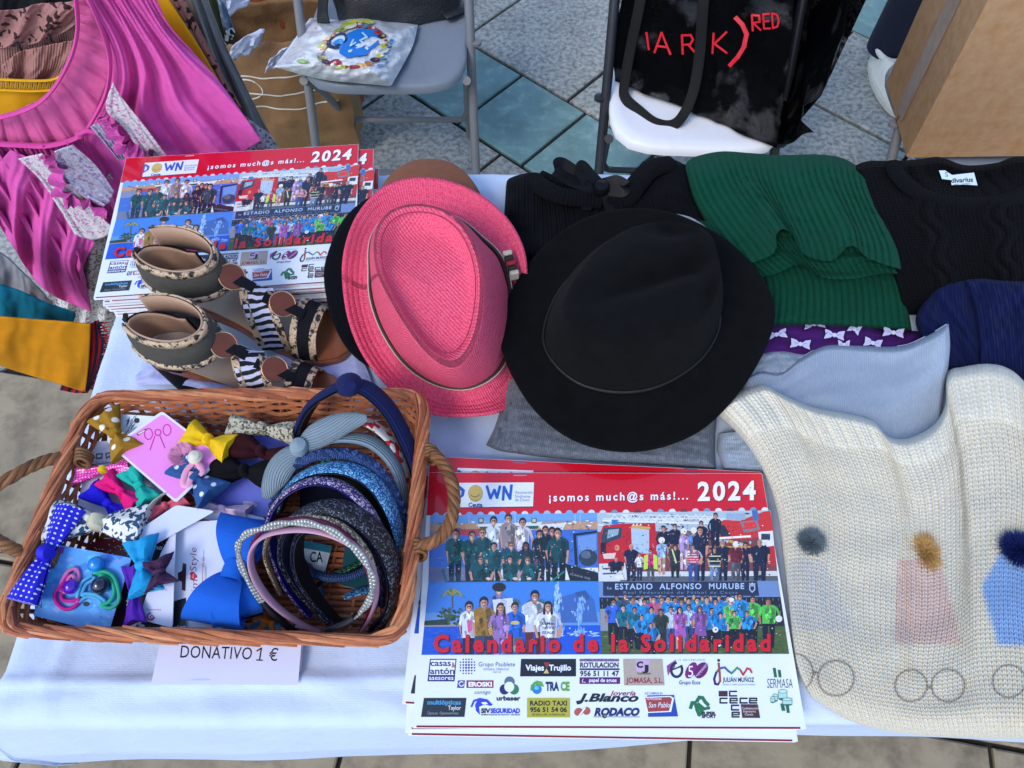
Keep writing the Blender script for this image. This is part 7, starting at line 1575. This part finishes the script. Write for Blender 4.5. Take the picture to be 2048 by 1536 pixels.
# ---- bows
dotm = M('mustard_spotted', (150, 108, 10), .85, var=.08, bump=('noise', 200, .6), col2=(226, 222, 214), pat=('dots', 62, .18, .24))
bow('mustard_bow', 'mustard bow with large white spots on the white card at the back left', 236, 872, .040, .030, .018, .9, dotm)
bow('two_tone_bow', 'shiny pink bow with white specks on a yellow backing', 211, 943, .026, .030, .012, -.18, M('pink_specked', (236, 50, 170), .35, var=.05, col2=(246, 200, 230), pat=('dots', 320, .18, .26), coat=.4), M('yellow_felt', (206, 190, 20), .8), 'puff', .007)
bow('fuchsia_bow', 'fuchsia grosgrain bow between the blue and turquoise bows', 247, 988, .028, .027, .013, .62, grosgrain('fuchsia_ribbon', (236, 10, 120)), None, 'puff', .009)
bow('royal_blue_bow', 'royal blue grosgrain bow just left of the fuchsia bow', 221, 1012, .026, .030, .013, .62, grosgrain('royal_ribbon', (24, 14, 206)), None, 'puff', .008)
bow('turquoise_bow', 'turquoise green bow at the edge of the pink card', 284, 976, .030, .024, .014, .9, grosgrain('turquoise_ribbon', (22, 178, 160)), None, 'puff', .009)
flor = M('floral_cotton', (214, 212, 204), .85, var=.04, bump=('noise', 80, 1.2), col2=(30, 70, 104), pat=('vorc', 260, .60, .62))
bow('floral_bow', 'white bow with a small blue and green floral print and cream satin knot', 207, 1052, .030, .047, .023, .05, flor, M('cream_satin', (196, 190, 160), .4, var=.04), 'puff', .016, .05)
spn = M('blue_spotted', (26, 22, 190), .7, var=.08, bump=('noise', 120, .6), col2=(214, 220, 244), pat=('dots', 190, .16, .22))
bow('spotted_clip_bow', 'long royal blue white-spotted bow on a clip against the left basket wall', 104, 1112, .044, .046, .015, -1.36, spn, None, 'puff', .014, .0, tilt=.0)
bow('yellow_bow', 'bright yellow grosgrain bow beside the pink card', 424, 890, .058, .026, .018, .35, grosgrain('yellow_ribbon', (236, 190, 6)), None, 'puff', .014, .1, grosgrain('yellow_ribbon', (236, 190, 6)))
dspot = M('denim_spotted', (30, 74, 128), .85, var=.12, vs=160, bump=('noise', 300, .5), col2=(206, 216, 226), pat=('dots', 62, .13, .19))
bow('denim_bow', 'denim blue bow with white spots on the small blue card', 400, 962, .050, .028, .020, .75, dspot, None, 'puff', .012)
bow('lace_bow', 'cream crochet lace bow at the top of the lilac card', 531, 866, .060, .036, .014, .12, M('cream_crochet', (176, 172, 150), .9, var=.12, vs=150, bump=[('vor', 330, 1.5)], col2=(96, 86, 70), pat=('vorc', 420, .68, .70)), None, 'puff', .014, .05)
velv = dict(rough=.85, var=.15, vs=90, bump=('noise', 70, .8), spec=.15)
bow('burgundy_bow', 'burgundy velvet bow between the lace bow and the black velvet bow', 530, 912, .058, .036, .015, .33, M('burgundy_velvet', (44, 8, 16), sheen=.2, **velv), None, 'round', .014)
bow('black_bow', 'black velvet bow lying on the lilac card', 496, 950, .056, .034, .017, .08, M('black_velvet', (9, 9, 12), sheen=.12, **velv), None, 'round', .014)
bow('sky_bow', 'bright sky blue ribbon bow left of the plum bow', 292, 1135, .044, .028, .017, 1.25, grosgrain('sky_ribbon', (14, 150, 206)), None, 'puff', .010)
bow('violet_bow', 'violet grosgrain bow under the white swirl card', 272, 1190, .030, .030, .011, 1.3, grosgrain('violet_ribbon', (88, 30, 170)), None, 'puff', .007)
bow('plum_bow', 'dark plum grosgrain bow on the white swirl card', 322, 1147, .052, .015, .016, 1.2, grosgrain('plum_ribbon', (56, 22, 60)), None, 'puff', .007, .3)
bigb = grosgrain('big_blue_ribbon', (10, 96, 206))
c = P(478, 1148, BB+.050); t = thing('big_blue_bow', 'very large bright blue grosgrain bow on the white script card', 'hair bow', c, group=BG)
for dr, tl_, ln, wd_, rise in ((Vector((.16, 1, 0)), .30, .058, .062, .034), (Vector((-.22, -1, 0)), -.2, .058, .066, .030), (Vector((.30, 1, 0)), .5, .048, .050, .020), (Vector((.35, -1, 0)), -.6, .050, .052, .022)):
    dr = dr.normalized(); sd = Vector((-dr.y, dr.x, 0)); pth = [(0, .008), (.25, rise*.75), (.6, rise), (.92, rise*.72), (1.0, rise*.34), (.8, .006), (.4, .003), (0, .004)]
    C = curve([tuple(dr*(ln*a)+sd*(.010*tl_*a)+Vector((0, 0, z))) for a, z in pth], 48)
    W_ = [wd_*(.24+.76*min(1, max(0, (p.dot(dr))/ln)**.7)) for p in C]; wv = [sd+Vector((0, 0, tl_*.55))+dr*.12*math.sin(i*.14) for i in range(48)]
    b = B(); b.ribbon(C, W_, .0009, wvec=wv); b.build('loop', bigb, t)
b = B(); b.ribbon(curve([(-.012, .004, .012), (-.010, .002, .020), (0, 0, .024), (.010, -.002, .020), (.012, -.004, .012)], 16), .020, .002, wvec=(.2, 1, 0)); b.build('knot', bigb, t)
# ---- ornaments and hair ties
c = P(366, 912, BB+.078); t = thing('tulle_ornament', 'sparkly pale pink tulle puff with a cream bead on the pink card', 'hair ornament', c, group=BG)
r = random.Random(5); vs = []; fs = []
for i in range(170):
    a, l = r.uniform(0, 2*PI), r.uniform(.007, .015); d = Vector((math.cos(a), math.sin(a), r.uniform(.05, .5))).normalized(); s_ = d.cross(Vector((0, 0, 1))).normalized()*r.uniform(.003, .006); k = len(vs)
    vs += [d*.002, d*l+s_, d*l*1.1+Vector((0, 0, .002)), d*l-s_]; fs.append((k, k+1, k+2, k+3))
b = B(); b.add(vs, fs); b.build('tulle', M('pink_tulle', (214, 140, 176), .6, var=.2, vs=300, alpha=.55), t, smooth=False)
b = B(); b.lathe([(0, -.0075), (.006, -.005), (.0085, 0), (.006, .005), (0, .0075)], 20, P(390, 914, BB+.088)-c); b.build('bead', M('cream_bead', (206, 200, 180), .4, var=.04), t)
for q in ([(388, 924), (372, 942), (366, 966), (376, 970), (384, 944)], [(394, 924), (404, 942), (398, 950)]):
    b = B(); b.tube(curve([P(x, y, BB+.082)-c for x, y in q], 20), .0035, 8, flat=.5); b.build('ribbon_leg', M('pale_pink_ribbon', (220, 150, 176), .5, var=.08), t)
def onblue(x, y, h): return PN(x, y, fp, fn)+fn*h
def tie(label, cord, rad, q, closed=True, bead=None, beadcol=None, beadr=.008):
    t = thing('hair_tie', label, 'hair tie', onblue(*q[0], .003), group=BG); o = Vector(t.location)
    C = [onblue(*pl(q+[q[0]] if closed else q, i/59), .0032+.0015*math.sin(i*.2))-o for i in range(60)]
    b = B(); b.tube(C[:-1] if closed else C, rad, 9, closed=closed); b.build('elastic', cord, t)
    if bead:
        b = B(); cc_ = onblue(*bead, .008)-o; b.lathe([(0, -beadr), (beadr*.6, -beadr*.8), (beadr*.95, -beadr*.3), (beadr*.95, beadr*.3), (beadr*.6, beadr*.8), (0, beadr)], 20, cc_); b.build('bead', beadcol, t)
    return t
el = lambda n, c: M(n, c, .6, var=.06, bump=('rib', 900, .3))
tie('pink and magenta hair tie with a shiny purple bead on the blue card', el('magenta_cord', (206, 30, 150)), .0022, [(140, 1146), (128, 1170), (114, 1188), (116, 1206), (132, 1218), (150, 1214), (162, 1200), (148, 1202), (130, 1200), (126, 1186)], True, (149, 1175), M('purple_bead', (80, 20, 180), .15, coat=.6, var=.03))
tie('short pale pink hair tie loop above the purple bead', el('pink_cord', (214, 120, 180)), .0022, [(122, 1180), (130, 1160), (142, 1142), (154, 1138), (160, 1150), (158, 1164), (150, 1152), (140, 1160), (132, 1184)], True)
tie('green hair tie with a round blue bead on the blue card', el('green_cord', (40, 180, 140)), .0022, [(192, 1146), (214, 1144), (232, 1156), (240, 1182), (238, 1204), (222, 1216), (206, 1210), (222, 1204), (232, 1186), (226, 1162), (208, 1150)], True, (199, 1130), M('blue_bead', (24, 130, 206), .2, coat=.5, var=.03), .0085)
tie('pale blue hair tie with a dark round charm on the blue card', el('pale_blue_cord', (90, 180, 226)), .002, [(186, 1152), (168, 1166), (160, 1190), (160, 1204), (176, 1194), (194, 1196), (208, 1208), (212, 1202), (196, 1190), (176, 1188), (168, 1190), (174, 1170), (190, 1158)], True, (207, 1172), M('dark_charm', (26, 32, 50), .2, coat=.8, var=.3), .0095)
# ---- headbands
def glit(name, col, col2, lo=.55): return M(name, col, .35, var=.25, vs=300, bump=[('vor', 520, 1.6), ('noise', 700, .8)], col2=col2, pat=('vorc', 620, lo, lo+.05), spec=.7, metal=.25)
HG = 'headbands in the wicker basket'
def headband(label, q, w, th, mat, name='headband', lining=None, n=80, tube=False, taper=True):
    """q = (px, py, height above basket floor) along the band from one end to the other"""
    C0 = curve([P(x, y, BB+z) for x, y, z in q], n); t = thing(name, label, 'headband', sum(C0, Vector())/n, group=HG); o = Vector(t.location); C = [p-o for p in C0]
    cen = sum(C, Vector())/n; ax = Vector((-.22, -.74, .62)).normalized()
    ws = [w*(.45+.55*min(1, 5*min(i/(n-1), 1-i/(n-1))) if taper else 1) for i in range(n)]
    b = B(); vs = []; uv = []; K = 14; ln = 0
    for i in range(n):
        tg = (C[min(i+1, n-1)]-C[max(i-1, 0)]).normalized(); wd = (ax-tg*ax.dot(tg)).normalized(); nn = wd.cross(tg).normalized()
        if nn.dot(C[i]-cen) < 0: nn = -nn
        if i: ln += (C[i]-C[i-1]).length
        for j in range(K):
            a = 2*PI*j/K; vs.append(C[i]+wd*math.cos(a)*ws[i]*.5+nn*(math.sin(a)*th*(.5 if math.sin(a) > 0 else .25))); uv.append((ln, math.cos(a)*ws[i]*.5))
    fs = [(i*K+j, i*K+(j+1) % K, i*K+K+(j+1) % K, i*K+K+j) for i in range(n-1) for j in range(K)]+[tuple(range(K-1, -1, -1)), tuple((n-1)*K+j for j in range(K))]
    b.add(vs, fs, uv); b.build('band', mat, t)
    if lining:
        C2 = []; wl = []
        for i in range(n):
            tg = (C[min(i+1, n-1)]-C[max(i-1, 0)]).normalized(); wd = (ax-tg*ax.dot(tg)).normalized(); nn = wd.cross(tg).normalized()
            if nn.dot(C[i]-cen) < 0: nn = -nn
            C2.append(C[i]-nn*(th*.25+.0006)); wl.append(wd)
        b = B(); b.ribbon(C2, [x*.86 for x in ws], .0008, wvec=wl); b.build('lining', lining, t)
    return t, C, o
navyr = M('navy_rib_jersey', (16, 26, 72), .85, var=.1, bump=[('ribv', 260, 1.5), ('noise', 40, 1)], spec=.2, sheen=.15)
greyr = M('grey_rib_jersey', (128, 144, 154), .85, var=.1, bump=[('ribv', 300, 1.5), ('noise', 40, 1)], spec=.2, sheen=.15)
blk_sat = M('black_lining', (14, 15, 26), .6, var=.1)
t, C, o = headband('wide navy ribbed headband with a knot, standing against the back wall of the basket', [(594, 905, .04), (602, 850, .075), (626, 808, .10), (662, 782, .122), (694, 770, .130), (735, 778, .126), (778, 818, .110), (812, 880, .085), (832, 940, .055), (836, 1000, .02)], .031, .012, navyr, lining=blk_sat)
i = 36; b = B(); b.lathe([(.006, -.024), (.0115, -.014), (.014, 0), (.0115, .014), (.006, .024)], 18); tg = (C[i+1]-C[i-1]).normalized(); rot = Vector((.25, -.55, .8)).to_track_quat('Z', 'Y').to_matrix(); b.v = [tuple(rot @ Vector((v[0]*1.15, v[1], v[2]))+C[i]) for v in b.v]; b.build('knot', navyr, t)
flw = M('tropical_print', (216, 214, 206), .7, var=.05, bump=('noise', 90, .6), col2=(190, 40, 50), pat=('vorc', 150, .62, .64))
headband('white headband with red and green flower print behind the grey knotted headband', [(598, 900, .04), (612, 868, .07), (650, 846, .092), (700, 838, .10), (748, 852, .095), (788, 890, .078), (812, 940, .05), (818, 990, .02)], .020, .006, flw)
t, C, o = headband('pale grey ribbed headband tied in a bow with two pointed ends', [(592, 930, .05), (600, 900, .078), (640, 884, .092), (700, 876, .098), (748, 888, .094), (786, 926, .078), (806, 980, .055), (812, 1040, .025)], .026, .009, greyr)
for q in ([(604, 892, .098), (640, 868, .108), (690, 846, .115), (734, 836, .118)], [(594, 900, .098), (566, 930, .092), (544, 966, .084), (530, 996, .075)]):
    Cq = curve([P(x, y, BB+z)-o for x, y, z in q], 24); b = B(); b.tube(Cq, [.004+.0115*math.sin(PI*min(1, (i+1)/24)**.8) for i in range(24)], 14, flat=.28, fr0=(0, -.3, 1)); b.build('bow_end', greyr, t)
b = B(); b.lathe([(0, -.013), (.009, -.009), (.011, 0), (.009, .009), (0, .013)], 16, P(599, 896, BB+.100)-o); b.build('knot', greyr, t)
braid = M('blue_knit_cord', (62, 86, 136), .9, var=.12, vs=200, bump=[('knit', 240, 2.0)], spec=.15)
t, C, o = headband('dusty blue chain knitted headband around the sequinned one', [(548, 1020, .03), (562, 970, .06), (590, 930, .085), (640, 908, .098), (700, 908, .100), (752, 934, .092), (788, 984, .075), (810, 1040, .05), (816, 1080, .03)], .014, .010, braid)
for k in range(2):
    b = B(); b.tube([C[i]+Vector((0, -.002, .003))+Vector((.003*math.cos(i*1.1+k*PI), .003*math.sin(i*1.1+k*PI), .002*math.sin(i*2.2+k))) for i in range(80)], .0042, 7); b.build('cord_strand', braid, t)
headband('dusty blue knitted headband lying low inside the others, only its lower arc showing', [(600, 1120, .016), (620, 1142, .018), (662, 1154, .02), (710, 1148, .022), (750, 1124, .02)], .013, .011, braid, taper=False)
headband('green glitter headband half hidden between the grey and the blue sequinned ones', [(600, 960, .06), (660, 916, .082), (720, 920, .084), (770, 956, .074), (800, 1004, .055), (812, 1070, .025)], .018, .006, glit('green_glitter', (6, 44, 34), (60, 150, 120)))
headband('short green glitter band on the basket floor inside the headbands', [(660, 1150, .012), (690, 1140, .014), (728, 1120, .016)], .013, .007, glit('green_glitter', (6, 44, 34), (60, 150, 120)), taper=False)
headband('small blue sequinned band end on the basket floor inside the headbands', [(690, 1194, .014), (712, 1186, .016), (738, 1180, .014)], .014, .006, glit('blue_sequins', (24, 90, 156), (120, 190, 226)), taper=False)
headband('wide sparkling blue sequinned headband', [(560, 1020, .035), (580, 970, .07), (630, 940, .098), (690, 936, .106), (744, 962, .100), (780, 1014, .084), (800, 1080, .055), (800, 1140, .02)], .027, .009, glit('blue_sequins', (24, 90, 156), (120, 190, 226)), lining=blk_sat)
vio = M('violet_satin', (24, 16, 116), .45, var=.1)
headband('purple and gold glitter headband with a violet lining', [(620, 1236, .012), (572, 1170, .03), (544, 1090, .05), (542, 1030, .075), (576, 984, .098), (626, 962, .108), (680, 970, .110), (730, 1010, .104), (766, 1070, .085), (790, 1140, .05)], .016, .007, glit('purple_glitter', (50, 30, 106), (190, 170, 190), .6), lining=vio)
headband('wide black glitter headband', [(664, 1244, .014), (606, 1180, .03), (572, 1110, .05), (580, 1050, .085), (620, 1020, .108), (676, 1016, .116), (730, 1044, .112), (772, 1096, .095), (790, 1160, .068), (778, 1220, .04), (742, 1262, .02)], .032, .011, glit('black_glitter', (10, 11, 20), (110, 116, 136), .78), lining=M('navy_velvet', (14, 14, 46), .85, var=.1, sheen=.15))
headband('narrow gold glitter headband', [(560, 1190, .03), (530, 1110, .06), (552, 1052, .10), (610, 1034, .118), (668, 1042, .122), (716, 1078, .116), (746, 1130, .10), (752, 1190, .07)], .008, .005, glit('gold_glitter', (120, 100, 76), (226, 206, 176), .5), lining=M('tan_felt', (130, 104, 78), .9))
headband('burgundy satin headband just behind the dusty pink one', [(560, 1230, .02), (516, 1160, .045), (504, 1100, .078), (536, 1054, .110), (600, 1040, .122), (662, 1054, .126), (712, 1096, .118), (742, 1156, .094), (738, 1220, .05), (720, 1262, .02)], .012, .006, M('burgundy_satin', (110, 10, 56), .4, var=.06, bump=('noise', 60, .5)))
t, C, o = headband('dusty pink satin headband in front of the burgundy one', [(652, 1268, .02), (600, 1246, .045), (544, 1204, .07), (508, 1150, .088), (504, 1104, .104), (532, 1072, .116), (590, 1060, .126), (650, 1066, .130), (706, 1092, .126), (744, 1140, .112), (752, 1190, .088), (738, 1236, .05), (720, 1266, .024)], .011, .006, M('dusty_pink_satin', (178, 134, 156), .4, var=.06, bump=('noise', 70, .5)))
silv = M('silver_plait', (176, 178, 172), .32, var=.2, vs=120, bump=[('rib', 260, 1.2), ('noise', 200, 1)], metal=.6)
t, C, o = headband('thin silver plaited headband with black ends, topmost at the front of the basket', [(588, 1264, .03), (536, 1216, .06), (494, 1156, .084), (477, 1104, .10), (490, 1072, .112), (540, 1054, .124), (600, 1046, .132), (658, 1060, .136), (712, 1100, .132), (744, 1152, .12), (738, 1204, .10), (700, 1242, .08), (652, 1262, .06)], .008, .004, silv)
for k in range(2):
    b = B(); b.tube([C[i]+Vector((.0016*math.cos(i*.42+k*PI), .0016*math.sin(i*.42+k*PI), .0016+.0010*math.sin(i*.42+k*PI))) for i in range(8, 70)], .0024, 7); b.build('plait_strand', silv, t)
for sl in (slice(0, 9), slice(71, 80)):
    b = B(); b.tube([p+Vector((0, 0, .001)) for p in C[sl]], .0036, 8); b.build('end_sleeve', blk_sat, t)
bow('orange_flower_bow', 'small orange bow with blue and yellow flowers near the front rim', 548, 1254, .022, .022, .012, .2, M('orange_floral', (206, 110, 20), .8, var=.1, col2=(40, 110, 150), pat=('vorc', 160, .6, .62)), None, 'puff', .008)
card('magenta_card', 'small magenta card corner poking out under the big blue bow near the rim', [(546, 1250), (600, 1256), (604, 1272), (550, 1272)], (.018, .018, .018), (170, 14, 80), None, 4)
headband('cream felt headband curving under the pink card', [(284, 1066, .06), (292, 1034, .068), (306, 1008, .072), (326, 990, .068), (350, 976, .06)], .013, .004, M('cream_felt', (196, 190, 174), .85, var=.06), taper=False)
bow('coral_bow', 'small coral and white bow under the pink card, right of the cream headband', 336, 1016, .026, .022, .010, -.5, M('coral_cotton', (206, 90, 110), .8, var=.1, bump=('noise', 100, .8)), None, 'puff', .008)
bow('pink_silky_bow', 'pale pink silky bow between the lilac card and the big blue bow', 448, 1022, .040, .030, .010, .15, M('pale_pink_silk', (206, 180, 206), .4, var=.08, bump=('noise', 80, 1)), None, 'puff', .008)
headband('black velvet headband lying across the basket floor under the glitter ones', [(600, 1190, .012), (640, 1168, .016), (690, 1152, .018), (736, 1132, .02)], .010, .005, M('black_velvet_band', (12, 12, 16), .85, var=.1), taper=False)
headband('orange flowered headband end on the basket floor inside the headbands', [(612, 1130, .012), (626, 1160, .014), (640, 1196, .014)], .016, .006, M('orange_floral', (206, 110, 20), .8), taper=False)
headband('navy glitter headband standing just inside the wide black one', [(680, 1250, .012), (630, 1196, .03), (596, 1130, .05), (600, 1068, .075), (640, 1042, .092), (690, 1050, .094), (736, 1090, .084), (766, 1150, .06), (764, 1210, .03)], .026, .008, glit('navy_glitter', (10, 14, 44), (70, 80, 130), .8), lining=blk_sat)
headband('dark green velvet headband deep inside the nest of headbands', [(566, 1010, .02), (590, 960, .05), (650, 945, .07), (706, 962, .07), (752, 1010, .055), (780, 1080, .03)], .030, .008, M('dark_green_velvet', (8, 26, 24), .9, var=.1), taper=True)
card('teal_card', 'teal and white card deep on the basket floor at the right', [(690, 1090), (770, 1100), (760, 1190), (680, 1170)], (.006, .006, .006), (20, 70, 84), None, 5)
card('navy_card', 'dark navy backing card on the basket floor below the sequinned headband', [(600, 950), (760, 960), (790, 1080), (600, 1070)], (.006, .006, .006), (18, 22, 44), None, 5)
